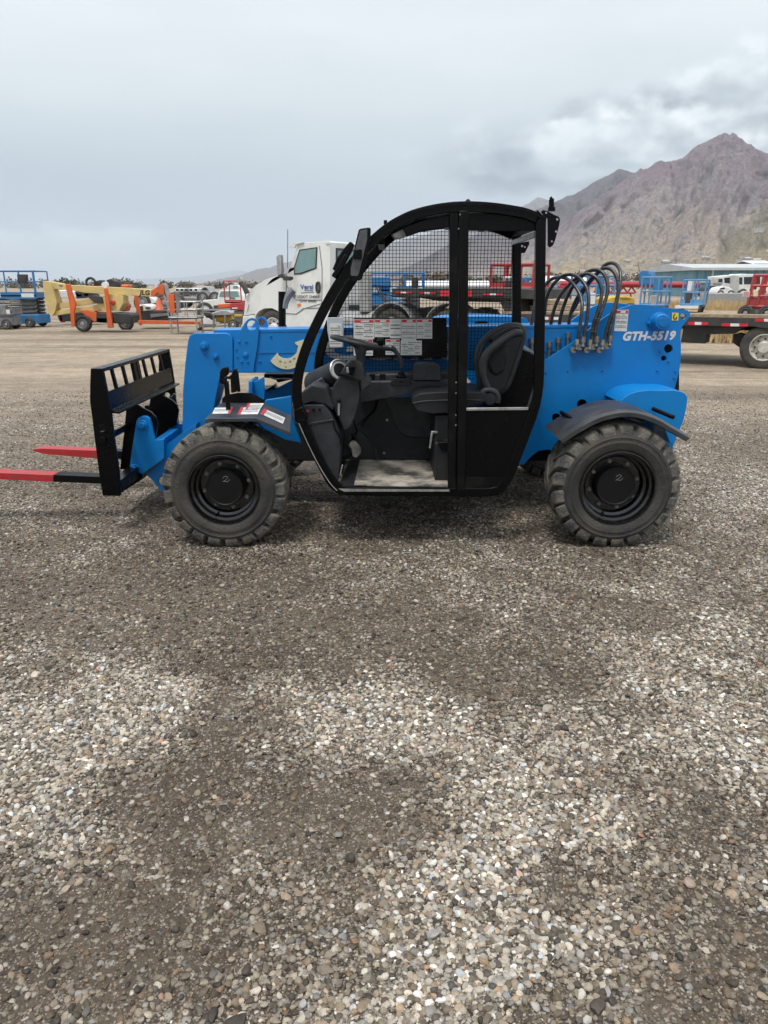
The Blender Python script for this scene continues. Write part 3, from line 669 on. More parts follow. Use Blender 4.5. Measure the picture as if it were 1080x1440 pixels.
# far wall behind the knees
wl = MB()
wl.prism([P(x, y, YC1 - .03) for x, y in [(500, 560), (660, 556), (660, 648), (470, 648), (470, 600)]], (0, .03, 0))
wl.build('inner_wall', M_plas, cab)
wd = MB()
wd.prism([P(x, y, YC1 - .05) for x, y in sm2(cr('D', [(375, 255), (395, 262), (415, 290), (430, 340), (455, 385), (485, 408), (530, 415), (660, 415)]), 3) + cr('D', [(660, 498), (400, 498), (380, 490), (372, 465), (350, 425), (310, 385), (285, 372), (330, 340), (360, 310), (370, 285)])], (0, .018, 0))
wd.prism([P(x, y, YC1 - .045) for x, y in cr('D', [(300, 272), (370, 268), (350, 310), (300, 350), (270, 372)])], (0, .012, 0))
wd.prism([P(x, y, YC1 - .045) for x, y in cr('D', [(270, 380), (310, 392), (350, 440), (368, 498), (290, 502), (270, 470)])], (0, .012, 0))
wdo = wd.build('wall_trim', M_plasd, cab, bevel=.004)
for (x, y) in ((410, 343), (398, 475)): bolt(P(*cr('D', [(x, y)])[0], YC1 - .051), .009, wdo, M_steel, h=.006)
# side console
co = MB(); zc = P(0, 536, 4.85).z
co.prism([P(x, y, 4.80) for x, y in cr('D', [(290, 188), (668, 182), (668, 215), (470, 245), (300, 275)])] , (0, .22, 0))
co.prism([P(x, y, 4.84) for x, y in cr('D', [(330, 160), (668, 150), (668, 190), (330, 192)])] , (0, .16, 0))
con = co.build('side_console', M_plas, cab, bevel=.012, bseg=3)
cb = MB(); cb.prism([P(x, y, 4.78) for x, y in cr('D', [(513, 184), (518, 130), (526, 120), (560, 117), (605, 119), (620, 126), (628, 184)])], (0, .14, 0)); cb.build('storage_box', M_plas, con, bevel=.012, bseg=3)
sw = MB()
for x in (350, 392): sw.prism([P(a, b, 4.835) for a, b in cr('D', [(x - 12, 160), (x + 12, 159), (x + 12, 186), (x - 12, 187)])], (0, .02, 0))
sw.build('rocker_switch', M_satin, con, bevel=.002)
pl_ = MB(); pl_.prism([P(x, y, 4.79) for x, y in cr('D', [(425, 192), (432, 178), (500, 176), (508, 190), (505, 204), (428, 206)])], (0, .1, 0)); pl_.build('lever_plate', M_plasd, con, bevel=.006)
bl = MB(); c = P(*cr('D', [(467, 185)])[0], 4.83); bl.lathe([(.040, 0), (.044, .008), (.036, .014), (.040, .022), (.030, .030), (.034, .038), (.022, .046), (.020, .06), (.008, .07)], c - Vector((0, 0, .01)), (0, 0, 1), 20, True, True); blo = bl.build('lever_boot', M_satin, con)
jl = MB(); jl.tube(smooth_pts(trace([(468, 135), (465, 110), (455, 85), (438, 62), (425, 55)], 4.83, 'D'), 4), [.014] * 12 + [.018] * 5, 12); jl.build('joystick', M_plas, con)
# dash / front cowl
M_dash = M_plas
d1 = MB()
d1.prism([P(x, y, 4.36) for x, y in cr('K', [(95, 600), (140, 590), (290, 585), (350, 650), (385, 720), (420, 800), (450, 880), (450, 960), (440, 1150), (425, 1300), (380, 1310), (330, 1230), (240, 1060), (150, 880), (95, 740)])], (0, .60, 0))
d1.prism([P(x, y, 4.355) for x, y in cr('K', [(145, 780), (385, 735), (388, 715), (140, 752)])], (0, .01, 0))
dash = d1.build('dashboard', M_dash, cab, bevel=.012, bseg=3)
d2 = MB()
d2.prism([P(x, y, 4.40) for x, y in cr('K', [(92, 470), (190, 400), (320, 430), (390, 600), (380, 640), (300, 580), (180, 560), (100, 590)])], (0, .2, 0))
d2.prism([P(x, y, 4.60) for x, y in cr('K', [(180, 400), (280, 330), (310, 380), (350, 430), (420, 420), (330, 600), (150, 560), (92, 480)])], (0, .36, 0))
d2.build('dash_shelf', M_dash, dash, bevel=.015, bseg=3)
gp = P(*cr('K', [(445, 265)])[0], 4.62); gax = Vector((-.42, .60, -.32)).normalized()
gpd = MB(); gpd.lathe([(.066, 0), (.072, .005), (.073, .03), (.08, .12), (.10, .30)], gp, gax, 28, False, True); gpo = gpd.build('gauge_pod', M_dash, dash)
gr = MB(); gr.lathe([(.062, -.004), (.066, -.008), (.071, -.004), (.071, .004)], gp, gax, 28); gr.build('gauge_ring', M_silver, dash)
gf = MB(); gf.lathe([(.062, 0.0), (.0005, 0.0)], gp, gax, 28); gfo = gf.build('instrument_gauge', M_grn, dash)
gi = MB(); gi.lathe([(.045, -.002), (.0005, -.002)], gp, gax, 24); gi.build('gauge_dial', M_plasd, dash)
c1 = P(*cr('K', [(225, 520)])[0], 4.5); cpc = MB(); cpc.tube([c1 + Vector((.06 * math.cos(a), .045 * math.sin(a), .018 * math.sin(a))) for a in [i * math.pi / 8 for i in range(16)]], .006, 6, closed=True); cpc.build('cup_holder', M_plas, dash)
# steering column
s1 = MB()
s1.prism([P(x, y, 4.44) for x, y in cr('K', [(455, 300), (630, 365), (640, 420), (625, 560), (590, 690), (545, 790), (500, 825), (470, 815), (440, 730), (395, 640), (345, 520), (380, 420)])], (0, .24, 0))
sco = s1.build('steering_column', M_dash, cab, bevel=.03, bseg=4)
s2 = MB()
s2.prism([P(x, y, 4.41) for x, y in cr('K', [(500, 215), (545, 170), (620, 185), (655, 210), (670, 330), (735, 385), (715, 410), (640, 465), (630, 370), (450, 300)])], (0, .26, 0)); s2.build('column_shroud', M_dash, sco, bevel=.012, bseg=3)
s3 = MB(); s3.bar(P(*cr('K', [(440, 308)])[0], 4.405), P(*cr('K', [(635, 368)])[0], 4.405), .012, .014); s3.tube(trace([(438, 535), (432, 690)], 4.43, 'K'), .006, 8); s3.sphere(P(*cr('K', [(438, 545)])[0], 4.425), .012); s3.tube(trace([(553, 235), (553, 310)], 4.40, 'K'), [.022, .012], 10); s3.build('column_trim', M_satin, sco)
hn = MB(); hn.bar(P(*cr('K', [(436, 570)])[0], 4.424), P(*cr('K', [(434, 680)])[0], 4.424), .004, .012, up=(1, 0, 0)); hn.build('tilt_lever', M_silver, sco)
# steering wheel: tilted ring
wc = P(507, 482, 4.50); u = Vector((.97, 0, -.20)).normalized(); v = Vector((.03, .96, -.04)).normalized()
ring = [wc + u * (.172 * math.cos(a)) + v * (.172 * math.sin(a)) for a in [2 * math.pi * i / 40 for i in range(40)]]
sw_ = MB(); sw_.tube(ring, .0125, 10, closed=True)
hubc = wc - Vector((0, 0, .03))
for a in (0.2, 2.3, 4.3): sw_.tube([hubc, wc + u * (.165 * math.cos(a)) + v * (.165 * math.sin(a))], [.018, .010], 8)
sw_.lathe([(.035, 0), (.04, -.02), (.03, -.06), (.028, -.10)], hubc + Vector((0, 0, .02)), (0, 0, 1), 16, True, True)
stw = sw_.build('steering_wheel', M_plas, cab, smooth=50)
kb = MB(); kc = wc + u * .125 + v * -.10 + Vector((0, 0, .02)); kb.tube([kc - Vector((0, 0, .02)), kc + Vector((0, 0, .02)), kc + Vector((0, 0, .035))], [.012, .022, .014], 12); kb.build('spinner_knob', M_satin, stw)
# pedals
pd = MB(); pd.prism(trace([(520, 960), (545, 930), (590, 930), (635, 1000), (640, 1030), (600, 1075), (560, 1060), (548, 990)], 4.66, 'K'), (0, .08, 0)); pdo = pd.build('pedal', M_floor, cab, bevel=.006)
pa = MB(); pa.tube(trace([(455, 1070), (500, 1072), (555, 1045)], 4.68, 'K'), .01, 8); pa.tube(trace([(560, 850), (585, 900), (600, 940)], 4.72, 'K'), .012, 8); pa.build('pedal_arm', M_satin, pdo)
# box beside seat, levers
bx = MB(); bx.prism([P(x, y, 4.42) for x, y in cr('D', [(602, 432), (660, 428), (660, 606), (618, 606), (602, 590)])], (0, .5, 0)); bxo = bx.build('battery_box', M_plasd, cab, bevel=.01)
cv = MB(); cv.prism([P(x, y, 4.41) for x, y in cr('D', [(612, 432), (660, 430), (660, 466), (625, 466)])], (0, .3, 0)); cv.build('box_lid', M_satin, bxo, bevel=.006)
lv = MB(); lv.bar(P(*cr('L', [(243, 920)])[0], 4.5), P(*cr('L', [(228, 1030)])[0], 4.5), .012, .014); lv.bar(P(*cr('L', [(238, 914)])[0], 4.5), P(*cr('L', [(285, 914)])[0], 4.5), .012, .014); lv.build('park_brake_lever', M_silver, cab, bevel=.002)
# seat
sp = MB(); sp.prism([P(x, y, 4.48) for x, y in cr('L', [(98, 705), (102, 675), (125, 650), (180, 632), (300, 626), (470, 622), (600, 625), (640, 640), (640, 690), (560, 720), (400, 770), (250, 780), (140, 760)])], (0, .42, 0))
cush = sp.build('seat', M_seat, cab, bevel=.055, bseg=6)
sk = MB(); sk.box(P(610, 600, 4.6).x, P(690, 600, 4.6).x, 4.5, 4.95, zf, P(0, 580, 4.6).z); sk.build('seat_base', M_plasd, cush, bevel=.01)
bk = MB(); bk.prism([P(x, y, 4.64) for x, y in cr('L', [(600, 620), (580, 480), (575, 380), (600, 300), (690, 205), (790, 150), (880, 145), (905, 190), (890, 250), (850, 370), (815, 480), (770, 600), (720, 630), (660, 620)])], (0, .12, 0), [[P(x, y, 4.64) for x, y in cr('L', [(605, 350), (640, 270), (680, 245), (670, 290), (620, 370)])]])
bko = bk.build('backrest', M_seat, cush, bevel=.02, bseg=4)
bt = MB(); bt.tube(smooth_pts(trace([(650, 600), (615, 520), (612, 420), (650, 340), (740, 260), (840, 200), (895, 200)], 4.56, 'L'), 4), [.02 + .006 * math.sin(i / 24 * 3.1) for i in range(25)], 12)
bt.tube(smooth_pts(trace([(600, 600), (580, 480), (570, 390), (590, 300), (650, 225), (740, 165), (830, 145), (885, 160), (900, 210), (880, 300), (850, 400), (815, 500), (775, 590), (720, 625)], 4.68, 'L'), 4), .022, 12)
bt.build('backrest_bolster', M_plas, cush, smooth=60)
bi = MB(); bi.prism([P(x, y, 4.60) for x, y in cr('L', [(670, 480), (650, 420), (690, 350), (740, 300), (800, 290), (800, 360), (770, 470), (710, 510)])], (0, .05, 0)); bi.build('backrest_pad', M_plasd, cush, bevel=.02, bseg=4)
hp_ = MB(); hp_.tube(smooth_pts(trace([(575, 690), (600, 640), (640, 610), (700, 625), (720, 670), (715, 700)], 4.55, 'L'), 4), .02, 10); hp_.cyl(P(*cr('L', [(665, 675)])[0], 4.53), .035, .06, (0, 1, 0), 20); hp_.build('seat_hinge', M_plas, cush, smooth=60)
bu = MB(); bu.bar(P(*cr('L', [(495, 660)])[0], 4.52), P(*cr('L', [(543, 645)])[0], 4.52), .022, .018); bu.build('belt_buckle', M_red, cush, bevel=.003)
tg = MB(); tg.prism(trace([(488, 535), (495, 515), (505, 530), (522, 545), (524, 555), (490, 560)], 4.50, 'L'), (0, .003, 0)); tg.build('hang_tag', M_white, cush)
bkp = MB(); bkp.prism([P(x, y, 4.80) for x, y in cr('L', [(900, 275), (985, 335), (985, 350), (885, 300)])], (0, .25, 0)); bkp.build('rear_shelf_edge', M_silver, cab)
rs_ = MB(); rs_.prism([P(x, y, 4.78) for x, y in cr('L', [(880, 310), (1010, 370), (1050, 500), (950, 735), (640, 745), (640, 600), (820, 500)])], (0, .26, 0)); rs_.build('rear_bulkhead', M_black, cab)
# small cab details: cables, switches, wiper motor, seams
cbl = MB()
cbl.tube(smooth_pts(trace([(560, 640), (575, 740), (600, 830), (560, 900), (520, 950)], 4.72, 'K'), 4), .006, 6); cbl.build('cable', M_satin, cab)
cbl = MB(); cbl.tube(smooth_pts(trace([(640, 780), (700, 700), (760, 640), (790, 560)], YC1 - .06, 'K'), 4), .007, 6); cbl.build('cable', M_satin, cab)
for q in ([(255, 175), (262, 235), (250, 290)], [(275, 990), (285, 1060)]):
    cbl = MB(); cbl.tube(smooth_pts(trace(q if q[0][1] < 900 else [(250, 330), (300, 300), (340, 320)], YC1 - .02, 'K'), 4), .006, 6); cbl.build('cable', M_satin, cab)
sm_r = MB(); sm_r.tube(smooth_pts(trace([(110, 705), (180, 690), (300, 684), (470, 680), (600, 684)], 4.474, 'L'), 4), .004, 6); sm_r.build('seam', M_plas, cush)
for i, (x, y) in enumerate(((150, 640), (205, 632), (260, 628))):
    k9 = MB(); q9 = P(*cr('K', [(x, y)])[0], 4.352); k9.cyl(q9, .008, -.008, (0, 1, 0), 12); k9.build('dash_switch', M_satin if i else M_red, dash)
wd_ = MB(); wd_.tube(trace([(385, 735), (400, 800), (455, 890), (455, 960)], 4.352, 'K'), .006, 6); wd_.build('dash_edge', M_satin, dash)
lt9 = MB(); lt9.box(P(*cr('K', [(505, 250)])[0], 4.40).x, P(*cr('K', [(540, 250)])[0], 4.40).x, 4.395, 4.41, P(*cr('K', [(0, 290)])[0], 4.4).z, P(*cr('K', [(0, 240)])[0], 4.4).z); lt9.build('ignition_switch', M_silver, sco, bevel=.002)
# ---- exterior mirror and bracket
mm = MB(); mm.prism(trace([(470, 238), (480, 232), (538, 224), (546, 232), (545, 290), (520, 420), (494, 540), (480, 560), (420, 560), (408, 545), (418, 470), (440, 360)], YC0 - .10, 'B'), (0, .035, 0)); mir = mm.build('mirror', M_satin, TH, bevel=.012, bseg=3)
mg = MB(); mg.prism(trace([(478, 245), (524, 236), (524, 300), (500, 400), (470, 520), (462, 532), (420, 530), (420, 480), (450, 360)], YC0 - .104, 'B'), (0, .003, 0)); mg.build('mirror_back', mat('mirror_shell_grey', (.10, .105, .11), .4, dark=(.05, .05, .055), scale=20), mir, bevel=.001)
mb_ = MB(); mb_.prism(trace([(440, 362), (490, 362), (488, 425), (436, 420)], YC0 - .125, 'B'), (0, .03, 0)); mb_.bar(P(*cr('B', [(460, 400)])[0], YC0 - .09), P(*cr('B', [(430, 440)])[0], YC0 + .0), .02, .02); mb_.build('mirror_clamp', M_black, mir, bevel=.003)
ar = MB(); ar.ribbon(trace([(430, 322), (400, 370), (360, 430), (320, 500)], YC0 - .02, 'B'), [.03, .045, .05, .035], YC0 + .03); ar.ribbon(trace([(395, 400), (350, 480), (310, 540)], YC0 - .03, 'B'), .03, YC0 + .0); ar.build('mirror_bracket', M_black, TH, bevel=.006)
nb_ = MB(); nb_.box(*sum([[P(*cr('B', [(628, 190)])[0], YC0).x, P(*cr('B', [(650, 190)])[0], YC0).x]], []), YC0 + .02, YC0 + .06, P(*cr('B', [(628, 200)])[0], YC0).z, P(*cr('B', [(628, 175)])[0], YC0).z); pz = P(658, 284.5, YC0 + .1); nb_.lathe([(.018, -.02), (.016, .006), (.006, .016), (.001, .017)], pz, (0, 0, 1), 14); nb_.build('roof_knob', M_satin, TH, bevel=.003)
# ---- light bracket at the rear top corner
bp_ = [(722, 128), (735, 114), (760, 118), (800, 140), (838, 158), (845, 175), (838, 215), (815, 300), (800, 338), (780, 352), (766, 340), (766, 170)]
hl = [disc(827, 173, 8), disc(820, 250, 7), disc(793, 312, 6), disc(757, 131, 7), [(764, 250), (778, 245), (778, 318), (766, 320)]]
b3 = MB(); b3.prism(trace(bp_, YC0 + .02, 'C'), (0, .008, 0), [trace(h, YC0 + .02, 'C') for h in hl[:4]]); rbk = b3.build('light_bracket', M_black, TH, bevel=.001)
b4 = MB(); b4.prism(trace([(596, 320), (648, 312), (650, 330), (622, 385), (596, 388)], YC1, 'C'), (0, .008, 0), [trace(disc(604, 342, 7), YC1, 'C'), trace(disc(622, 348, 5), YC1, 'C')]); b4.build('light_bracket', M_black, TH)
b5 = MB(); b5.tube(smooth_pts(trace([(790, 120), (790, 60), (788, 42), (782, 34)], YC0 + .03, 'C'), 3), [.014] * 6 + [.008] * 4, 10); b5.cyl(P(*cr('C', [(790, 122)])[0], YC0 + .03), .02, .02, (0, 0, 1), 12); b5.build('light_mast', M_satin, rbk)

# ---- hydraulic hoses arching from the boom over the rear plate
hoses = [
 [(190, 268), (215, 240), (250, 215), (295, 203), (345, 203), (395, 222), (440, 258), (480, 310), (512, 370), (528, 430), (530, 500), (518, 600), (503, 700), (490, 785)],
 [(175, 560), (180, 470), (192, 400), (225, 320), (270, 255), (320, 205), (365, 183), (420, 176), (470, 188), (515, 218), (553, 265), (580, 320), (592, 390), (590, 470), (578, 580), (562, 680), (545, 780)],
 [(228, 745), (235, 640), (255, 540), (290, 440), (340, 345), (395, 285), (450, 230), (520, 185), (575, 168), (630, 182), (675, 220), (705, 280), (716, 350), (704, 440), (672, 540), (640, 640), (620, 790)],
 [(312, 705), (318, 620), (335, 540), (380, 410), (430, 310), (490, 235), (560, 165), (620, 136), (680, 135), (728, 160), (760, 215), (775, 290), (766, 370), (735, 470), (695, 570), (662, 670), (648, 775)],
 [(402, 680), (412, 590), (440, 490), (490, 385), (550, 300), (620, 215), (690, 145), (740, 115), (795, 122), (835, 155), (862, 210), (875, 280), (868, 370), (838, 480), (800, 580), (765, 690), (742, 795)],
 [(415, 560), (470, 470), (540, 340), (620, 230), (700, 140), (745, 88), (800, 66), (845, 76), (878, 112), (895, 170), (893, 260), (872, 370), (845, 500), (815, 620), (792, 700), (785, 775)],
 [(50, 780), (48, 680), (62, 560), (95, 440), (150, 320), (190, 262)]]
starts = [5.2, 5.22, 5.16, 5.18, 5.16, 5.25, 5.16]
fm_ = MB()
for i, hsp in enumerate(hoses):
    pts2 = cr('H', hsp); m = len(pts2); y0 = starts[i]; y1 = 4.90 if i < 6 else 5.2
    pts = []
    for j, (x, y) in enumerate(pts2):
        t = j / (m - 1); t = t * t * (3 - 2 * t); pts.append(P(x, y, y0 + (y1 - y0) * t))
    hb_ = MB(); hb_.tube(smooth_pts(pts, 4), .0118, 10); hb_.build('hydraulic_hose', M_hose, TH, smooth=60)
fit = MB()
for (x, y) in ((75, 520), (178, 545), (230, 520), (287, 490)):      # on the boom
    a = P(*cr('E', [(x, y)])[0], 5.10); d = P(*cr('E', [(x - 2, y + 60)])[0], 5.10)
    fit.tube([a, a.lerp(d, .5), a.lerp(d, .5), d], [.019, .019, .012, .012], 12)
    fit.tube([d, d + Vector((0, 0, -.05)), d + Vector((0, .03, -.07))], .012, 8)
for (x, y) in ((316, 590), (353, 573), (393, 590), (432, 572), (467, 590), (511, 567)):   # on the plate
    e = P(*cr('E', [(x, y)])[0], 4.91); a = P(*cr('E', [(x + 22, y - 60)])[0], 4.905)
    k_ = P(*cr('E', [(x + 18, y - 5)])[0], 4.90)
    fit.tube([a, a.lerp(k_, .6), a.lerp(k_, .6), k_], [.018, .018, .012, .012], 12)
    fit.sphere(k_, .014, 10, 8); fit.tube([k_, e], .011, 8); fit.cyl(e + Vector((0, -.012, 0)), .021, .012, (0, 1, 0), 6); fit.cyl(e, .015, .05, (0, 1, 0), 12)
fit.build('hose_fittings', M_steel, TH)
zt = MB()
for (x, y, w) in ((436, 485, 34), (455, 408, 40), (578, 182, 26)):
    a, b = cr('E', [(x - w / 2, y - 3), (x + w / 2, y + 4)]); zt.tube([P(*a, 4.885), P(*b, 4.885)], .004, 6)
zt.build('cable_tie', M_ink, TH)
# ================================================================== SKY, LIGHT
w = bpy.data.worlds.new('World'); sc.world = w; w.use_nodes = True; nt = w.node_tree; L = nt.links
bg = nt.nodes['Background']
SUN_EL, SUN_AZ = R(66), R(205)
def nn(t, **kw):
    n = nt.nodes.new(t)
    for k, v in kw.items(): setattr(n, k, v)
    return n
tc = nn('ShaderNodeTexCoord'); sx = nn('ShaderNodeSeparateXYZ'); L.new(tc.outputs['Generated'], sx.inputs[0])
def math_(op, a, b=None, c=None, clamp=False):
    n = nn('ShaderNodeMath', operation=op); n.use_clamp = clamp
    for i, v in enumerate((a, b, c)):
        if v is None: continue
        if isinstance(v, (int, float)): n.inputs[i].default_value = v
        else: L.new(v, n.inputs[i])
    return n.outputs[0]
def ramp(fac, stops, interp='LINEAR'):
    n = nn('ShaderNodeValToRGB'); n.color_ramp.interpolation = interp; e = n.color_ramp.elements
    while len(e) < len(stops): e.new(0.5)
    for i, (p, c) in enumerate(stops): e[i].position = p; e[i].color = (*c, 1)
    L.new(fac, n.inputs[0]); return n.outputs[0]
def mixc(f, a, b, mode='MIX'):
    n = nn('ShaderNodeMix', data_type='RGBA', blend_type=mode)
    if isinstance(f, (int, float)): n.inputs[0].default_value = f
    else: L.new(f, n.inputs[0])
    for i, v in ((6, a), (7, b)):
        if isinstance(v, tuple): n.inputs[i].default_value = (*v, 1)
        else: L.new(v, n.inputs[i])
    return n.outputs[2]
az = math_('ARCTAN2', sx.outputs['X'], sx.outputs['Y']); el = math_('ARCSINE', sx.outputs['Z'])
def srgb(r, g, b): 
    f = lambda c: (c / 255 / 12.92) if c / 255 <= .04045 else ((c / 255 + .055) / 1.055) ** 2.4
    return (f(r), f(g), f(b))
sky = nn('ShaderNodeTexSky', sky_type='NISHITA'); sky.sun_disc = False; sky.sun_elevation = SUN_EL; sky.sun_rotation = SUN_AZ
# stratified cloud cover: broad vertical gradient, brighter towards the zenith
eln = math_('MULTIPLY', el, 1 / (math.pi / 2), clamp=True)
base = ramp(eln, [(0.0, srgb(140, 163, 184)), (0.02, srgb(148, 169, 187)), (0.055, srgb(156, 170, 184)), (0.09, srgb(176, 186, 194)), (0.13, srgb(197, 202, 206)), (0.18, srgb(211, 214, 216)), (0.235, srgb(194, 200, 204)), (0.38, srgb(200, 206, 212)), (0.60, (1.05, 1.07, 1.1)), (1.0, (1.5, 1.52, 1.55))])
cmb = nn('ShaderNodeCombineXYZ'); L.new(math_('MULTIPLY', az, 2.2), cmb.inputs[0]); L.new(math_('MULTIPLY', el, 9.0), cmb.inputs[1])
n1 = nn('ShaderNodeTexNoise'); n1.inputs['Scale'].default_value = 1.3; n1.inputs['Detail'].default_value = 7; n1.inputs['Roughness'].default_value = .5; L.new(cmb.outputs[0], n1.inputs['Vector'])
v1 = ramp(n1.outputs['Fac'], [(0.25, (.90, .91, .925)), (0.75, (1.07, 1.06, 1.05))])
col = mixc(1.0, base, v1, 'MULTIPLY')
# right-hand side paler, greyer
rt = math_('MULTIPLY_ADD', az, 1.2, 0.35, clamp=True); lowm = ramp(eln, [(0.0, (1, 1, 1)), (0.22, (0, 0, 0))])
lowr = math_('MULTIPLY', rt, nn('ShaderNodeRGBToBW').outputs[0]) if False else None
bw = nn('ShaderNodeRGBToBW'); L.new(lowm, bw.inputs[0]); lr = math_('MULTIPLY', rt, bw.outputs[0])
col = mixc(math_('MULTIPLY', lr, .8), col, srgb(196, 203, 208))
# low thin bright bands at the left horizon
cmb2 = nn('ShaderNodeCombineXYZ'); L.new(math_('MULTIPLY', az, 5.0), cmb2.inputs[0]); L.new(math_('MULTIPLY', el, 60.0), cmb2.inputs[1])
n2 = nn('ShaderNodeTexNoise'); n2.inputs['Scale'].default_value = 1.0; n2.inputs['Detail'].default_value = 8; L.new(cmb2.outputs[0], n2.inputs['Vector'])
bd = ramp(n2.outputs['Fac'], [(0.50, (0, 0, 0)), (0.68, (1, 1, 1))]); bw2 = nn('ShaderNodeRGBToBW'); L.new(bd, bw2.inputs[0])
wn = ramp(eln, [(0.0, (0, 0, 0)), (0.015, (.3, .3, .3)), (0.035, (1, 1, 1)), (0.06, (0, 0, 0))]); bw3 = nn('ShaderNodeRGBToBW'); L.new(wn, bw3.inputs[0])
lf = math_('MULTIPLY_ADD', az, -2.6, -0.15, clamp=True)
col = mixc(math_('MULTIPLY', math_('MULTIPLY', math_('MULTIPLY', bw2.outputs[0], bw3.outputs[0]), lf), .75), col, srgb(222, 228, 232))
# billowy grey cloud around the summit
def cloud(px, py, rx, ry, dens, c_hi, c_lo, sc_=9.0, thr=.46, seed=0.0, soft=.14):
    global col
    d = ray(px, py).normalized(); a0, e0 = math.atan2(d.x, d.y), math.asin(d.z)
    dx = math_('MULTIPLY', math_('SUBTRACT', az, a0), 1 / rx); dy = math_('MULTIPLY', math_('SUBTRACT', el, e0), 1 / ry)
    rr = math_('SQRT', math_('ADD', math_('MULTIPLY', dx, dx), math_('MULTIPLY', dy, dy)))
    cb_ = nn('ShaderNodeCombineXYZ'); L.new(math_('MULTIPLY', az, sc_), cb_.inputs[0]); L.new(math_('MULTIPLY', el, sc_ * 1.5), cb_.inputs[1]); cb_.inputs[2].default_value = seed
    nz = nn('ShaderNodeTexNoise'); nz.inputs['Scale'].default_value = 1.0; nz.inputs['Detail'].default_value = 7; nz.inputs['Roughness'].default_value = .5; L.new(cb_.outputs[0], nz.inputs['Vector'])
    f = math_('SUBTRACT', math_('MULTIPLY_ADD', nz.outputs['Fac'], 2.6, -.22), rr)
    m = ramp(f, [(0.0, (0, 0, 0)), (.55, (1, 1, 1))], 'EASE'); b_ = nn('ShaderNodeRGBToBW'); L.new(m, b_.inputs[0])
    cb2 = nn('ShaderNodeVectorMath', operation='ADD'); L.new(cb_.outputs[0], cb2.inputs[0]); cb2.inputs[1].default_value = (0.0, .18, .3)
    nz2 = nn('ShaderNodeTexNoise'); nz2.inputs['Scale'].default_value = 1.0; nz2.inputs['Detail'].default_value = 6; nz2.inputs['Roughness'].default_value = .45; L.new(cb2.outputs[0], nz2.inputs['Vector'])
    sh = math_('MULTIPLY_ADD', math_('SUBTRACT', nz.outputs['Fac'], nz2.outputs['Fac']), 3.6, .5, clamp=True)
    vert = math_('MULTIPLY_ADD', dy, .35, .5, clamp=True); s_ = math_('MULTIPLY_ADD', sh, .55, math_('MULTIPLY', vert, .45), clamp=True)
    cc = ramp(s_, [(0.2, c_lo), (0.8, c_hi)])
    col = mixc(math_('MULTIPLY', b_.outputs[0], dens), col, cc)
cloud(45, 345, .20, .024, 1.0, srgb(226, 231, 235), srgb(176, 190, 201), sc_=11, seed=21.0)
cloud(975, 200, .34, .075, .95, srgb(200, 205, 210), srgb(138, 148, 160), sc_=10, seed=2.4)
cloud(1020, 160, .20, .045, .9, srgb(182, 188, 194), srgb(124, 132, 144), sc_=12, seed=5.0)
cloud(1075, 105, .09, .04, .9, srgb(222, 225, 228), srgb(170, 177, 184), sc_=13, seed=6.0)
cloud(775, 238, .11, .035, .95, srgb(186, 194, 201), srgb(122, 134, 147), sc_=13, seed=3.0)
cloud(915, 200, .15, .045, 1.0, srgb(232, 234, 236), srgb(150, 159, 169), sc_=14, seed=11.0)
cloud(835, 190, .09, .03, .85, srgb(224, 227, 230), srgb(158, 167, 177), sc_=15, seed=13.0)
cloud(180, 361, .016, .013, 1.0, srgb(236, 239, 241), srgb(190, 200, 210), sc_=50, seed=1.0)
col = mixc(1.0, col, ramp(eln, [(0.0, (.88, .925, .93)), (.26, (.89, .93, .935)), (.45, (1, 1, 1))]), 'MULTIPLY')
skym = nn('ShaderNodeVectorMath', operation='SCALE'); L.new(sky.outputs[0], skym.inputs[0]); skym.inputs[3].default_value = 0.06
col = mixc(.06, col, skym.outputs[0])
L.new(col, bg.inputs['Color']); bg.inputs['Strength'].default_value = 1.02
sd = bpy.data.lights.new('sun', 'SUN'); sd.energy = 1.5; sd.angle = R(11); sd.color = (1, .97, .93)
so = bpy.data.objects.new('sun', sd); COL.objects.link(so)
dv = Vector((math.sin(SUN_AZ) * math.cos(SUN_EL), math.cos(SUN_AZ) * math.cos(SUN_EL), math.sin(SUN_EL)))
so.rotation_euler = dv.to_track_quat('Z', 'Y').to_euler(); so.location = (0, -5, 20)
sc.view_settings.view_transform = 'Standard'; sc.view_settings.look = 'None'; sc.view_settings.gamma = 1; sc.view_settings.exposure = 0.74
sc.render.engine = 'CYCLES'; sc.cycles.use_denoising = True
try: sc.cycles.denoiser = 'OPENIMAGEDENOISE'
except Exception: pass
sc.cycles.max_bounces = 6; sc.cycles.diffuse_bounces = 3; sc.cycles.glossy_bounces = 3; sc.cycles.transparent_max_bounces = 8; sc.cycles.volume_bounces = 0
sc.cycles.use_adaptive_sampling = True; sc.cycles.adaptive_threshold = 0.02

# ================================================================== GROUND
def vnoise(x, y, seed=0, octs=4, f=1.0):
    out = np.zeros_like(x); amp = 1.0; tot = 0
    for o in range(octs):
        r = np.random.default_rng(seed * 17 + o); T = r.random((256, 256)); xs, ys = x * f + 37.1 * o, y * f + 11.7 * o
        xi, yi = np.floor(xs).astype(int), np.floor(ys).astype(int); fx, fy = xs - xi, ys - yi
        fx, fy = fx * fx * (3 - 2 * fx), fy * fy * (3 - 2 * fy); g = lambda a, b: T[a % 256, b % 256]
        out += amp * ((g(xi, yi) * (1 - fx) + g(xi + 1, yi) * fx) * (1 - fy) + (g(xi, yi + 1) * (1 - fx) + g(xi + 1, yi + 1) * fx) * fy)
        tot += amp; amp *= .5; f *= 2.03
    return out / tot
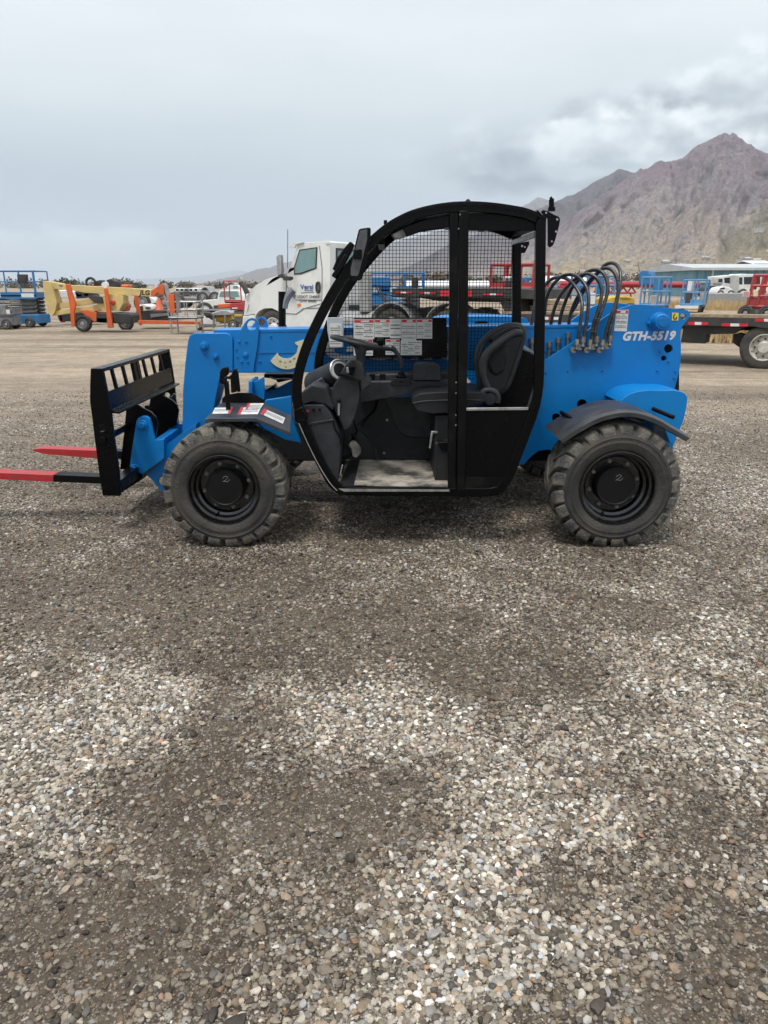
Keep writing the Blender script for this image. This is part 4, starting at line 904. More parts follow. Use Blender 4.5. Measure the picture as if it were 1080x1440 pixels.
# pale, loose-gravel patches and bare damp patches (places on the ground)
PALE = [((60, 1030), .55, .34, 1.0), ((150, 1010), .35, .25, .8), ((30, 1160), .3, .22, .8), ((20, 930), .6, .5, .6), ((90, 1220), .15, .12, .4), ((420, 975), .3, .25, .6), ((600, 1040), .42, .28, 1.0), ((560, 1010), .5, .3, .6),
        ((720, 1260), .26, .26, 1.0), ((760, 1150), .26, .2, .85), ((840, 1080), .3, .25, .5), ((640, 1400), .34, .16, .95), ((900, 1420), .3, .12, .45), ((1060, 1020), .3, .35, .75), ((980, 950), .6, .5, .6), ((930, 1000), .4, .3, .4), ((460, 1380), .2, .12, .4),
        ((1050, 700), 1.0, 1.0, .5), ((1060, 850), .8, .8, .35), ((700, 820), .8, .5, .3), ((280, 1060), .16, .14, .4), ((320, 1180), .14, .12, .35), ((560, 1120), .12, .1, .2), ((880, 1250), .25, .2, .35), ((100, 800), .9, .5, .25)]
MUD = [((200, 1150), .26, .2, 1.0), ((130, 1290), .3, .2, 1.0), ((60, 1350), .25, .16, .7), ((300, 1010), .28, .3, .8), ((340, 1080), .2, .12, .6), ((420, 900), .6, .45, .8), ((240, 830), .9, .5, .7), ((540, 1170), .15, .14, .5), ((590, 1090), .14, .12, .7), ((860, 1290), .22, .2, .6), ((760, 960), .6, .3, .5), ((900, 1060), .3, .22, .5),
       ((420, 1260), .16, .14, .4), ((820, 880), .8, .5, .45), ((330, 780), .8, .5, .5), ((120, 620), 1.2, 1.2, .3), ((1000, 1180), .25, .2, .3), ((380, 1150), .1, .1, .4), ((960, 1330), .3, .2, .55), ((1030, 1130), .25, .2, .35), ((520, 1300), .12, .2, .3), ((480, 1080), .2, .14, .35), ((640, 900), .5, .3, .35), ((860, 980), .25, .2, .3)]
def fields(x, y):
    p = np.zeros_like(x); m = np.zeros_like(x)
    wx = x + (vnoise(x, y, 3, 3, 2.5) - .5) * .5; wy = y + (vnoise(x, y, 4, 3, 2.5) - .5) * .5
    for src, dst in ((PALE, 0), (MUD, 1)):
        for (px, py), rx, ry, a in src:
            g = PG(px, py); v = a * np.exp(-(((wx - g.x) / rx) ** 2 + ((wy - g.y) / ry) ** 2))
            if dst == 0: p += v
            else: m += v
    far = np.clip((np.hypot(x, y) - 4.5) / 3, 0, 1)
    p += far * .9 * np.clip((vnoise(x, y * 1.6, 8, 4, .35) - .45) * 3, 0, 1)
    f = p - m + (vnoise(x, y, 5, 4, 1.9) - .5) * 1.1 + (vnoise(x, y, 6, 5, 5.0) - .5) * 2.4
    return np.clip(f * .60 + .36, 0, 1)
def height(x, y):
    h = (vnoise(x, y, 12, 4, .8) - .5) * .03 + (vnoise(x, y, 13, 3, 5) - .5) * .012
    return h * np.clip(1.2 - np.hypot(x - .2, y - 5) * 0, 0, 1)
N = 420
t = np.linspace(-1, 1, N); 
def warp(t, near, far, p): return near * t + (far - near) * np.sign(t) * np.abs(t) ** p
gxs = warp(t, 9.0, 9000, 13); gys = 4.2 + warp(t, 8.0, 9000, 13)
GX, GY = np.meshgrid(gxs, gys, indexing='ij'); X, Y = GX.ravel(), GY.ravel()
Z = height(X, Y) * np.clip(2 - np.hypot(X, Y - 4) / 20, 0, 1)
# flatten where the tyres stand
for tx in (FWX, RWX):
    for ty in (YT + .13, 6.14):
        Z = Z * (1 - np.exp(-(((X - tx) / .35) ** 2 + ((Y - ty) / .35) ** 2)))
idx = np.arange(N * N).reshape(N, N)
F = np.stack([idx[:-1, :-1], idx[1:, :-1], idx[1:, 1:], idx[:-1, 1:]], -1).reshape(-1, 4)
gm = bpy.data.meshes.new('ground'); gm.from_pydata(np.stack([X, Y, Z], 1).tolist(), [], F.tolist())
at = gm.attributes.new('gravel', 'FLOAT', 'POINT'); at.data.foreach_set('value', fields(X, Y).astype(np.float32)); gm.shade_smooth()
ground = bpy.data.objects.new('ground', gm); COL.objects.link(ground); ground['kind'] = 'structure'
# ground shader: damp fines with crushed stone in it
m = bpy.data.materials.new('ground_soil'); m.use_nodes = True; nt = m.node_tree; L = nt.links; b = nt.nodes['Principled BSDF']; gm.materials.append(m)
tc = nn('ShaderNodeTexCoord'); ga = nn('ShaderNodeAttribute'); ga.attribute_name = 'gravel'
def noise_(scale, det=5, rough=.6, vec=None):
    n = nn('ShaderNodeTexNoise'); n.inputs['Scale'].default_value = scale; n.inputs['Detail'].default_value = det; n.inputs['Roughness'].default_value = rough; L.new(vec or tc.outputs['Object'], n.inputs['Vector']); return n.outputs['Fac']
soil = ramp(noise_(1.1, 8, .65), [(0.3, srgb(60, 52, 44)), (0.7, srgb(100, 88, 74))])
soil = mixc(1.0, soil, ramp(noise_(90, 3, .7), [(0.3, (.62, .61, .60)), (0.7, (1.25, 1.25, 1.25))]), 'MULTIPLY')
wet = ramp(noise_(.8, 5, .6), [(0.42, (.72, .70, .68)), (0.58, (1.08, 1.08, 1.08))]); soil = mixc(1.0, soil, wet, 'MULTIPLY')
STOPS = [(0.0, srgb(56, 53, 50)), (0.16, srgb(90, 82, 73)), (0.30, srgb(126, 114, 98)), (0.44, srgb(150, 145, 136)), (0.56, srgb(100, 100, 101)), (0.68, srgb(172, 164, 150)), (0.80, srgb(134, 128, 120)), (0.92, srgb(128, 104, 80)), (1.0, srgb(194, 190, 182))]
def stones(scale, thr0, thr1):
    v = nn('ShaderNodeTexVoronoi'); v.inputs['Scale'].default_value = scale; v.inputs['Randomness'].default_value = 1.0
    nz = nn('ShaderNodeTexNoise'); nz.inputs['Scale'].default_value = scale * .6; L.new(tc.outputs['Object'], nz.inputs['Vector'])
    vm = nn('ShaderNodeVectorMath', operation='MULTIPLY_ADD'); L.new(nz.outputs['Color'], vm.inputs[0]); vm.inputs[1].default_value = (.6 / scale,) * 3; L.new(tc.outputs['Object'], vm.inputs[2]); L.new(vm.outputs[0], v.inputs['Vector'])
    s2 = nn('ShaderNodeSeparateColor'); L.new(v.outputs['Color'], s2.inputs[0]); c = ramp(s2.outputs[0], STOPS, 'LINEAR')
    # a cell is a stone if its random value is under the local gravel density
    dens = math_('MULTIPLY_ADD', ga.outputs['Fac'], thr1 - thr0, thr0); isst = math_('LESS_THAN', s2.outputs[1], dens)
    edge = ramp(v.outputs['Distance'], [(0.38, (1, 1, 1)), (0.62, (0, 0, 0))]); be = nn('ShaderNodeRGBToBW'); L.new(edge, be.inputs[0])
    return c, math_('MULTIPLY', isst, be.outputs[0]), v.outputs['Distance']
c1, f1, d1 = stones(66, .14, 1.0); c2, f2, d2 = stones(150, .40, .95); c3, f3, d3 = stones(40, .02, .25)
dist = nn('ShaderNodeVectorMath', operation='LENGTH'); L.new(tc.outputs['Object'], dist.inputs[0])
soil = mixc(1.0, soil, ramp(ga.outputs['Fac'], [(0.25, (1, 1, 1)), (0.6, (.40, .38, .36))]), 'MULTIPLY')  # wet soil darkened under dense gravel; crevice shade put into its colour
tot = mixc(f2, soil, mixc(1.0, c2, (.66, .63, .60), 'MULTIPLY')); tot = mixc(f1, tot, c1); tot = mixc(f3, tot, c3)
# far yard: compacted tan with tyre tracks running across
vt = nn('ShaderNodeMapping'); vt.inputs['Scale'].default_value = (.05, .75, 1); vt.inputs['Rotation'].default_value = (0, 0, R(6)); L.new(tc.outputs['Object'], vt.inputs['Vector'])
tr = noise_(1.0, 6, .65, vt.outputs[0]); farc = ramp(tr, [(0.35, srgb(122, 108, 91)), (0.48, srgb(162, 146, 124)), (0.6, srgb(192, 175, 150)), (0.72, srgb(146, 132, 114))])
farc = mixc(1.0, farc, ramp(noise_(2.2, 9, .8), [(0.35, (.62, .61, .60)), (0.5, (.98, .97, .96)), (0.66, (1.28, 1.28, 1.28))]), 'MULTIPLY')
farc = mixc(1.0, farc, ramp(noise_(75, 4, .8), [(0.36, (.55, .54, .53)), (0.5, (.98, .98, .98)), (0.64, (1.45, 1.45, 1.45))]), 'MULTIPLY')
farc = mixc(1.0, farc, ramp(noise_(22, 5, .75), [(0.36, (.70, .69, .68)), (0.64, (1.22, 1.22, 1.22))]), 'MULTIPLY')
fd = math_('MULTIPLY_ADD', dist.outputs['Value'], 1 / 9, -.55, clamp=True)
tot = mixc(math_('MULTIPLY', fd, .62), tot, farc)
L.new(tot, b.inputs['Base Color'])
b.inputs['Roughness'].default_value = .78; b.inputs['Specular IOR Level'].default_value = .35
hgt = math_('ADD', math_('MULTIPLY', f1, math_('SUBTRACT', .6, d1)), math_('MULTIPLY', math_('MULTIPLY', f2, math_('SUBTRACT', .6, d2)), .4)); hgt = math_('ADD', hgt, math_('MULTIPLY', noise_(70, 4, .7), .35))
hgt = math_('ADD', hgt, math_('MULTIPLY', math_('MULTIPLY', f3, math_('SUBTRACT', .6, d3)), 1.3))
bp = nn('ShaderNodeBump'); bp.inputs['Strength'].default_value = .9; bp.inputs['Distance'].default_value = .012; L.new(hgt, bp.inputs['Height']); L.new(bp.outputs[0], b.inputs['Normal'])

# loose stones: point cloud with instanced pebbles
ms = bpy.data.materials.new('pebble'); ms.use_nodes = True; nt = ms.node_tree; L = nt.links; b = nt.nodes['Principled BSDF']
oi = nn('ShaderNodeObjectInfo'); ia = nn('ShaderNodeAttribute'); ia.attribute_type = 'INSTANCER'; ia.attribute_name = 'tone'
tc = nn('ShaderNodeTexCoord')
c = ramp(oi.outputs['Random'], STOPS[:-2] + [(0.86, srgb(138, 116, 92)), (0.91, srgb(196, 192, 184)), (0.96, srgb(140, 146, 153)), (0.992, srgb(204, 201, 196)), (.999, srgb(150, 104, 80))])
c = mixc(1.0, c, ramp(ia.outputs['Fac'], [(0.0, (.50, .45, .39)), (.45, (.80, .75, .68)), (1.0, (1.42, 1.42, 1.40))]), 'MULTIPLY')
nz = nn('ShaderNodeTexNoise'); nz.inputs['Scale'].default_value = 2.2; nz.inputs['Detail'].default_value = 6; L.new(tc.outputs['Object'], nz.inputs['Vector'])
c = mixc(1.0, c, ramp(nz.outputs['Fac'], [(0.3, (.78, .76, .73)), (0.7, (1.12, 1.12, 1.12))]), 'MULTIPLY')
L.new(c, b.inputs['Base Color']); b.inputs['Roughness'].default_value = .62; b.inputs['Specular IOR Level'].default_value = .4
pc_ = bpy.data.collections.new('pebble_shapes')
for i in range(10):
    bm = bmesh.new(); bmesh.ops.create_icosphere(bm, subdivisions=2, radius=1.0)
    rs = random.Random(i + 50); off = Vector((rs.uniform(0, 50), rs.uniform(0, 50), 0))
    planes = [(Vector((rs.gauss(0, 1), rs.gauss(0, 1), rs.gauss(0, 1))).normalized(), rs.uniform(.55, .85)) for _ in range(9)]
    for v in bm.verts:
        p = v.co.copy()
        for n_, d_ in planes:
            k_ = p.dot(n_)
            if k_ > d_: p -= n_ * (k_ - d_) * .85
        p *= 1 + .12 * noise.noise(v.co * 1.5 + off)
        v.co = Vector((p.x * rs.uniform(1.15, 1.16) if i % 2 else p.x * 1.35, p.y, p.z * (.62 if i % 3 else .8)))
    me = bpy.data.meshes.new('pebble'); bm.to_mesh(me); bm.free(); me.shade_smooth(); me.set_sharp_from_angle(angle=R(38)); me.materials.append(ms)
    pc_.objects.link(bpy.data.objects.new('pebble%02d' % i, me))
def scatter(n, dmin, dmax, power, rmin, rmax, thr0, thr1, seed):
    r = np.random.default_rng(seed)
    d = dmin + (dmax - dmin) * r.random(n) ** power; half = d * .64 + .35
    x = (r.random(n) * 2 - 1) * half; y = d
    f = fields(x, y); t0_ = thr0 + np.clip((d - 1.9) / 1.6, 0, 1) * .28; t0_ = t0_; keep = (r.random(n) < np.clip((dmax - d) / (dmax * .45), 0, 1) ** .8) & (r.random(n) < t0_ + (thr1 - t0_) * np.clip(f * 1.35 - .2, 0, 1))
    x, y, f = x[keep], y[keep], f[keep]; u = r.random(len(x)); rad = rmin + (rmax - rmin) * u ** 2.4
    return x, y, f, rad
sets = [scatter(440000, .75, 11.5, 1.0, .0034, .0115, .15, 1.0, 1), scatter(330000, .7, 6.5, .95, .0016, .0038, .30, 1.0, 2), scatter(1500, .9, 8, .9, .010, .017, .2, .8, 3)]
x, y, f, rad = [np.concatenate([s[i] for s in sets]) for i in range(4)]
extra = [((50, 948), .026), ((770, 1002), .024), ((277, 1116), .014), ((510, 1268), .013), ((330, 1446), .034), ((475, 1178), .015), ((785, 1105), .017), ((840, 1418), .02), ((1045, 1228), .012), ((1030, 1262), .015), ((885, 1137), .015)]
n0 = len(x)
ex = [PG(*p) for p, _ in extra]; x = np.concatenate([x, [e.x for e in ex]]); y = np.concatenate([y, [e.y for e in ex]]); f = np.concatenate([f, [1.0] * len(ex)]); rad = np.concatenate([rad, [r_ for _, r_ in extra]])
rs = np.random.default_rng(5); K = len(x)
z = height(x, y) * np.clip(2 - np.hypot(x, y - 4) / 20, 0, 1) + rad * (rs.random(K) * .55 - .12)
for tx in (FWX, RWX): z = np.where(((x - tx) ** 2 < .02) & (abs(y - YT - .13) < .14), -.02, z)
pm_ = bpy.data.meshes.new('gravel'); pm_.vertices.add(K); pm_.vertices.foreach_set('co', np.stack([x, y, z], 1).astype(np.float32).ravel())
tone = np.clip(.05 + .80 * f + (rs.random(K) - .5) * .6, 0, 1); tone[len(sets[0][0]):len(sets[0][0]) + len(sets[1][0])] *= .55; tone[len(sets[0][0]) + len(sets[1][0]):] *= .75; tone[n0:] = .62
a = pm_.attributes.new('tone', 'FLOAT', 'POINT'); a.data.foreach_set('value', tone.astype(np.float32))
a = pm_.attributes.new('rad', 'FLOAT', 'POINT'); a.data.foreach_set('value', rad.astype(np.float32))
rot = np.stack([(rs.random(K) - .5) * .9, (rs.random(K) - .5) * .9, rs.random(K) * 6.283], 1)
a = pm_.attributes.new('rot', 'FLOAT_VECTOR', 'POINT'); a.data.foreach_set('vector', rot.astype(np.float32).ravel())
grv = bpy.data.objects.new('gravel', pm_); COL.objects.link(grv); tag(grv, 'loose pale and brown pebbles strewn over the damp yard', 'gravel', kind='stuff')
ng = bpy.data.node_groups.new('gravel_scatter', 'GeometryNodeTree'); ng.interface.new_socket('Geometry', in_out='INPUT', socket_type='NodeSocketGeometry'); ng.interface.new_socket('Geometry', in_out='OUTPUT', socket_type='NodeSocketGeometry')
gi_, go = ng.nodes.new('NodeGroupInput'), ng.nodes.new('NodeGroupOutput')
ip = ng.nodes.new('GeometryNodeInstanceOnPoints'); ci = ng.nodes.new('GeometryNodeCollectionInfo'); ci.inputs['Collection'].default_value = pc_; ci.inputs['Separate Children'].default_value = True; ci.inputs['Reset Children'].default_value = True
m2p = ng.nodes.new('GeometryNodeMeshToPoints'); ng.links.new(gi_.outputs[0], m2p.inputs[0])
ng.links.new(m2p.outputs[0], ip.inputs['Points']); ng.links.new(ci.outputs[0], ip.inputs['Instance']); ip.inputs['Pick Instance'].default_value = True
na = ng.nodes.new('GeometryNodeInputNamedAttribute'); na.data_type = 'FLOAT'; na.inputs[0].default_value = 'rad'; ng.links.new(na.outputs[0], ip.inputs['Scale'])
nr = ng.nodes.new('GeometryNodeInputNamedAttribute'); nr.data_type = 'FLOAT_VECTOR'; nr.inputs[0].default_value = 'rot'; ng.links.new(nr.outputs[0], ip.inputs['Rotation'])
ri = ng.nodes.new('FunctionNodeRandomValue'); ri.data_type = 'INT'; ri.inputs[4].default_value = 0; ri.inputs[5].default_value = 9; ng.links.new(ri.outputs[2], ip.inputs['Instance Index'])
ng.links.new(ip.outputs[0], go.inputs[0])
md = grv.modifiers.new('scatter', 'NODES'); md.node_group = ng
# ================================================================== MOUNTAINS
def interp(xs, ys, x): return np.interp(x, xs, ys)
def mountain(name, sky_pts, dist, foot, material, u0, u1, du, nv, rough, seed, bench=.10, power=1.1, rid=1.0, jit=1.0):
    sx_ = [p[0] for p in sky_pts]; sy_ = [p[1] for p in sky_pts]
    us = np.arange(u0, u1 + du, du); vs_ = np.concatenate([np.linspace(0, 1, nv), [1.06, 1.2, 1.5]])
    U, V = np.meshgrid(us, vs_, indexing='ij')
    py = interp(sx_, sy_, U) + (vnoise(U * .05, U * 0 + seed, seed, 5, 1.0) - .5) * 4 * jit + (vnoise(U * .3, U * 0 + seed, seed + 1, 3, 1.0) - .5) * 2.0 * jit
    dx = (U - 540.0); dy = FPX * cp + (720 - py) * sp_; dz = -FPX * sp_ + (720 - py) * cp
    hl = np.hypot(dx, dy); H = np.maximum(dz / hl * dist, 0.5) + CAM_H
    vv = np.clip(V, 0, 1); D = foot + (dist - foot) * V
    prof = bench * vv + (1 - bench) * np.clip((vv - .18) / .82, 0, 1) ** power
    prof = np.where(V > 1, 1 - (V - 1) * 1.3, prof)
    cx, cyv = dx / hl * D, dy / hl * D
    k = 4.0 / (dist / 1000) / 1000
    # ravines run down the slope: stretched ridged noise
    wob = (vnoise(cx * k, cyv * k, seed + 2, 3, 3.0) - .5) * 60
    n1_ = 1 - np.abs(vnoise((U + wob) * .022, V * 1.7, seed + 3, 5, 1.0) * 2 - 1); n2_ = 1 - np.abs(vnoise((U + wob * 1.6 + V * 60) * .06, V * 4, seed + 4, 5, 1.0) * 2 - 1)
    env = np.clip(prof * 3, 0, 1) * np.clip((1.02 - V) * 6, 0, 1)
    Hn = H * (prof + rid * env * ((n1_ - .6) * .15 + (n2_ - .6) * .075 + (vnoise(U * .2, V * 30, seed + 5, 3, 1.0) - .5) * .03))
    Hn = np.where(V >= 1, H * prof, np.minimum(Hn, H * (.02 + .98 * (D / dist)) * 1.0))
    Dn = D + env * (n1_ - .6) * (dist - foot) * -.10
    x, y = dx / hl * Dn, dy / hl * Dn
    nu, nvv = U.shape; idx = np.arange(nu * nvv).reshape(nu, nvv)
    F = np.stack([idx[:-1, :-1], idx[1:, :-1], idx[1:, 1:], idx[:-1, 1:]], -1).reshape(-1, 4)
    me = bpy.data.meshes.new(name); me.from_pydata(np.stack([x.ravel(), y.ravel(), Hn.ravel() - 1.0], 1).tolist(), [], F.tolist()); me.shade_smooth(); me.materials.append(material)
    a = me.attributes.new('rel', 'FLOAT', 'POINT'); a.data.foreach_set('value', (prof.ravel()).astype(np.float32))
    o = bpy.data.objects.new(name, me); COL.objects.link(o); o['kind'] = 'structure'; return o
def mtn_mat(name, lowc, midc, highc, rock, scale, snow=None):
    global nt, L
    gold = (.46, .36, .21)
    m = bpy.data.materials.new(name); m.use_nodes = True; nt = m.node_tree; L = nt.links; b = nt.nodes['Principled BSDF']
    at_ = nn('ShaderNodeAttribute'); at_.attribute_name = 'rel'; tc_ = nn('ShaderNodeTexCoord')
    def nz_(s, d=8, r=.65, m3=(1, 1, 1)):
        mp = nn('ShaderNodeMapping'); mp.inputs['Scale'].default_value = m3; L.new(tc_.outputs['Object'], mp.inputs[0])
        n = nn('ShaderNodeTexNoise'); n.inputs['Scale'].default_value = s; n.inputs['Detail'].default_value = d; n.inputs['Roughness'].default_value = r; L.new(mp.outputs[0], n.inputs['Vector']); return n.outputs['Fac']
    f = math_('ADD', at_.outputs['Fac'], math_('MULTIPLY_ADD', nz_(scale * .5), .9, -.45))
    c = ramp(f, [(0.0, gold), (0.06, gold), (0.16, lowc), (0.45, midc), (0.8, highc)])
    r_ = ramp(nz_(scale * 3, 10, .75, (1, 1, .45)), [(0.42, (0, 0, 0)), (0.60, (1, 1, 1))]); bw_ = nn('ShaderNodeRGBToBW'); L.new(r_, bw_.inputs[0])
    c = mixc(math_('MULTIPLY', bw_.outputs[0], .6), c, rock)
    sc2 = ramp(nz_(scale * 14, 6, .8), [(0.38, (.58, .55, .55)), (0.5, (1, 1, 1)), (0.64, (1.38, 1.34, 1.3))]); c = mixc(1.0, c, sc2, 'MULTIPLY')
    L.new(c, b.inputs['Base Color']); b.inputs['Roughness'].default_value = .95; b.inputs['Specular IOR Level'].default_value = .1
    bp_ = nn('ShaderNodeBump'); bp_.inputs['Strength'].default_value = 1.0; bp_.inputs['Distance'].default_value = 35; L.new(nz_(scale * 6, 8, .7), bp_.inputs['Height']); L.new(bp_.outputs[0], b.inputs['Normal'])
    return m
MM1 = mtn_mat('mountain_rock', (.43, .36, .27), (.28, .22, .22), (.21, .13, .16), (.23, .225, .255), .004)
MM4 = mtn_mat('ridge_rock', (.26, .21, .17), (.15, .12, .12), (.085, .065, .08), (.11, .10, .125), .004)
MM2 = mtn_mat('foothill_rock', (.44, .36, .22), (.34, .29, .20), (.25, .21, .165), (.24, .23, .21), .006)
MM3 = mtn_mat('far_mountain_rock', (.20, .17, .13), (.16, .14, .13), (.15, .14, .15), (.12, .12, .13), .0015)
Wc = lambda pts: cr('W', pts)
mountain('mountain', Wc([(-500, 640), (-200, 600), (0, 560), (100, 505), (200, 445), (300, 388), (400, 315), (480, 258), (560, 210), (600, 190), (640, 165), (690, 160), (740, 148), (800, 100), (850, 74), (905, 52), (950, 68), (1000, 95), (1080, 128)]) + [(1150, 235), (1300, 190), (1500, 230), (1700, 200)], 4000, 1300, MM1, 640, 1700, 1.6, 200, 1, 21, bench=.22)
mountain('foothill', [(860, 398), (900, 388), (940, 374), (980, 350), (1010, 325), (1045, 300), (1080, 278), (1200, 235), (1400, 250), (1700, 260)], 2900, 1150, MM2, 850, 1700, 1.8, 120, 1, 31, bench=.20)
mountain('mountain_ridge', [(430, 402), (515, 399), (560, 381), (600, 360), (631, 343), (700, 318), (740, 302), (770, 288)] + Wc([(230, 322), (290, 298), (350, 268), (430, 220), (490, 190), (530, 203), (560, 213), (700, 170), (800, 180)]) + [(1100, 300)], 5600, 2400, MM4, 430, 1100, 1.6, 130, 1, 41)
mountain('far_mountain', [(250, 402), (300, 394), (340, 386), (400, 369), (450, 362), (520, 348), (600, 330), (680, 308), (722, 296), (740, 287), (756, 278), (775, 283), (800, 292), (900, 300)], 9500, 6000, MM3, 240, 900, 2.0, 70, 1, 51)
mountain('far_hills', [(-700, 396), (-400, 388), (-100, 391), (0, 391), (60, 394), (140, 393), (200, 392), (255, 390), (300, 385), (330, 380), (360, 383), (420, 390), (520, 396), (700, 398)], 26000, 17000, MM3, -700, 700, 3.0, 40, 1, 61, jit=.5)

# ================================================================== BACKGROUND MACHINES
M_wht = mat('vehicle_white', (.72, .73, .71), .35, dark=(.55, .55, .53), scale=1.5, coat=.2, lo=.3, hi=.55)
M_lift = mat('lift_blue', (.02, .17, .42), .5, dark=(.05, .15, .28), scale=3, lo=.35, hi=.6)
M_liftp = mat('lift_faded_blue', (.07, .24, .48), .55, dark=(.16, .26, .38), scale=4, lo=.35, hi=.6)
M_lred = mat('lift_red', (.42, .03, .035), .5, dark=(.32, .05, .05), scale=3)
M_or = mat('machine_orange', (.72, .12, .02), .45, dark=(.50, .10, .03), scale=3)
M_bei = mat('boom_beige', (.66, .50, .19), .5, dark=(.50, .38, .17), scale=2.5)
M_grey = mat('machine_grey', (.24, .245, .25), .55, dark=(.13, .13, .13), scale=5)
M_lg = mat('galvanised_grey', (.42, .43, .43), .45, metal=.4, dark=(.28, .28, .28), scale=8)
M_blk = mat('machine_black', (.018, .018, .02), .6, dark=(.05, .048, .045), scale=4)
M_gl = mat('vehicle_glass', (.20, .33, .33), .08, var=.3, scale=1.2)
M_gld = mat('vehicle_glass_dark', (.03, .04, .045), .08, var=.3, scale=1.2)
M_rimw = mat('wheel_white', (.62, .60, .55), .4, dark=(.4, .36, .3), scale=9)
M_tyb = mat('road_tyre', (.028, .028, .028), .8, dark=(.07, .062, .052), scale=5)
M_yb = mat('machine_yellow', (.62, .40, .03), .5, dark=(.40, .26, .05), scale=5)
M_wood = mat('weathered_timber', (.42, .33, .22), .85, dark=(.20, .15, .10), scale=8, bump=.2)
M_teal = mat('warehouse_cladding', (.15, .31, .40), .6, dark=(.11, .24, .31), scale=.6)
M_roofg = mat('warehouse_roof', (.50, .52, .53), .5, var=.2, scale=.4)
M_rc = mat('car_red', (.38, .02, .03), .3, var=.2, coat=.3)
M_amb = mat('marker_orange', (.75, .18, .02), .4)
M_tr = mat('reflective_red', (.60, .02, .04), .35)
M_tw = mat('reflective_white', (.75, .75, .75), .35)
def simple_wheel(c, r, w, axis, parent, rimm, name='wheel', nuts=True):
    """axis points out of the visible face; c is the centre of the outer face"""
    c, ax = Vector(c), Vector(axis).normalized(); k = r
    t = MB(); t.lathe([(k * .56, -.02), (k * .60, 0), (k * .78, .012), (k * .90, 0), (k * .985, -.03), (k, -.06), (k, -w + .06), (k * .97, -w + .02), (k * .6, -w)], c, ax, 40)
    o = t.build(name, M_tyb, parent, smooth=40)
    q = MB(); q.lathe([(k * .59, 0), (k * .565, .005), (k * .54, -.03), (k * .46, -.08), (k * .30, -.06), (k * .27, -.03), (k * .25, .0), (k * .22, .01), (k * .001, .012)], c, ax, 32); ro = q.build('rim', rimm, o, smooth=30)
    if nuts:
        u = ax.cross(Vector((0, 0, 1))).normalized(); v = Vector((0, 0, 1)); 
        for i in range(8):
            n = MB(); a = i * math.pi / 4; p = c + (u * math.cos(a) + v * math.sin(a)) * k * .38 - ax * .068; n.cyl(p, k * .045, .03, ax, 8); n.build('wheel_nut', M_blk, o)
        for i in range(8):
            n = MB(); a = (i + .5) * math.pi / 4; p = c + (u * math.cos(a) + v * math.sin(a)) * k * .50 - ax * .055; n.cyl(p, k * .03, .02, ax, 8); n.build('hand_hole', M_blk, o)
    return o
class Plane:
    """vertical plane at a real distance; x right along it, depth away from the camera"""
    def __init__(s, pt, d=(1, 0)):
        s.pt = Vector((pt[0], pt[1], 0)); s.t = Vector((d[0], d[1], 0)).normalized(); s.n = Vector((-s.t.y, s.t.x, 0))
        if s.n.y < 0: s.n = -s.n      # away from camera
    def p(s, px, py, off=0.0): return PP(px, py, s.pt, s.n) + s.n * off
    def tr(s, pts, k=None, off=0.0): return [s.p(x, y, off) for x, y in (cr(k, pts) if k else pts)]
    def gx(s, px, off=0.0):        # ground point under a pixel column on this plane
        q = s.p(px, 500, off); return Vector((q.x, q.y, 0))

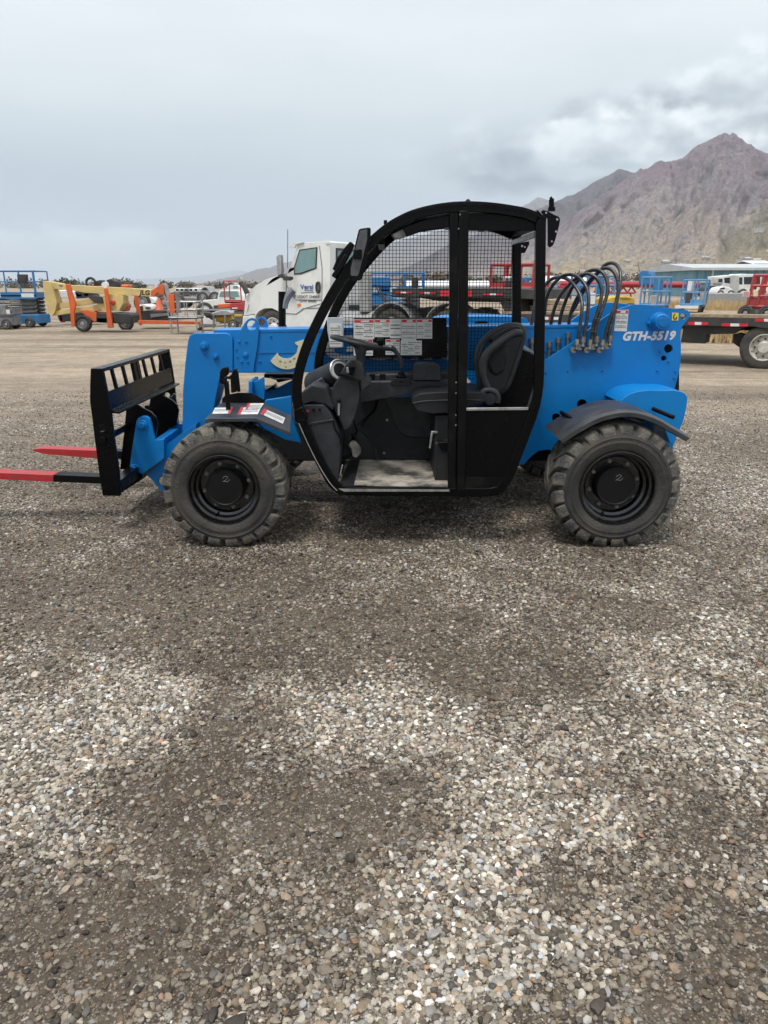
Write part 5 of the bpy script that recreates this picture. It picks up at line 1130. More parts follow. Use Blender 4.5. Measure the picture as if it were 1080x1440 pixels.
def scissor(name, label, pl, px0, px1, y_rail, y_deck, z0, depth, m, group=None, seed=0, wheels=True, basket_only=False, px_b=None, z_floor=0.0, cat='scissor lift', label_m=True):
    """scissor lift seen from its side; px0..px1 platform extent in the picture at the plane's distance"""
    a, b = pl.gx(px0), pl.gx(px1); t = (b - a).normalized(); Ln = (b - a).length; n = pl.n
    zt = pl.p((px0 + px1) / 2, y_rail).z; zd = pl.p((px0 + px1) / 2, y_deck).z; base = (a + b) / 2 + n * depth / 2; base.z = z_floor
    root = thing(name, label, cat, base, group); rs = random.Random(seed)
    Q = lambda u, d, z: a + t * (u * Ln) + n * (d * depth) + Vector((0, 0, z))
    dk = MB(); dk.prism([Q(0, 0, zd - .14), Q(1, 0, zd - .14), Q(1, 0, zd + .10), Q(0, 0, zd + .10)], n * .03); dk.prism([Q(0, 1, zd - .14), Q(1, 1, zd - .14), Q(1, 1, zd + .10), Q(0, 1, zd + .10)], n * .03)
    dk.prism([Q(0, 0, zd - .05), Q(1, 0, zd - .05), Q(1, 0, zd), Q(0, 0, zd)], n * depth); dk.bar(Q(0, 0, zd), Q(0, 1, zd), .03, .2); dk.bar(Q(1, 0, zd), Q(1, 1, zd), .03, .2)
    dk.build('platform', m, root)
    k = MB(); nb = max(2, round(Ln / .62)); r = .024
    for d in (0.02, .98):
        for zz in (zt, (zt + zd) / 2 + .05): k.tube([Q(0, d, zz), Q(1, d, zz)], r, 6)
        for i in range(nb + 1):
            u = i / nb; k.tube([Q(u, d, zd), Q(u, d, zt)], r, 6)
    for u in (0, 1):
        for zz in (zt, (zt + zd) / 2 + .05): k.tube([Q(u, .02, zz), Q(u, .98, zz)], r, 6)
    k.build('guard_rail', m, root)
    cb_ = MB(); cb_.prism([Q(.78, -.02, zt - .45), Q(.9, -.02, zt - .45), Q(.9, -.02, zt - .12), Q(.78, -.02, zt - .12)], n * .2); cb_.build('control_box', M_blk if seed % 2 else m, root, bevel=.02)
    if label_m:
        w_ = MB()
        for u0, u1 in ((.10, .22), (.40, .52), (.80, .97)): w_.prism([Q(u0, -.004, zd - .08), Q(u1, -.004, zd - .08), Q(u1, -.004, zd + .06), Q(u0, -.004, zd + .06)], n * .003)
        w_.build('decal', M_tw, root)
    zb = z_floor + .48
    if zd - zb > .15:
        st = MB(); nl_ = max(2, int((zd - .14 - zb) / .13)); hh = (zd - .14 - zb) / nl_
        for i in range(nl_):
            z = zb + i * hh
            for d in (.18, .8):
                st.bar(Q(.06, d, z + .02), Q(.94, d, z + hh - .02), .05, hh * .55); st.bar(Q(.06, d + .06, z + hh - .02), Q(.94, d + .06, z + .02), .05, hh * .55)
        st.build('scissor_arms', M_grey if seed != 3 else m, root)
    if not basket_only:
        bs = MB(); bs.prism([Q(.04, .05, z_floor + .14), Q(.98, .05, z_floor + .14), Q(.98, .05, zb), Q(.04, .05, zb)], n * depth * .9); bo_ = bs.build('base', m, root, bevel=.03)
        for u in (.16, .86):
            simple_wheel(Q(u, -.01, z_floor + .19), .19, .16, -n, root, M_lg, nuts=False); simple_wheel(Q(u, .99, z_floor + .19), .19, .16, n, root, M_lg, nuts=False)
    return root
PA = lambda Y: Plane((0, Y))
scissor('scissor_lift', 'blue scissor lift with folded grey arms at the left edge of the yard', PA(29), -40, 62, 381, 415, 0, 1.2, M_lift, seed=1)
scissor('scissor_lift', 'low grey and blue scissor lift in front of the tall blue one', PA(27.6), -48, 25, 424, 438, 0, .8, M_grey, seed=2)

# ---- towable boom lift
p26 = PA(26.0)
TB = thing('towable_boom_lift', 'towable boom lift with cream folded boom, orange outriggers and long orange tow bar', 'boom lift', (p26.gx(150).x, 26.6, 0))
def trp(pl, pts, k, depth, name, m, parent, off=0.0, bevel=.01, label=None, smooth_=False):
    mb = MB(); q = cr(k, pts) if k else pts
    if smooth_: q = sm2(q, 3, True)
    mb.prism(pl.tr(q, None, off), pl.n * depth); return mb.build(name, m, parent, bevel=bevel, label=label)
N_ = 'N'
ub = trp(p26, [(350, 212), (440, 222), (560, 245), (1080, 270), (1260, 286), (1260, 345), (1080, 332), (700, 312), (600, 292), (440, 280)], N_, .30, 'boom', M_bei, TB, .2)
trp(p26, [(348, 210), (410, 215), (440, 290), (470, 390), (455, 470), (432, 505), (405, 498), (385, 430), (360, 330)], N_, .45, 'boom_knuckle', M_bei, TB, .1)
trp(p26, [(478, 400), (820, 350), (880, 352), (880, 392), (820, 398), (478, 444)], N_, .25, 'lower_boom', M_bei, TB, .22)
trp(p26, [(440, 465), (600, 440), (820, 412), (850, 462), (600, 482), (440, 505)], N_, .25, 'lower_boom', M_bei, TB, .18)
trp(p26, [(820, 345), (920, 320), (1030, 335), (1035, 400), (1000, 462), (860, 462), (810, 425)], N_, .6, 'turret', M_bei, TB, .05)
for q in ([(563, 236), (603, 236), (625, 330), (652, 400), (640, 470), (648, 592), (616, 592), (600, 400)], [(890, 272), (914, 272), (938, 420), (966, 604), (920, 606), (905, 430)]): trp(p26, q, N_, .12, 'outrigger', M_or, TB, -.15, bevel=.015)
for q in ([(1030, 330), (1060, 330), (1085, 480), (1100, 600), (1080, 600), (1055, 480)],): trp(p26, q, N_, .12, 'outrigger', M_or, TB, 1.2, bevel=.015)
trp(p26, [(672, 462), (740, 456), (810, 478), (815, 552), (790, 556), (690, 480)], N_, 1.2, 'frame', M_or, TB, .02)
trp(p26, [(812, 485), (955, 478), (1085, 485), (1110, 500), (1112, 565), (1080, 572), (840, 562), (812, 556)], N_, .9, 'battery_tray', M_blk, TB, -.02, bevel=.03)
fd_ = arc(706, 575, 74, 190, 350, 10); trp(p26, fd_ + arc(706, 575, 60, 350, 190, 10), N_, .25, 'fender', M_blk, TB, -.12)
simple_wheel(p26.p(*cr(N_, [(702, 572)])[0], -.08), 66 / 6 / 41 * 1.0, .22, (0, -1, 0), TB, M_lg, nuts=False)
simple_wheel(p26.p(*cr(N_, [(930, 585)])[0], 1.5), 62 / 6 / 39, .22, (0, -1, 0), TB, M_lg, nuts=False)
trp(p26, [(62, 545), (590, 556), (592, 582), (62, 574)], 'O', .12, 'tow_bar', M_or, TB, .3)
trp(p26, [(175, 298), (272, 232), (284, 250), (292, 322), (262, 330), (235, 308), (205, 345), (178, 345)], 'O', .3, 'jib_knuckle', M_or, TB, .2)
trp(p26, [(278, 232), (304, 236), (330, 320), (388, 500), (372, 522), (350, 470), (308, 360)], 'O', .16, 'jib', M_lg, TB, .25)
trp(p26, [(272, 318), (290, 322), (362, 500), (350, 515)], 'O', .05, 'jib_link', M_lg, TB, .22)
tt = text_mb('JLG', .15, p26.p(*cr('O', [(78, 326)])[0], .196), (1, 0, -.04), (0, 0, 1), depth=.004, bold=.04, shear=.2); tt.build('boom_lettering', M_ink, ub, smooth=0)
trp(p26, [(480, 246), (508, 249), (508, 258), (480, 255)], N_, .004, 'decal', M_inkg, TB, .194, bevel=0)
trp(p26, [(862, 238), (875, 222), (895, 216), (915, 224), (922, 245), (915, 265), (893, 274), (870, 264)], N_, .1, 'beacon', M_tw, TB, -.1)
for q, m_ in (([(740, 345), (800, 330), (860, 345), (870, 400), (800, 395)], M_blk), ([(935, 375), (970, 378), (970, 412), (940, 410)], M_red)): trp(p26, q, N_, .2, 'pump', m_, TB, -.03, bevel=.02)
# wire basket at the end of the jib
def cage(name, label, pl, px0, px1, yt, yb, depth, m, cat, nb=4, rows=1, r=.02, group=None, legs=None, solid=None, parent=None, base_z=None, lean=0.0, panel=None):
    a, b = pl.gx(px0), pl.gx(px1); t = (b - a).normalized(); Ln = (b - a).length; n = pl.n; xm = (px0 + px1) / 2
    zt, zb = pl.p(xm, yt).z, pl.p(xm, yb).z
    Q = lambda u, d, z: a + t * (u * Ln + lean * (z - zb)) + n * (d * depth) + Vector((0, 0, z))
    root = parent or thing(name, label, cat, (a + b) / 2 + n * depth / 2 + Vector((0, 0, base_z if base_z is not None else (0 if legs else zb))), group)
    k = MB()
    for d in (0, 1):
        for i in range(rows + 2):
            z = zb + (zt - zb) * i / (rows + 1); k.tube([Q(0, d, z), Q(1, d, z)], r, 6)
        for i in range(nb + 1): k.tube([Q(i / nb, d, zb), Q(i / nb, d, zt)], r, 6)
    for u in (0, 1):
        for i in range(rows + 2):
            z = zb + (zt - zb) * i / (rows + 1); k.tube([Q(u, 0, z), Q(u, 1, z)], r, 6)
    k.build('cage', m, root)
    f = MB(); f.prism([Q(0, 0, zb - .05), Q(1, 0, zb - .05), Q(1, 0, zb + (solid or .04)), Q(0, 0, zb + (solid or .04))], n * (.03 if solid else depth)); f.prism([Q(0, 0, zb - .04), Q(1, 0, zb - .04), Q(1, 0, zb), Q(0, 0, zb)], n * depth); f.build('floor', m, root)
    if panel:
        for (u0, u1, v0, v1, mm_) in panel:
            g = MB(); z0, z1 = zb + (zt - zb) * v0, zb + (zt - zb) * v1; g.prism([Q(u0, -.03, z0), Q(u1, -.03, z0), Q(u1, -.03, z1), Q(u0, -.03, z1)], n * .2); g.build('control_panel', mm_, root, bevel=.01)
    if legs:
        g = MB()
        for u in (.05, .95):
            for d in (.05, .95): g.tube([Q(u, d, zb), Vector((Q(u, d, 0).x, Q(u, d, 0).y, base_z or 0))], .03, 6)
        g.build('legs', legs, root)
    return root
pc1 = PA(25.0)
cage('wire_cage', 'grey wire work cage standing behind the orange tow bar', pc1, 241.5, 281, 424.5, 446.5, .9, M_lg, 'cage', nb=3, rows=1, legs=M_lg, panel=[(.05, .25, .3, 1.5, M_or), (.3, .42, .3, 1.6, M_grey)])
M_blob = MB
def vehicle(name, label, cat, pl, pts, k, depth, m, wheels=(), glass=(), parts=(), bevel=.06, off=0.0, wr=.34, group=None, rim=None, gm_=None):
    q = pl.tr(pts, k, off); cx = sum(p.x for p in q) / len(q); cyy = sum(p.y for p in q) / len(q)
    base = Vector((cx, cyy, 0)) + pl.n * depth / 2; root = thing(name, label, cat, base, group)
    b_ = MB(); b_.prism(q, pl.n * depth); b_.build('body', m, root, bevel=bevel, bseg=3)
    for g in glass: trp(pl, g, k, .02, 'window', gm_ or M_gld, root, off - .012, bevel=0)
    for (x, y, r) in wheels:
        c = pl.p(*cr(k, [(x, y)])[0], off - .02) if k else pl.p(x, y, off - .02)
        simple_wheel(c, r, .22, -pl.n, root, rim or M_lg, nuts=False); simple_wheel(c + pl.n * (depth + .04), r, .22, pl.n, root, rim or M_lg, nuts=False)
    for g, nm, mm_, dp, of in parts: trp(pl, g, k, dp, nm, mm_, root, off + of, bevel=.005)
    return root
p34 = PA(34)
vehicle('parked_jeep', 'white off-road car parked behind the cream boom tip', 'car', p34, [(55, 345), (130, 338), (205, 350), (230, 372), (238, 400), (170, 402), (155, 372), (120, 362), (92, 372), (78, 402), (40, 398)], 'O', 1.7, M_wht, wheels=[(122, 392, .40)], glass=[[(75, 300 + 48), (125, 344), (130, 358), (75, 362)]])
vehicle('parked_car', 'dark red car with round black tyre behind the orange jib', 'car', p34, [(228, 350), (262, 345), (290, 352), (330, 362), (345, 400), (228, 402)], 'O', 1.7, M_rc, wheels=[(262, 395, .42)], off=.8)
p28 = PA(28)
vehicle('skid_machine', 'black low engine unit lying behind the orange tow bar', 'machine', p28, [(60, 470), (110, 455), (330, 455), (345, 475), (368, 478), (368, 545), (60, 545)], 'O', 1.0, M_blk, bevel=.05, parts=[([(190, 490), (340, 482), (350, 500), (195, 520)], 'lid', M_grey, .05, -.04)])
vehicle('compact_loader', 'white and black compact loader sitting on the black engine unit', 'machine', p28, [(78, 432), (95, 412), (150, 405), (200, 420), (215, 455), (190, 462), (85, 468)], 'O', .8, M_wht, bevel=.05, parts=[([(100, 425), (125, 420), (125, 460), (105, 462)], 'engine', M_blk, .2, -.05), ([(150, 430), (190, 432), (185, 445), (150, 445)], 'seat', M_blk, .1, -.05)])
cn = MB(); c0_ = p28.p(*cr('O', [(245, 455)])[0], .3); cn.lathe([(.17, 0), (.15, .02), (.05, .38), (.03, .42)], c0_ - Vector((0, 0, .0)), (0, 0, 1), 16, True, True)
cno = cn.build('traffic_cone', M_or, None); tag(cno, 'orange traffic cone on the black engine unit', 'traffic cone')
cb3 = MB(); cb3.box(c0_.x - .2, c0_.x + .2, c0_.y - .2, c0_.y + .2, c0_.z - .05, c0_.z); cb3.build('cone_base', M_blk, cno)
# machinery silhouettes behind the cream boom
p31 = PA(31)
r_ = thing('boom_lift', 'black and red boom lift head folded behind the cream boom', 'boom lift', (p31.gx(146).x, 31.4, 0))
for q, m_, nm in (([(800, 212), (850, 200), (870, 235), (850, 252), (805, 240)], M_blk, 'motor'), ([(895, 205), (930, 192), (965, 210), (1000, 215), (1015, 265), (925, 260), (905, 235)], M_blk, 'basket_mount'), ([(770, 235), (810, 240), (812, 258), (770, 258)], M_or, 'bracket'), ([(620, 300), (700, 290), (800, 320), (810, 345), (640, 360)], M_blk, 'hose_bundle'), ([(1015, 240), (1085, 240), (1085, 275), (1015, 272)], M_or, 'arm'), ([(700, 310), (745, 300), (760, 345), (700, 350)], M_lred, 'cover'), ([(470, 290), (560, 285), (700, 330), (700, 345), (480, 350)], M_wht, 'tank'), ([(480, 500), (600, 480), (820, 460), (820, 560), (500, 550)], M_blk, 'chassis'), ([(1010, 400), (1050, 385), (1080, 420), (1060, 470), (1010, 465)], M_lred, 'motor_cover')):
    trp(p31, q, N_, .5, nm, m_, r_, 0, bevel=.05)
rg = MB(); rc_ = p31.p(*cr(N_, [(766, 226)])[0]); rg.tube([rc_ + Vector((.18 * math.cos(a), 0, .18 * math.sin(a))) for a in [i * math.pi / 10 for i in range(20)]], .05, 8, closed=True); rg.build('hose_reel', M_blk, r_)
for q in ([(500, 490), (520, 490), (530, 560), (510, 560)],): trp(p31, q, N_, .3, 'stand', M_red, r_)
# row of vans and crates at the far side of the yard
p70 = PA(70)
vtmp = [(400, 'white box van nearest the orange jib in the far row'), (438, 'white box van second from the orange jib in the far row'), (476, 'pale grey box van in the far row of white vans'), (514, 'white box van second from the white pickup in the far row'), (556, 'white box van nearest the white pickup in the far row')]
for i, (x, lb_) in enumerate(vtmp):
    vehicle('box_van', lb_, 'van', p70, [(x, 270), (x + 33, 270), (x + 36, 335), (x - 2, 335)], 'O', 4.5, M_wht if i != 2 else M_lg, wheels=[(x + 6, 338, .4), (x + 29, 338, .4)], glass=[[(x + 5, 276), (x + 28, 276), (x + 28, 296), (x + 5, 296)], [(x + 5, 312), (x + 28, 312), (x + 28, 322), (x + 5, 322)]], group='vans in the far row', bevel=.1)
vehicle('parked_truck', 'low grey flat truck parked in front of the far row of vans', 'truck', PA(48), [(395, 352), (440, 345), (600, 352), (720, 340), (738, 360), (735, 378), (395, 378)], 'O', 2, M_grey, wheels=[(430, 385, .42), (690, 385, .42)], glass=[])
# white pickup
p36 = PA(34)
vehicle('pickup_truck', 'white pickup with black grille parked left of the semi truck', 'pickup', p36, [(612, 385), (640, 372), (755, 365), (758, 330), (772, 292), (790, 287), (930, 287), (958, 320), (985, 350), (1000, 375), (1000, 460), (770, 462), (630, 455), (612, 430)], 'O', 1.9, M_wht, wheels=[(650, 465, .40), (940, 465, .40)], glass=[[(775, 318), (790, 298), (925, 298), (942, 345), (772, 345)]], gm_=M_gl, parts=[([(722, 418), (860, 410), (860, 440), (722, 446)], 'grille', M_blk, .05, -.02), ([(860, 345), (905, 352), (905, 366), (860, 360)], 'hood_vent', M_grey, .03, -.02), ([(628, 448), (860, 446), (860, 460), (628, 462)], 'bumper', M_lg, .1, -.1)])
vehicle('white_van', 'white van showing only its roof behind the white pickup', 'van', PA(44), [(832, 262), (850, 245), (930, 242), (950, 262), (990, 282), (990, 340), (832, 340)], 'O', 1.9, M_wht, wheels=[(860, 345, .4)], glass=[[(885, 255), (925, 252), (935, 272), (890, 276)]], gm_=M_gl)
vehicle('parked_car', 'grey car low down between the far vans and the white pickup', 'car', PA(46), [(608, 290), (630, 262), (650, 250), (672, 262), (700, 300), (755, 305), (755, 345), (610, 350)], 'O', 1.8, M_lg, wheels=[(630, 352, .36), (730, 352, .36)], glass=[[(618, 285), (636, 268), (662, 268), (678, 290)]])
# broom attachment, small machine
p27 = PA(27)
br_ = thing('sweeper_broom', 'yellow sweeper broom under a grey cover beside the wire cage', 'sweeper', (p27.gx(313).x, 27.4, 0))
bm_ = MB(); a, b = p27.p(*cr('O', [(732, 532)])[0], .3), p27.p(*cr('O', [(868, 530)])[0], .3)
bm_.tube([a, b], 40 / 6 / 39.5, 20); bm_.build('brush', M_yb, br_)
trp(p27, [(712, 478), (760, 462), (850, 462), (882, 480), (878, 495), (712, 500)], 'O', .9, 'cover', M_lg, br_, -.1, bevel=.04)
for x in (722, 818): trp(p27, [(x, 490), (x + 14, 490), (x + 14, 605), (x, 605)], 'O', .06, 'leg', M_grey, br_, -.15)
trp(p27, [(720, 585), (880, 575), (882, 588), (722, 600)], 'O', .06, 'skid', M_grey, br_, -.12)
m3_ = thing('small_generator', 'small white and black engine unit between cage and yellow broom', 'generator', (p27.gx(295).x, 27.3, 0))
for q, mm_, nm in (([(615, 520), (660, 500), (700, 540), (770, 560), (770, 578), (620, 572)], M_wht, 'housing'), ([(640, 475), (690, 480), (722, 510), (700, 530), (650, 520)], M_blk, 'engine'), ([(672, 498), (696, 498), (698, 520), (674, 520)], M_tw, 'filter'), ([(590, 570), (720, 575), (720, 600), (600, 605)], M_grey, 'frame'), ([(585, 605), (610, 605), (610, 640), (572, 640)], M_blk, 'castor')): trp(p27, q, 'O', .5, nm, mm_, m3_, 0, bevel=.02)
# red small lift
p24 = PA(24)
rl = cage('personnel_lift', 'small red lift with tall red cage in front of the white pickup', p24, 321, 343.5, 395, 424, .8, M_lred, 'lift', nb=1, rows=0, solid=.05, base_z=0.0)
trp(p24, [(860, 400), (985, 390), (988, 455), (862, 458)], 'O', .8, 'basket', M_lred, rl, -.02, bevel=.02)
trp(p24, [(758, 408), (860, 402), (860, 432), (758, 440)], 'O', .15, 'tow_arm', M_or, rl, 0)
trp(p24, [(890, 462), (975, 462), (978, 560), (960, 590), (905, 590), (888, 520)], 'O', .6, 'engine', M_grey, rl, .05, bevel=.03)
trp(p24, [(895, 490), (965, 490), (965, 515), (895, 515)], 'O', .5, 'tank', M_yb, rl, .0, bevel=.02)
simple_wheel(p24.p(*cr('O', [(888, 578)])[0], -.05), .17, .14, (0, -1, 0), rl, M_rimw, nuts=False); simple_wheel(p24.p(*cr('O', [(965, 590)])[0], -.05), .17, .14, (0, -1, 0), rl, M_rimw, nuts=False)
trp(p24, [(880, 436), (925, 434), (925, 444), (880, 446)], 'O', .004, 'decal', M_tw, rl, -.03, bevel=0)

# ---- semi truck (parked at an angle, tail nearer)
TT = (0.852, -0.523); PT = Plane((.435, 18.5), TT); nT = PT.n
TK = thing('semi_truck', 'white semi truck with blue lettering on its door, hooked to the flatbed trailer', 'truck', PT.gx(430) + nT * 1.2)
bodyp = [(72, 905), (78, 810), (84, 720), (92, 650), (135, 590), (180, 545), (255, 500), (330, 475), (400, 455), (445, 446), (475, 370), (520, 240), (530, 205), (560, 190), (700, 180), (785, 172), (800, 182), (804, 240), (806, 900), (445, 905), (432, 880), (425, 850), (400, 800), (360, 762), (310, 740), (250, 742), (205, 765), (178, 800), (172, 840), (165, 905)]
bt_ = MB(); bt_.prism(PT.tr(bodyp, 'Q'), nT * 1.9); tb_ = bt_.build('body', M_wht, TK, bevel=.09, bseg=4)
trp(PT, [(95, 780), (170, 770), (440, 780), (445, 905), (165, 905), (75, 905)], 'Q', .02, 'lower_fairing', M_wht, TK, -.0, bevel=0) if False else None
ia_ = MB(); ia_.prism(PT.tr([(160, 780), (450, 780), (450, 960), (160, 960)], 'Q', .5), nT * 1.3); ia_.build('wheel_well', M_blk, TK)
trp(PT, [(548, 246), (700, 224), (692, 405), (640, 425), (560, 455), (502, 458), (500, 400)], 'Q', .02, 'window_frame', M_blk, TK, -.012, bevel=0)
wn1 = trp(PT, [(556, 256), (690, 236), (683, 398), (632, 416), (556, 443), (512, 447), (511, 402)], 'Q', .02, 'window', M_gl, TK, -.020, bevel=0)
PR = Plane(PT.p(330 + 806 / 6, 400)[:2], nT)
wr_ = MB(); rw = lambda u, z, e=0: PT.p(330 + 806 / 6, 400) * 0 + Vector((PT.p(330 + 806 / 6, 400).x, PT.p(330 + 806 / 6, 400).y, 0)) + nT * u + PT.t * (.012 + e) + Vector((0, 0, z))
ztop, zbot = PT.p(465, 348).z, PT.p(465, 373).z
wr_.prism([rw(.25, zbot), rw(1.3, zbot), rw(1.55, ztop - .3), rw(1.3, ztop), rw(.25, ztop)], PT.t * .01); wr_.build('rear_window_frame', M_blk, TK)
wr_ = MB(); wr_.prism([rw(.31, zbot + .06, .012), rw(1.26, zbot + .06, .012), rw(1.48, ztop - .3, .012), rw(1.26, ztop - .06, .012), rw(.31, ztop - .06, .012)], PT.t * .01); wr_.build('window', M_gl, TK)
trp(PT, [(470, 228), (500, 185), (590, 186), (530, 205), (512, 235)], 'Q', .06, 'sun_visor', M_wht, TK, -.05, bevel=.01)
trp(PT, [(770, 172), (800, 172), (805, 200), (775, 198)], 'Q', .05, 'roof_light', M_tw, TK, -.03, bevel=.01)
ln = MB()
for q in ([(440, 460), (436, 600), (440, 700), (420, 782)], [(716, 215), (738, 400), (738, 560), (735, 700), (590, 742), (520, 790)], [(85, 805), (170, 790)], [(420, 782), (520, 790), (580, 742), (735, 738), (800, 738)], [(440, 548), (500, 650), (520, 668), (730, 672)]): ln.tube(PT.tr(q, 'Q', -.003), .012, 5)
ln.build('panel_gap', M_grey, TK)
dh = MB(); dh.tube(smooth_pts(PT.tr([(700, 530), (695, 560), (700, 600), (716, 605), (722, 560), (716, 525)], 'Q', -.03), 3, True), .03, 8, closed=True); dh.build('door_handle', M_blk, TK)
for q, mm_, nm in (([(400, 310), (418, 292), (436, 290), (446, 440), (440, 462), (412, 468)], M_lg, 'mirror'), ([(415, 462), (445, 462), (470, 470), (520, 475), (524, 495), (505, 508), (462, 508), (455, 490), (418, 478)], M_blk, 'mirror_arm'), ([(30, 490), (45, 478), (75, 478), (84, 510), (72, 530), (35, 522)], M_lg, 'hood_mirror')): trp(PT, q, 'Q', .12, nm, mm_, TK, -.25 if nm != 'hood_mirror' else -.1, bevel=.02)
hm_ = MB(); hm_.tube(PT.tr([(60, 525), (95, 565), (115, 612)], 'Q', -.05), .07, 8); hm_.build('hood_mirror_arm', M_blk, TK)
an = MB(); an.tube(PT.tr([(468, 78), (468, 250), (466, 400)], 'Q', -.1), .012, 6); an.build('antenna', M_grey, TK)
trp(PT, sm2([(528, 712), (545, 700), (562, 712), (545, 724)], 3, True), 'Q', .02, 'side_marker', M_amb, TK, -.02, bevel=0)
trp(PT, [(70, 800), (165, 795), (165, 905), (60, 905)], 'Q', 2.3, 'bumper', M_wht, TK, -.02, bevel=.05)
trp(PT, [(100, 760), (118, 700), (124, 705), (108, 765)], 'Q', .02, 'headlight', M_tw, TK, -.03, bevel=0)
def ttext(s, x, y, h, m_, w=None, **kw):
    o = text_mb(s, h, PT.p(*cr('Q', [(x, y)])[0], -.008), PT.t, (0, 0, 1), depth=.004, width=w, **kw); return o.build('door_lettering', m_, TK, smooth=0)
M_navy = mat('lettering_blue', (.03, .10, .32), .5)
kx = lambda a, b: (PT.p(330 + b / 6, 410) - PT.p(330 + a / 6, 410)).length
ttext('Versi', 555, 578, .11, M_navy, kx(555, 665), bold=.03); ttext('Rentals', 590, 596, .045, M_navy, kx(590, 665), bold=.02, shear=.2); trp(PT, [(562, 608), (672, 604), (672, 608), (562, 612)], 'Q', .004, 'decal_line', M_inkg, TK, -.008, bevel=0)
ttext('USDOT 3340832', 528, 655, .07, M_ink, kx(528, 728), bold=.012); ttext('GVW 80000', 552, 690, .07, M_ink, kx(552, 690), bold=.012)
lgo = MB(); lgo.cyl(PT.p(*cr('Q', [(502, 637)])[0]), .05, .012, -nT, 16); lgo.build('door_emblem', M_grey, TK)
PXM = 52.0
wf = simple_wheel(PT.p(383, 462, .02), .49, .28, -nT, TK, M_tw)
for i, px in enumerate((549, 628)):
    c = PT.p(px, 474, .05); c.z = .5
    simple_wheel(c, .5, .30, -nT, TK, M_lg)
    simple_wheel(c + nT * 2.3, .5, .30, nT, TK, M_lg, nuts=False)
    fo_ = MB(); 
    u = PT.t; pts = [c + u * (.62 * math.cos(a)) + Vector((0, 0, .62 * math.sin(a))) - nT * .05 for a in [R(15 + 150 * q / 12) for q in range(13)]]
    vs = []
    for p_ in pts: vs += [p_, p_ + nT * .6, p_ + nT * .6 + Vector((0, 0, .03)), p_ + Vector((0, 0, .03))]
    fs = []
    for q in range(12):
        for j in range(4): fs.append((q * 4 + j, q * 4 + (j + 1) % 4, q * 4 + 4 + (j + 1) % 4, q * 4 + 4 + j))
    fo_.add(vs, fs + [(0, 1, 2, 3), (48, 51, 50, 49)]); fo_.build('quarter_fender', M_lg, TK)
fr_ = MB(); a, b = PT.gx(470, .75), PT.gx(660, .75)
for o_ in (0, .8): fr_.bar(a + nT * o_ + Vector((0, 0, .85)), b + nT * o_ + Vector((0, 0, .85)), .08, .25)
fr_.bar(a + Vector((0, 0, 1.0)) + nT * .4, PT.gx(520, .75) + Vector((0, 0, 1.0)) + nT * .4, .9, .08)
fr_.build('frame_rail', M_blk, TK)
ex_ = MB(); ex_.cyl(PT.gx(509, .2) + Vector((0, 0, .9)), .16, .95, (0, 0, 1), 16); ex_.build('exhaust_stack', M_lg, TK)
tk2 = MB(); tk2.tube([PT.gx(478, .3) + Vector((0, 0, .62)), PT.gx(526, .3) + Vector((0, 0, .62))], .3, 16); tk2.build('fuel_tank', M_lg, TK)
ah = MB()
for dx_ in (0, .12): ah.tube(smooth_pts([PT.gx(500, 1.0 + dx_) + Vector((0, 0, 1.5)), PT.gx(512, 1.0 + dx_) + Vector((0, 0, 1.15)), PT.gx(535, 1.0 + dx_) + Vector((0, 0, 1.1)), PT.gx(552, 1.0 + dx_) + Vector((0, 0, 1.4))], 5), .02, 6)
ah.build('air_hose', M_blk, TK)

# ---- step deck trailer
FT = thing('flatbed_trailer', 'black step deck trailer with red and white tape carrying lifts behind the telehandler', 'trailer', PT.gx(900) + nT * 1.2)
trp(PT, [(551, 405.5), (722, 405.5), (752, 407), (752, 421), (722, 419.5), (551, 417)], None, 2.5, 'upper_deck', M_blk, FT, 0, bevel=.01)
trp(PT, [(560, 417), (700, 419), (700, 426), (600, 424)], None, 1.2, 'kingpin_plate', M_blk, FT, .6)
trp(PT, [(697, 418), (727, 420), (730, 441), (708, 441)], None, 2.3, 'gooseneck', M_blk, FT, .1)
dk_ = trp(PT, [(706, 438), (752, 438.5), (1080, 443), (1250, 446), (1250, 451), (1080, 447.5), (752, 441.5), (706, 441)], None, 2.5, 'lower_deck', M_wood, FT, 0, bevel=0)
trp(PT, [(706, 441.3), (752, 441.8), (1080, 447.8), (1250, 451.3), (1250, 467), (1080, 462), (1060, 459), (960, 458), (752, 454), (706, 452)], None, .12, 'side_rail', M_blk, FT, -.02, bevel=.01)
trp(PT, [(960, 455), (1050, 458), (1030, 470), (992, 471), (990, 484), (955, 482)], None, .5, 'tool_box', M_blk, FT, .15, bevel=.02)
trp(PT, [(760, 452), (1250, 462), (1250, 476), (1000, 466), (760, 462)], None, .5, 'chassis_beam', M_blk, FT, .8)
trp(PT, [(1026, 472), (1036, 470), (1050, 474), (1046, 492), (1036, 492), (1026, 485)], None, .2, 'brake_chamber', M_blk, FT, .5, bevel=.02)
tape = MB(); tape2 = MB()
def tp(x0, x1, y, s, alt, h=4.2):
    n_ = 3
    for i in range(n_):
        a, b = x0 + (x1 - x0) * i / n_, x0 + (x1 - x0) * (i + 1) / n_
        (tape if (i + alt) % 2 == 0 else tape2).prism(PT.tr([(a, y + s * (a - x0) - h / 2), (b, y + s * (b - x0) - h / 2), (b, y + s * (b - x0) + h / 2), (a, y + s * (a - x0) + h / 2)], None, -.025), nT * .003)
for x0, x1, y, al in ((557, 580, 411.5, 0), (590, 613, 412, 0), (680, 707, 413.5, 0), (968, 996, 454.6, 0), (1015, 1052, 456.6, 0), (1062, 1100, 450, 0), (764, 787, 447.5, 1), (900, 930, 452, 0)): tp(x0, x1, y, .01, al, 2.6 if y < 420 else 4.0)
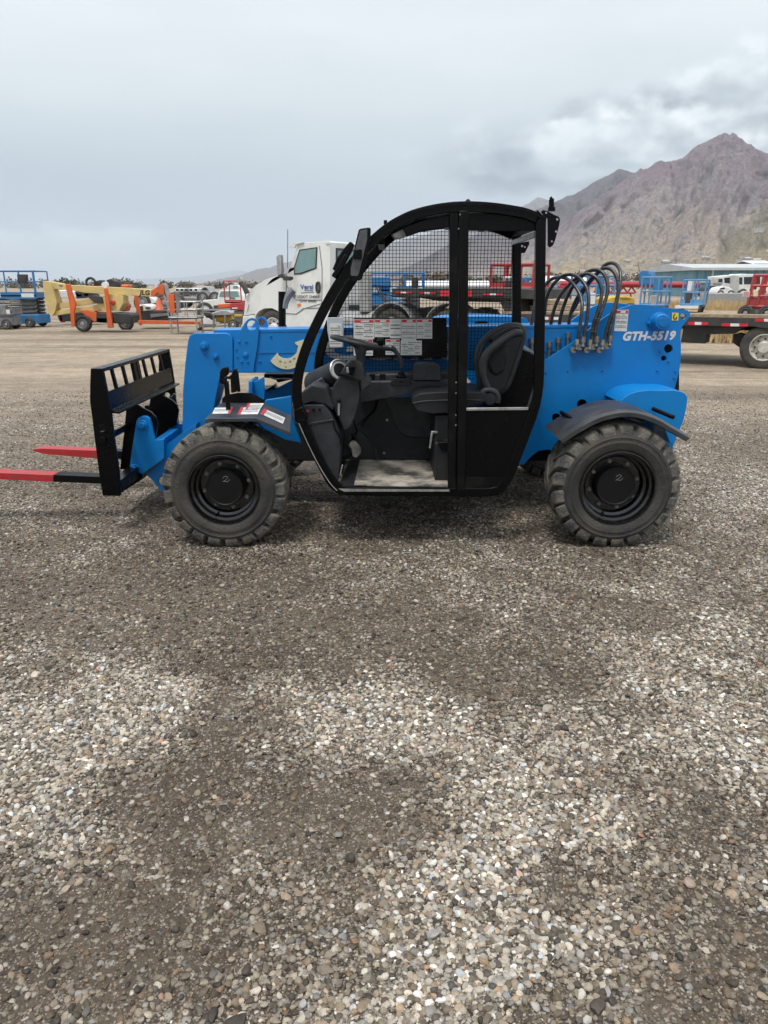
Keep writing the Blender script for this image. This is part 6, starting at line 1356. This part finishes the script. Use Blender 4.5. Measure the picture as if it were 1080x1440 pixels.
trp(PT, [(620, 408.5), (664, 409), (664, 417), (620, 416.5)], None, .004, 'reflector', M_tr, FT, -.024, bevel=0)
tape.build('red_tape', M_tr, FT); tape2.build('white_tape', M_tw, FT)
for px in (1074, 1170):
    c = PT.p(px, 489, .02); simple_wheel(c, .43, .30, -nT, FT, M_rimw); simple_wheel(c + nT * 2.35, .43, .3, nT, FT, M_rimw, nuts=False)
# chocks of timber on the lower deck
tmb = thing('timber_stack', 'stack of weathered timber blocks on the front of the lower deck', 'timber', PT.gx(762, .8))
for q in ([(730, 430), (790, 430), (790, 438.8), (730, 438)], [(735, 422), (748, 422), (748, 430), (735, 430)], [(752, 421), (778, 423), (780, 430), (752, 430)]): trp(PT, q, None, .8, 'timber_block', M_wood, tmb, .6, bevel=.02)

# ---- loads on the trailer and lifts behind
def PTo(off): return Plane((PT.pt + nT * off)[:2], TT)
def on_deck(name, label, px0, px1, yt, yb, off, depth, m, **kw): return cage(name, label, PTo(off), px0, px1, yt, yb, depth, m, 'lift', **kw)
zdk = PT.p(960, 441, 0).z
l1 = on_deck('man_lift', 'faded blue lift basket on the trailer behind the 5519 plate', 893, 928, 390, 429, .9, .35, M_liftp, nb=3, rows=1, r=.019, legs=M_grey, base_z=zdk, panel=[(.45, .75, .45, .95, M_lift), (.4, .65, .0, .35, M_lg)])
trp(PTo(1.9), [(186, 165), (200, 150), (262, 150), (272, 175), (272, 250), (186, 250)], 'RR', .5, 'mast_head', M_lift, l1, 0, bevel=.04)
l2 = on_deck('man_lift', 'small pale blue lift cage on the trailer, right of the 5519 plate', 949, 980, 394, 428, .9, .35, M_liftp, nb=2, rows=1, r=.018, legs=M_blk, base_z=zdk, solid=.10, panel=[(.18, .38, .55, .98, M_tw), (.18, .4, .05, .5, M_blk)], lean=.04)
trp(PTo(.75), [(436, 392), (600, 392), (596, 412), (440, 410)], 'RR', .8, 'decal_panel', M_tw, l2, -.02, bevel=0)
l3 = on_deck('scissor_lift', 'red scissor lift with white sign on the trailer at the right edge', 1041, 1096, 387, 431, .6, .6, M_lred, nb=4, rows=2, r=.030, base_z=zdk, solid=.16, lean=.10, panel=[(.45, .8, .0, .25, M_lred)])
b3_ = MB(); b3_.prism(PTo(.6).tr([(1044, 433), (1100, 433), (1100, 441.5), (1044, 441.5)]), nT * .8); b3_.build('base', M_grey, l3, bevel=.02)
for px in (1048, 1078): simple_wheel(PTo(.5).p(px, 440), .15, .12, -nT, l3, M_lg, nuts=False)
sg = trp(PTo(.42), [(908, 290), (955, 290), (950, 332), (904, 330)], 'RR', .01, 'sign', M_tw, l3, 0, bevel=0)
sgr = mat('sign_pink_print', (.6, .25, .25), .5); trp(PTo(.41), [(912, 296), (950, 296), (946, 326), (909, 325)], 'RR', .005, 'print', sgr, sg, 0, bevel=0)
trp(PTo(.42), [(978, 282), (1012, 282), (1008, 330), (976, 330)], 'RR', .05, 'document_box', M_cream, l3, 0, bevel=.01)
cage('scissor_lift', 'red lift cage riding on the upper trailer deck', PTo(.9), 686, 744, 372, 405, 1.0, M_lred, 'lift', nb=3, rows=0, r=.035, solid=.12, panel=[(.35, .55, .05, .45, M_blk), (.3, .5, .3, .5, M_tw)])
s5 = scissor('scissor_lift', 'blue scissor lift parked behind the gap between tractor and trailer', PA(24.0), 517, 595, 384, 407, 0, 1.2, M_lift, seed=5, cat='scissor lift')
trp(PA(23.7), [(517, 416), (548, 416), (566, 422), (566, 434), (517, 434)], None, .6, 'engine_tray', M_lift, s5, bevel=.03)
trp(PA(23.9), [(522, 389), (548, 389), (550, 403), (522, 402)], None, .3, 'tool_box', M_lift, s5, bevel=.03)
trp(PA(23.95), [(530, 393), (540, 391), (544, 400), (532, 403)], None, .2, 'joystick_box', M_blk, s5, bevel=.03)
cage('man_lift', 'blue lift cage seen between the black hoses', PA(27), 806, 856, 388, 428, 1.0, M_liftp, 'lift', nb=4, rows=2, r=.04, legs=M_lift, panel=[(.1, .3, .1, .8, M_lift), (.55, .7, .2, .9, M_lift), (.35, .5, .0, .4, M_tw)])
cage('man_lift', 'narrow blue lift mast beside the rear cab post', PA(28), 768, 777, 404, 428, .6, M_liftp, 'lift', nb=1, rows=3, r=.04, legs=M_lift)
cage('man_lift', 'blue lift cage between the two rear cab posts', PA(30), 734, 752, 391, 420, 1.0, M_lift, 'lift', nb=2, rows=2, r=.05, legs=M_liftp, solid=.3)
p45 = PA(45)
rtk = vehicle('red_truck', 'red farm truck with grey wheel behind the black hoses', 'truck', p45, [(190, 285), (300, 280), (440, 285), (440, 330), (330, 345), (320, 395), (190, 395)], 'H', 2.2, M_rc, wheels=[(278, 390, .55)], rim=M_lg)
cv_ = thing('conveyor', 'long dark red auger conveyor lying behind the trailer', 'conveyor', (p45.gx(900).x, 45.5, 0))
cvm = MB(); cvm.tube([p45.p(790, 399, .5), p45.p(988, 401, .5)], .18, 12); cvm.build('tube', M_rc, cv_)
cvl = MB()
xs_ = list(range(838, 900, 6))
for i, x in enumerate(xs_[:-1]): cvl.tube([p45.p(x, 403 if i % 2 else 412, .5), p45.p(xs_[i + 1], 412 if i % 2 else 403, .5)], .05, 6)
cvl.tube([p45.p(838, 412, .5), p45.p(896, 412, .5)], .06, 6); cvl.tube([p45.p(850, 412, .5), p45.gx(850, .5)], .05, 6); cvl.tube([p45.p(890, 412, .5), p45.gx(890, .5)], .05, 6); cvl.tube([p45.p(975, 402, .5), p45.gx(975, .5)], .05, 6); cvl.build('lattice', M_rc, cv_)
vehicle('yellow_machine', 'yellow compact machine hood peeking over the rear plate', 'machine', PA(23), [(775, 412), (800, 392), (860, 385), (940, 378), (1000, 388), (1032, 402), (1032, 520), (775, 520)], 'H', 1.4, M_yb, wheels=[(830, 540, .3), (980, 540, .3)], glass=[[(890, 402), (990, 404), (990, 410), (890, 408)]])
# white long shed roofs
for i, (x0, x1, yt, yb, Y, lb_) in enumerate(((575, 690, 397, 404, 130, 'long white low shed seen through the cab mesh'), (768, 830, 390, 402, 120, 'white shed roof behind the black hoses'), (1062, 1090, 367, 378, 180, 'white roofed shed above the teal warehouse'))):
    pl = PA(Y); r0 = thing('shed', lb_, 'building', (pl.gx((x0 + x1) / 2).x, Y + 5, 0))
    a, b = pl.p(x0, yt), pl.p(x1, yt); wl_ = MB(); wl_.box(a.x, b.x, Y, Y + 12, 0, a.z - .5); wl_.build('wall', M_lg, r0)
    rf_ = MB(); rf_.prism([Vector((a.x - .4, Y - .4, a.z - .7)), Vector((a.x - .4, Y + 6, a.z + .3)), Vector((a.x - .4, Y + 12.4, a.z - .7)), Vector((a.x - .4, Y + 6, a.z + .05))], Vector((b.x - a.x + .8, 0, 0))); rf_.build('roof', M_tw, r0)
# teal warehouse
pw = PA(112); WH = thing('warehouse', 'long teal metal warehouse with pale roof behind the white buses', 'warehouse', (pw.gx(1080).x, 118, 0))
a, b = pw.p(975, 379), pw.p(1260, 379); wm = MB(); wm.box(a.x, b.x, 112, 130, 0, a.z); who = wm.build('wall', M_teal, WH)
rm_ = MB(); rm_.prism([Vector((a.x - .5, 111.4, a.z - .1)), Vector((a.x - .5, 111.4, a.z + .25)), Vector((a.x - .5, 121, a.z + 1.0)), Vector((a.x - .5, 130.6, a.z + .25)), Vector((a.x - .5, 130.6, a.z - .1))], Vector((b.x - a.x + 1, 0, 0))); rm_.build('roof', M_roofg, WH)
sm_ = MB(); x = a.x + .6
while x < b.x: sm_.box(x, x + .12, 111.9, 112, 0, a.z - .1); x += 1.2
sm_.build('wall_seam', mat('teal_dark', (.12, .21, .24), .6), who)
bb = MB(); x9 = pw.p(1000, 390).x; bb.box(x9, x9 + .25, 111.8, 112, 0, a.z); bb.box(a.x, x9, 111.85, 111.98, a.z * .52, a.z * .52 + .2); bb.build('down_pipe', M_roofg, WH)
dr_ = MB(); dr_.box(a.x + 3, a.x + 6, 111.8, 111.99, 0, 2.6); dr_.build('door', M_roofg, WH)
# buses and parked cars in front of the warehouse
pb = PA(78)
vehicle('white_bus', 'white bus with dark side windows parked before the teal warehouse', 'bus', pb, [(445, 275), (450, 258), (640, 238), (700, 240), (705, 370), (700, 470), (560, 470), (420, 455), (450, 400), (520, 350), (455, 345)], 'U', 2.5, M_wht, wheels=[(500, 478, .5), (660, 478, .5)], glass=[[(525, 278), (690, 262), (690, 352), (528, 340)], [(452, 290), (505, 285), (505, 335), (452, 335)]])
vehicle('white_bus', 'second white bus half hidden by the red lift', 'bus', PA(76), [(712, 240), (740, 225), (980, 232), (1150, 235), (1150, 470), (712, 470)], 'U', 2.5, M_wht, wheels=[(760, 478, .5), (1000, 478, .5)], glass=[[(715, 270), (755, 268), (755, 360), (715, 360)], [(775, 266), (980, 262), (980, 355), (775, 360)]])
vehicle('parked_car', 'black car parked left of the white bus', 'car', PA(74), [(292, 440), (310, 400), (345, 380), (410, 375), (440, 385), (425, 430), (420, 470), (295, 468)], 'U', 1.8, M_blk, wheels=[(330, 478, .33), (400, 478, .33)], glass=[[(330, 398), (400, 388), (400, 410), (330, 418)]])
vehicle('parked_car', 'white car parked in front of the white bus', 'car', PA(70), [(430, 470), (445, 430), (470, 400), (540, 385), (600, 400), (640, 430), (660, 470)], 'U', 1.8, M_wht, wheels=[(480, 478, .33), (610, 478, .33)], glass=[[(465, 425), (480, 405), (530, 395), (535, 420)]])
wlb = MB(); q0, q1 = PA(58).p(988, 412), PA(58).p(1110, 412); wlb.box(q0.x, q1.x, 58, 58.5, 0, q0.z); wlo = wlb.build('barrier_wall', M_lg, None, bevel=.05); tag(wlo, 'low grey concrete barrier wall in front of the buses', 'wall')
# utility poles
for px, yt, Y, lb_ in ((897, 370, 150, 'thin utility pole above the blue mast head'), (977, 366, 150, 'dark utility pole at the left corner of the teal warehouse'), (959, 378, 120, 'pale utility pole above the small blue lift'), (822, 371, 260, 'short utility pole above the black hoses'), (302, 396, 160, 'thin utility pole above the far row of vans'), (130, 394, 170, 'thin utility pole above the cream boom')):
    pl = PA(Y); t_ = pl.p(px, yt); g_ = pl.gx(px); ro_ = thing('utility_pole', lb_, 'pole', g_, 'utility poles behind the yard'); q = MB(); q.tube([g_, t_], [.16, .10], 8); q.build('pole', M_wood if px != 959 else M_roofg, ro_)
    q = MB(); q.bar(t_ + Vector((-.9, 0, -.5)), t_ + Vector((.9, 0, -.5)), .12, .12); q.build('crossarm', M_wood, ro_)
# trees: trunk and leaf-clump crown
def leafmat(name, c0, c1):
    m = mat(name, c0, .8, dark=c1, scale=.9, lo=.35, hi=.6); return m
LM = [leafmat('foliage_olive', (.075, .075, .03), (.035, .04, .02)), leafmat('foliage_brown', (.18, .135, .085), (.10, .078, .052)), leafmat('foliage_rust', (.24, .12, .04), (.12, .07, .03)), leafmat('foliage_grey', (.15, .13, .11), (.085, .075, .065))]
M_trunk = mat('bark', (.07, .055, .04), .9)
def tree(x, y, h, wd, mi, lb_, group, seed, nleaf=420, ls=1.0):
    rs = random.Random(seed); root = thing('tree', lb_, 'tree', (x, y, 0), group); t = MB(); t.tube([(x, y, 0), (x, y, h * .35), (x + rs.uniform(-.2, .2), y, h * .7)], [.18, .13, .05], 6)
    for i in range(4): a = rs.uniform(0, 6.3); t.tube([(x, y, h * rs.uniform(.2, .4)), (x + math.cos(a) * wd * .3, y + math.sin(a) * wd * .3, h * rs.uniform(.5, .8))], [.07, .03], 5)
    t.build('trunk', M_trunk, root); c = MB()
    cl = [(rs.gauss(0, .22) * wd, rs.gauss(0, .22) * wd, h * rs.uniform(.25, .85), rs.uniform(.16, .3) * wd) for _ in range(11)]
    for i in range(nleaf):
        cx, cyy, cz, r = rs.choice(cl); d = Vector((rs.gauss(0, 1), rs.gauss(0, 1), rs.gauss(0, 1))).normalized() * r * rs.uniform(.5, 1.05)
        p = Vector((x + cx, y + cyy, cz)) + d; s = ls * rs.uniform(.10, .22) * (wd / 4) ** .5; u = Vector((rs.gauss(0, 1), rs.gauss(0, 1), rs.gauss(0, 1))).normalized(); v = u.cross(Vector((rs.gauss(0, 1), rs.gauss(0, 1), rs.gauss(0, 1)))).normalized()
        c.v += [tuple(p - u * s), tuple(p + v * s), tuple(p + u * s), tuple(p - v * s)]; k = len(c.v); c.f.append((k - 4, k - 3, k - 2, k - 1))
    me = bpy.data.meshes.new('crown'); me.from_pydata(c.v, [], c.f); me.materials.append(LM[mi]); o = bpy.data.objects.new('crown', me); COL.objects.link(o); attach(o, root)
    return root
rt_ = random.Random(3)
for i, (px, Y, h, wd, mi, lb_) in enumerate(((920, 140, 4.2, 5, 0, 'olive green tree at the left of the clump by the warehouse'), (930, 138, 3.9, 5, 0, 'olive tree second from the left in the clump by the warehouse'), (939, 142, 4.0, 5, 1, 'brown autumn tree in the clump left of the warehouse'), (948, 139, 3.7, 5, 2, 'rust coloured tree in the clump left of the warehouse'), (957, 145, 3.8, 4, 3, 'grey bare-looking tree nearest the warehouse'))):
    p = PA(Y).gx(px); tree(p.x, p.y, h, wd, mi, lb_, 'trees left of the warehouse', 70 + i)
for i in range(26):
    px = 575 + i * 15.5 + rt_.uniform(-5, 5); Y = rt_.uniform(330, 420); p = PA(Y).gx(px)
    tree(p.x, p.y, rt_.uniform(4.5, 8), rt_.uniform(7, 11), rt_.choice((1, 3, 3, 0)), 'dull brown tree in the distant line along the foot of the mountain', 'trees along the foot of the mountain', 100 + i, 420, 1.9)
for i in range(30):
    px = -30 + i * 14 + rt_.uniform(-12, 12); Y = rt_.uniform(420, 620); p = PA(Y).gx(px)
    tree(p.x, p.y, rt_.uniform(1.8, 5.2), rt_.uniform(5, 13), rt_.choice((1, 3, 3, 0)), 'dark bare-looking tree in the distant line across the valley', 'trees across the valley', 200 + i, 420, 1.9)
# houses at the foot of the mountain and across the valley
M_hw = [mat('house_wall_pale', (.52, .50, .46), .8), mat('house_wall_tan', (.36, .30, .23), .8), mat('house_wall_white', (.66, .66, .65), .8)]
M_hr = [mat('house_roof_grey', (.20, .19, .19), .8), mat('house_roof_pale', (.42, .42, .42), .7), mat('house_roof_brown', (.18, .13, .10), .8)]
def house(seed):
    rs = random.Random(seed); root = thing('house', 'x', 'house', (0, 0, 0)); w_, d_, h_ = rs.uniform(12, 20), rs.uniform(10, 14), rs.uniform(4, 6.5)
    b_ = MB(); b_.box(-w_ / 2, w_ / 2, -d_ / 2, d_ / 2, -3, h_); b_.build('wall', M_hw[seed % 3], root)
    b_ = MB(); b_.prism([(-w_ / 2 - .5, -d_ / 2 - .6, h_), (-w_ / 2 - .5, 0, h_ + 3.0), (-w_ / 2 - .5, d_ / 2 + .6, h_)], (w_ + 1, 0, 0)); b_.build('roof', M_hr[seed % 3], root)
    b_ = MB()
    for i in range(3): x = -w_ / 2 + w_ * (i + .5) / 3; b_.box(x - .8, x + .8, -d_ / 2 - .05, -d_ / 2 + .1, 1.2, 2.8)
    b_.build('window', M_gld, root); return root
protos = [house(i) for i in range(3)]
dg_ = bpy.context.evaluated_depsgraph_get; bpy.context.view_layer.update()
bench_pts = []
rh = random.Random(9); used = [False] * 3
mt = [o for o in bpy.data.objects if o.name in ('mountain', 'foothill', 'mountain_ridge')]
dgr = bpy.context.evaluated_depsgraph_get()
def zground(x, y):
    z = 0.0
    for o in mt:
        ok, loc, nrm, idx_ = o.ray_cast(Vector((x, y, 3000)), Vector((0, 0, -1)))
        if ok: z = max(z, loc.z)
    return z
HL = {0: ('pale house with grey roof in the scatter on the mountain foot', 'pale houses on the mountain foot'), 1: ('tan house with pale roof in the scatter on the mountain foot', 'tan houses on the mountain foot'), 2: ('white house with brown roof in the scatter on the mountain foot', 'white houses on the mountain foot')}
VL = {0: ('tiny pale house with grey roof in the valley beyond the yard', 'pale houses in the valley'), 1: ('tiny tan house with pale roof in the valley beyond the yard', 'tan houses in the valley'), 2: ('tiny white house with brown roof in the valley beyond the yard', 'white houses in the valley')}
def place_house(x, y, z, lab):
    k = rh.randrange(3)
    if used[k]: o = copy_tree(protos[k])
    else: o = protos[k]; used[k] = True
    o.location = (x, y, z); o.rotation_euler = (0, 0, rh.uniform(-.5, .5)); o['label'], o['group'] = lab[k]; s_ = rh.uniform(.8, 1.1); o.scale = (s_, s_, s_)
for i in range(95):
    px = rh.uniform(560, 1100) if i < 70 else rh.uniform(840, 990); d = rh.uniform(1350, 1950); r0 = ray(px, 400); h_ = Vector((r0.x, r0.y, 0)).normalized() * d
    place_house(h_.x, h_.y, zground(h_.x, h_.y), HL)
for i in range(60):
    px = rh.uniform(-40, 420); d = rh.uniform(1600, 5000); r0 = ray(px, 400); h_ = Vector((r0.x, r0.y, 0)).normalized() * d
    place_house(h_.x, h_.y, 0, VL)
# dry grass behind the trailer
M_gr = mat('dry_grass', (.50, .37, .19), .9, dark=(.34, .22, .10), scale=.35, lo=.35, hi=.6)
rg_ = np.random.default_rng(8); n_ = 16000
gy = 21 + 36 * rg_.random(n_) ** 1.3; pxs = 915 + 230 * rg_.random(n_); gx_ = (pxs - 540) / FPX * (gy * cp + CAM_H * sp_)
hg_ = (.35 + .55 * vnoise(gx_, gy, 9, 3, .5)) * (.6 + .5 * rg_.random(n_)); ang = rg_.random(n_) * 6.28; lean = rg_.normal(0, .22, (n_, 2)); wdt = .02 + .02 * rg_.random(n_)
ux_, uy_ = np.cos(ang) * wdt, np.sin(ang) * wdt; V_ = np.zeros((n_, 3, 3)); V_[:, 0] = np.stack([gx_ - ux_, gy - uy_, gx_ * 0], 1); V_[:, 1] = np.stack([gx_ + ux_, gy + uy_, gx_ * 0], 1); V_[:, 2] = np.stack([gx_ + lean[:, 0] * hg_, gy + lean[:, 1] * hg_, hg_], 1)
gme = bpy.data.meshes.new('dry_grass'); gme.from_pydata(V_.reshape(-1, 3).tolist(), [], np.arange(n_ * 3).reshape(-1, 3).tolist()); gme.materials.append(M_gr); go_ = bpy.data.objects.new('dry_grass', gme); COL.objects.link(go_); tag(go_, 'tall dry golden grass behind the trailer deck', 'grass', kind='stuff')
# far-side mirror of the telehandler
fm2 = MB(); q = lambda pts: [P(x, y, 6.1) for x, y in cr('Q', pts)]
fm2.tube(q([(400, 600), (400, 920)]), .03, 8); fm2.tube(q([(385, 640), (440, 650)]), .018, 8); fmo = fm2.build('mirror_post', M_satin, TH)
fm3 = MB(); fm3.tube(smooth_pts(q([(495, 585), (455, 630), (425, 690), (415, 740)]), 4), .03, 8); fm3.build('far_mirror', M_grey, TH)
# ---- keep thing > part > sub-part: hoist what is a part in its own right
for nm in ('seat', 'steering_wheel', 'dashboard', 'steering_column', 'label_board', 'centre_post', 'side_console', 'floor_mat', 'document_pouch', 'pedal', 'battery_box', 'lower_panel', 'inner_wall', 'wall_trim', 'mesh_screen', 'roof', 'far_frame'):
    for o in [o for o in bpy.data.objects if o.name.split('.')[0] == nm and o.parent == cab]: attach(o, TH)
def level(o):
    k = 0
    while o.parent is not None: o = o.parent; k += 1
    return k
for _ in range(3):
    for o in list(bpy.data.objects):
        if level(o) > 2: o.parent = o.parent.parent
# ---- haze
hz = MB(); hz.box(-60000, 60000, -20000, 60000, -3, 1400); hzo = hz.build('haze', bpy.data.materials.new('haze'), None, smooth=0); hzo['kind'] = 'stuff'; tag(hzo, 'thin pale air in front of the far mountains', 'haze')
hm_ = hzo.data.materials[0]; hm_.use_nodes = True; nt = hm_.node_tree; nt.nodes.remove(nt.nodes['Principled BSDF']); pv = nt.nodes.new('ShaderNodeVolumePrincipled'); pv.inputs['Color'].default_value = (.88, .94, 1.0, 1); pv.inputs['Density'].default_value = 8.0e-5
nt.links.new(pv.outputs[0], nt.nodes['Material Output'].inputs['Volume'])
hzo.display_type = 'WIRE'
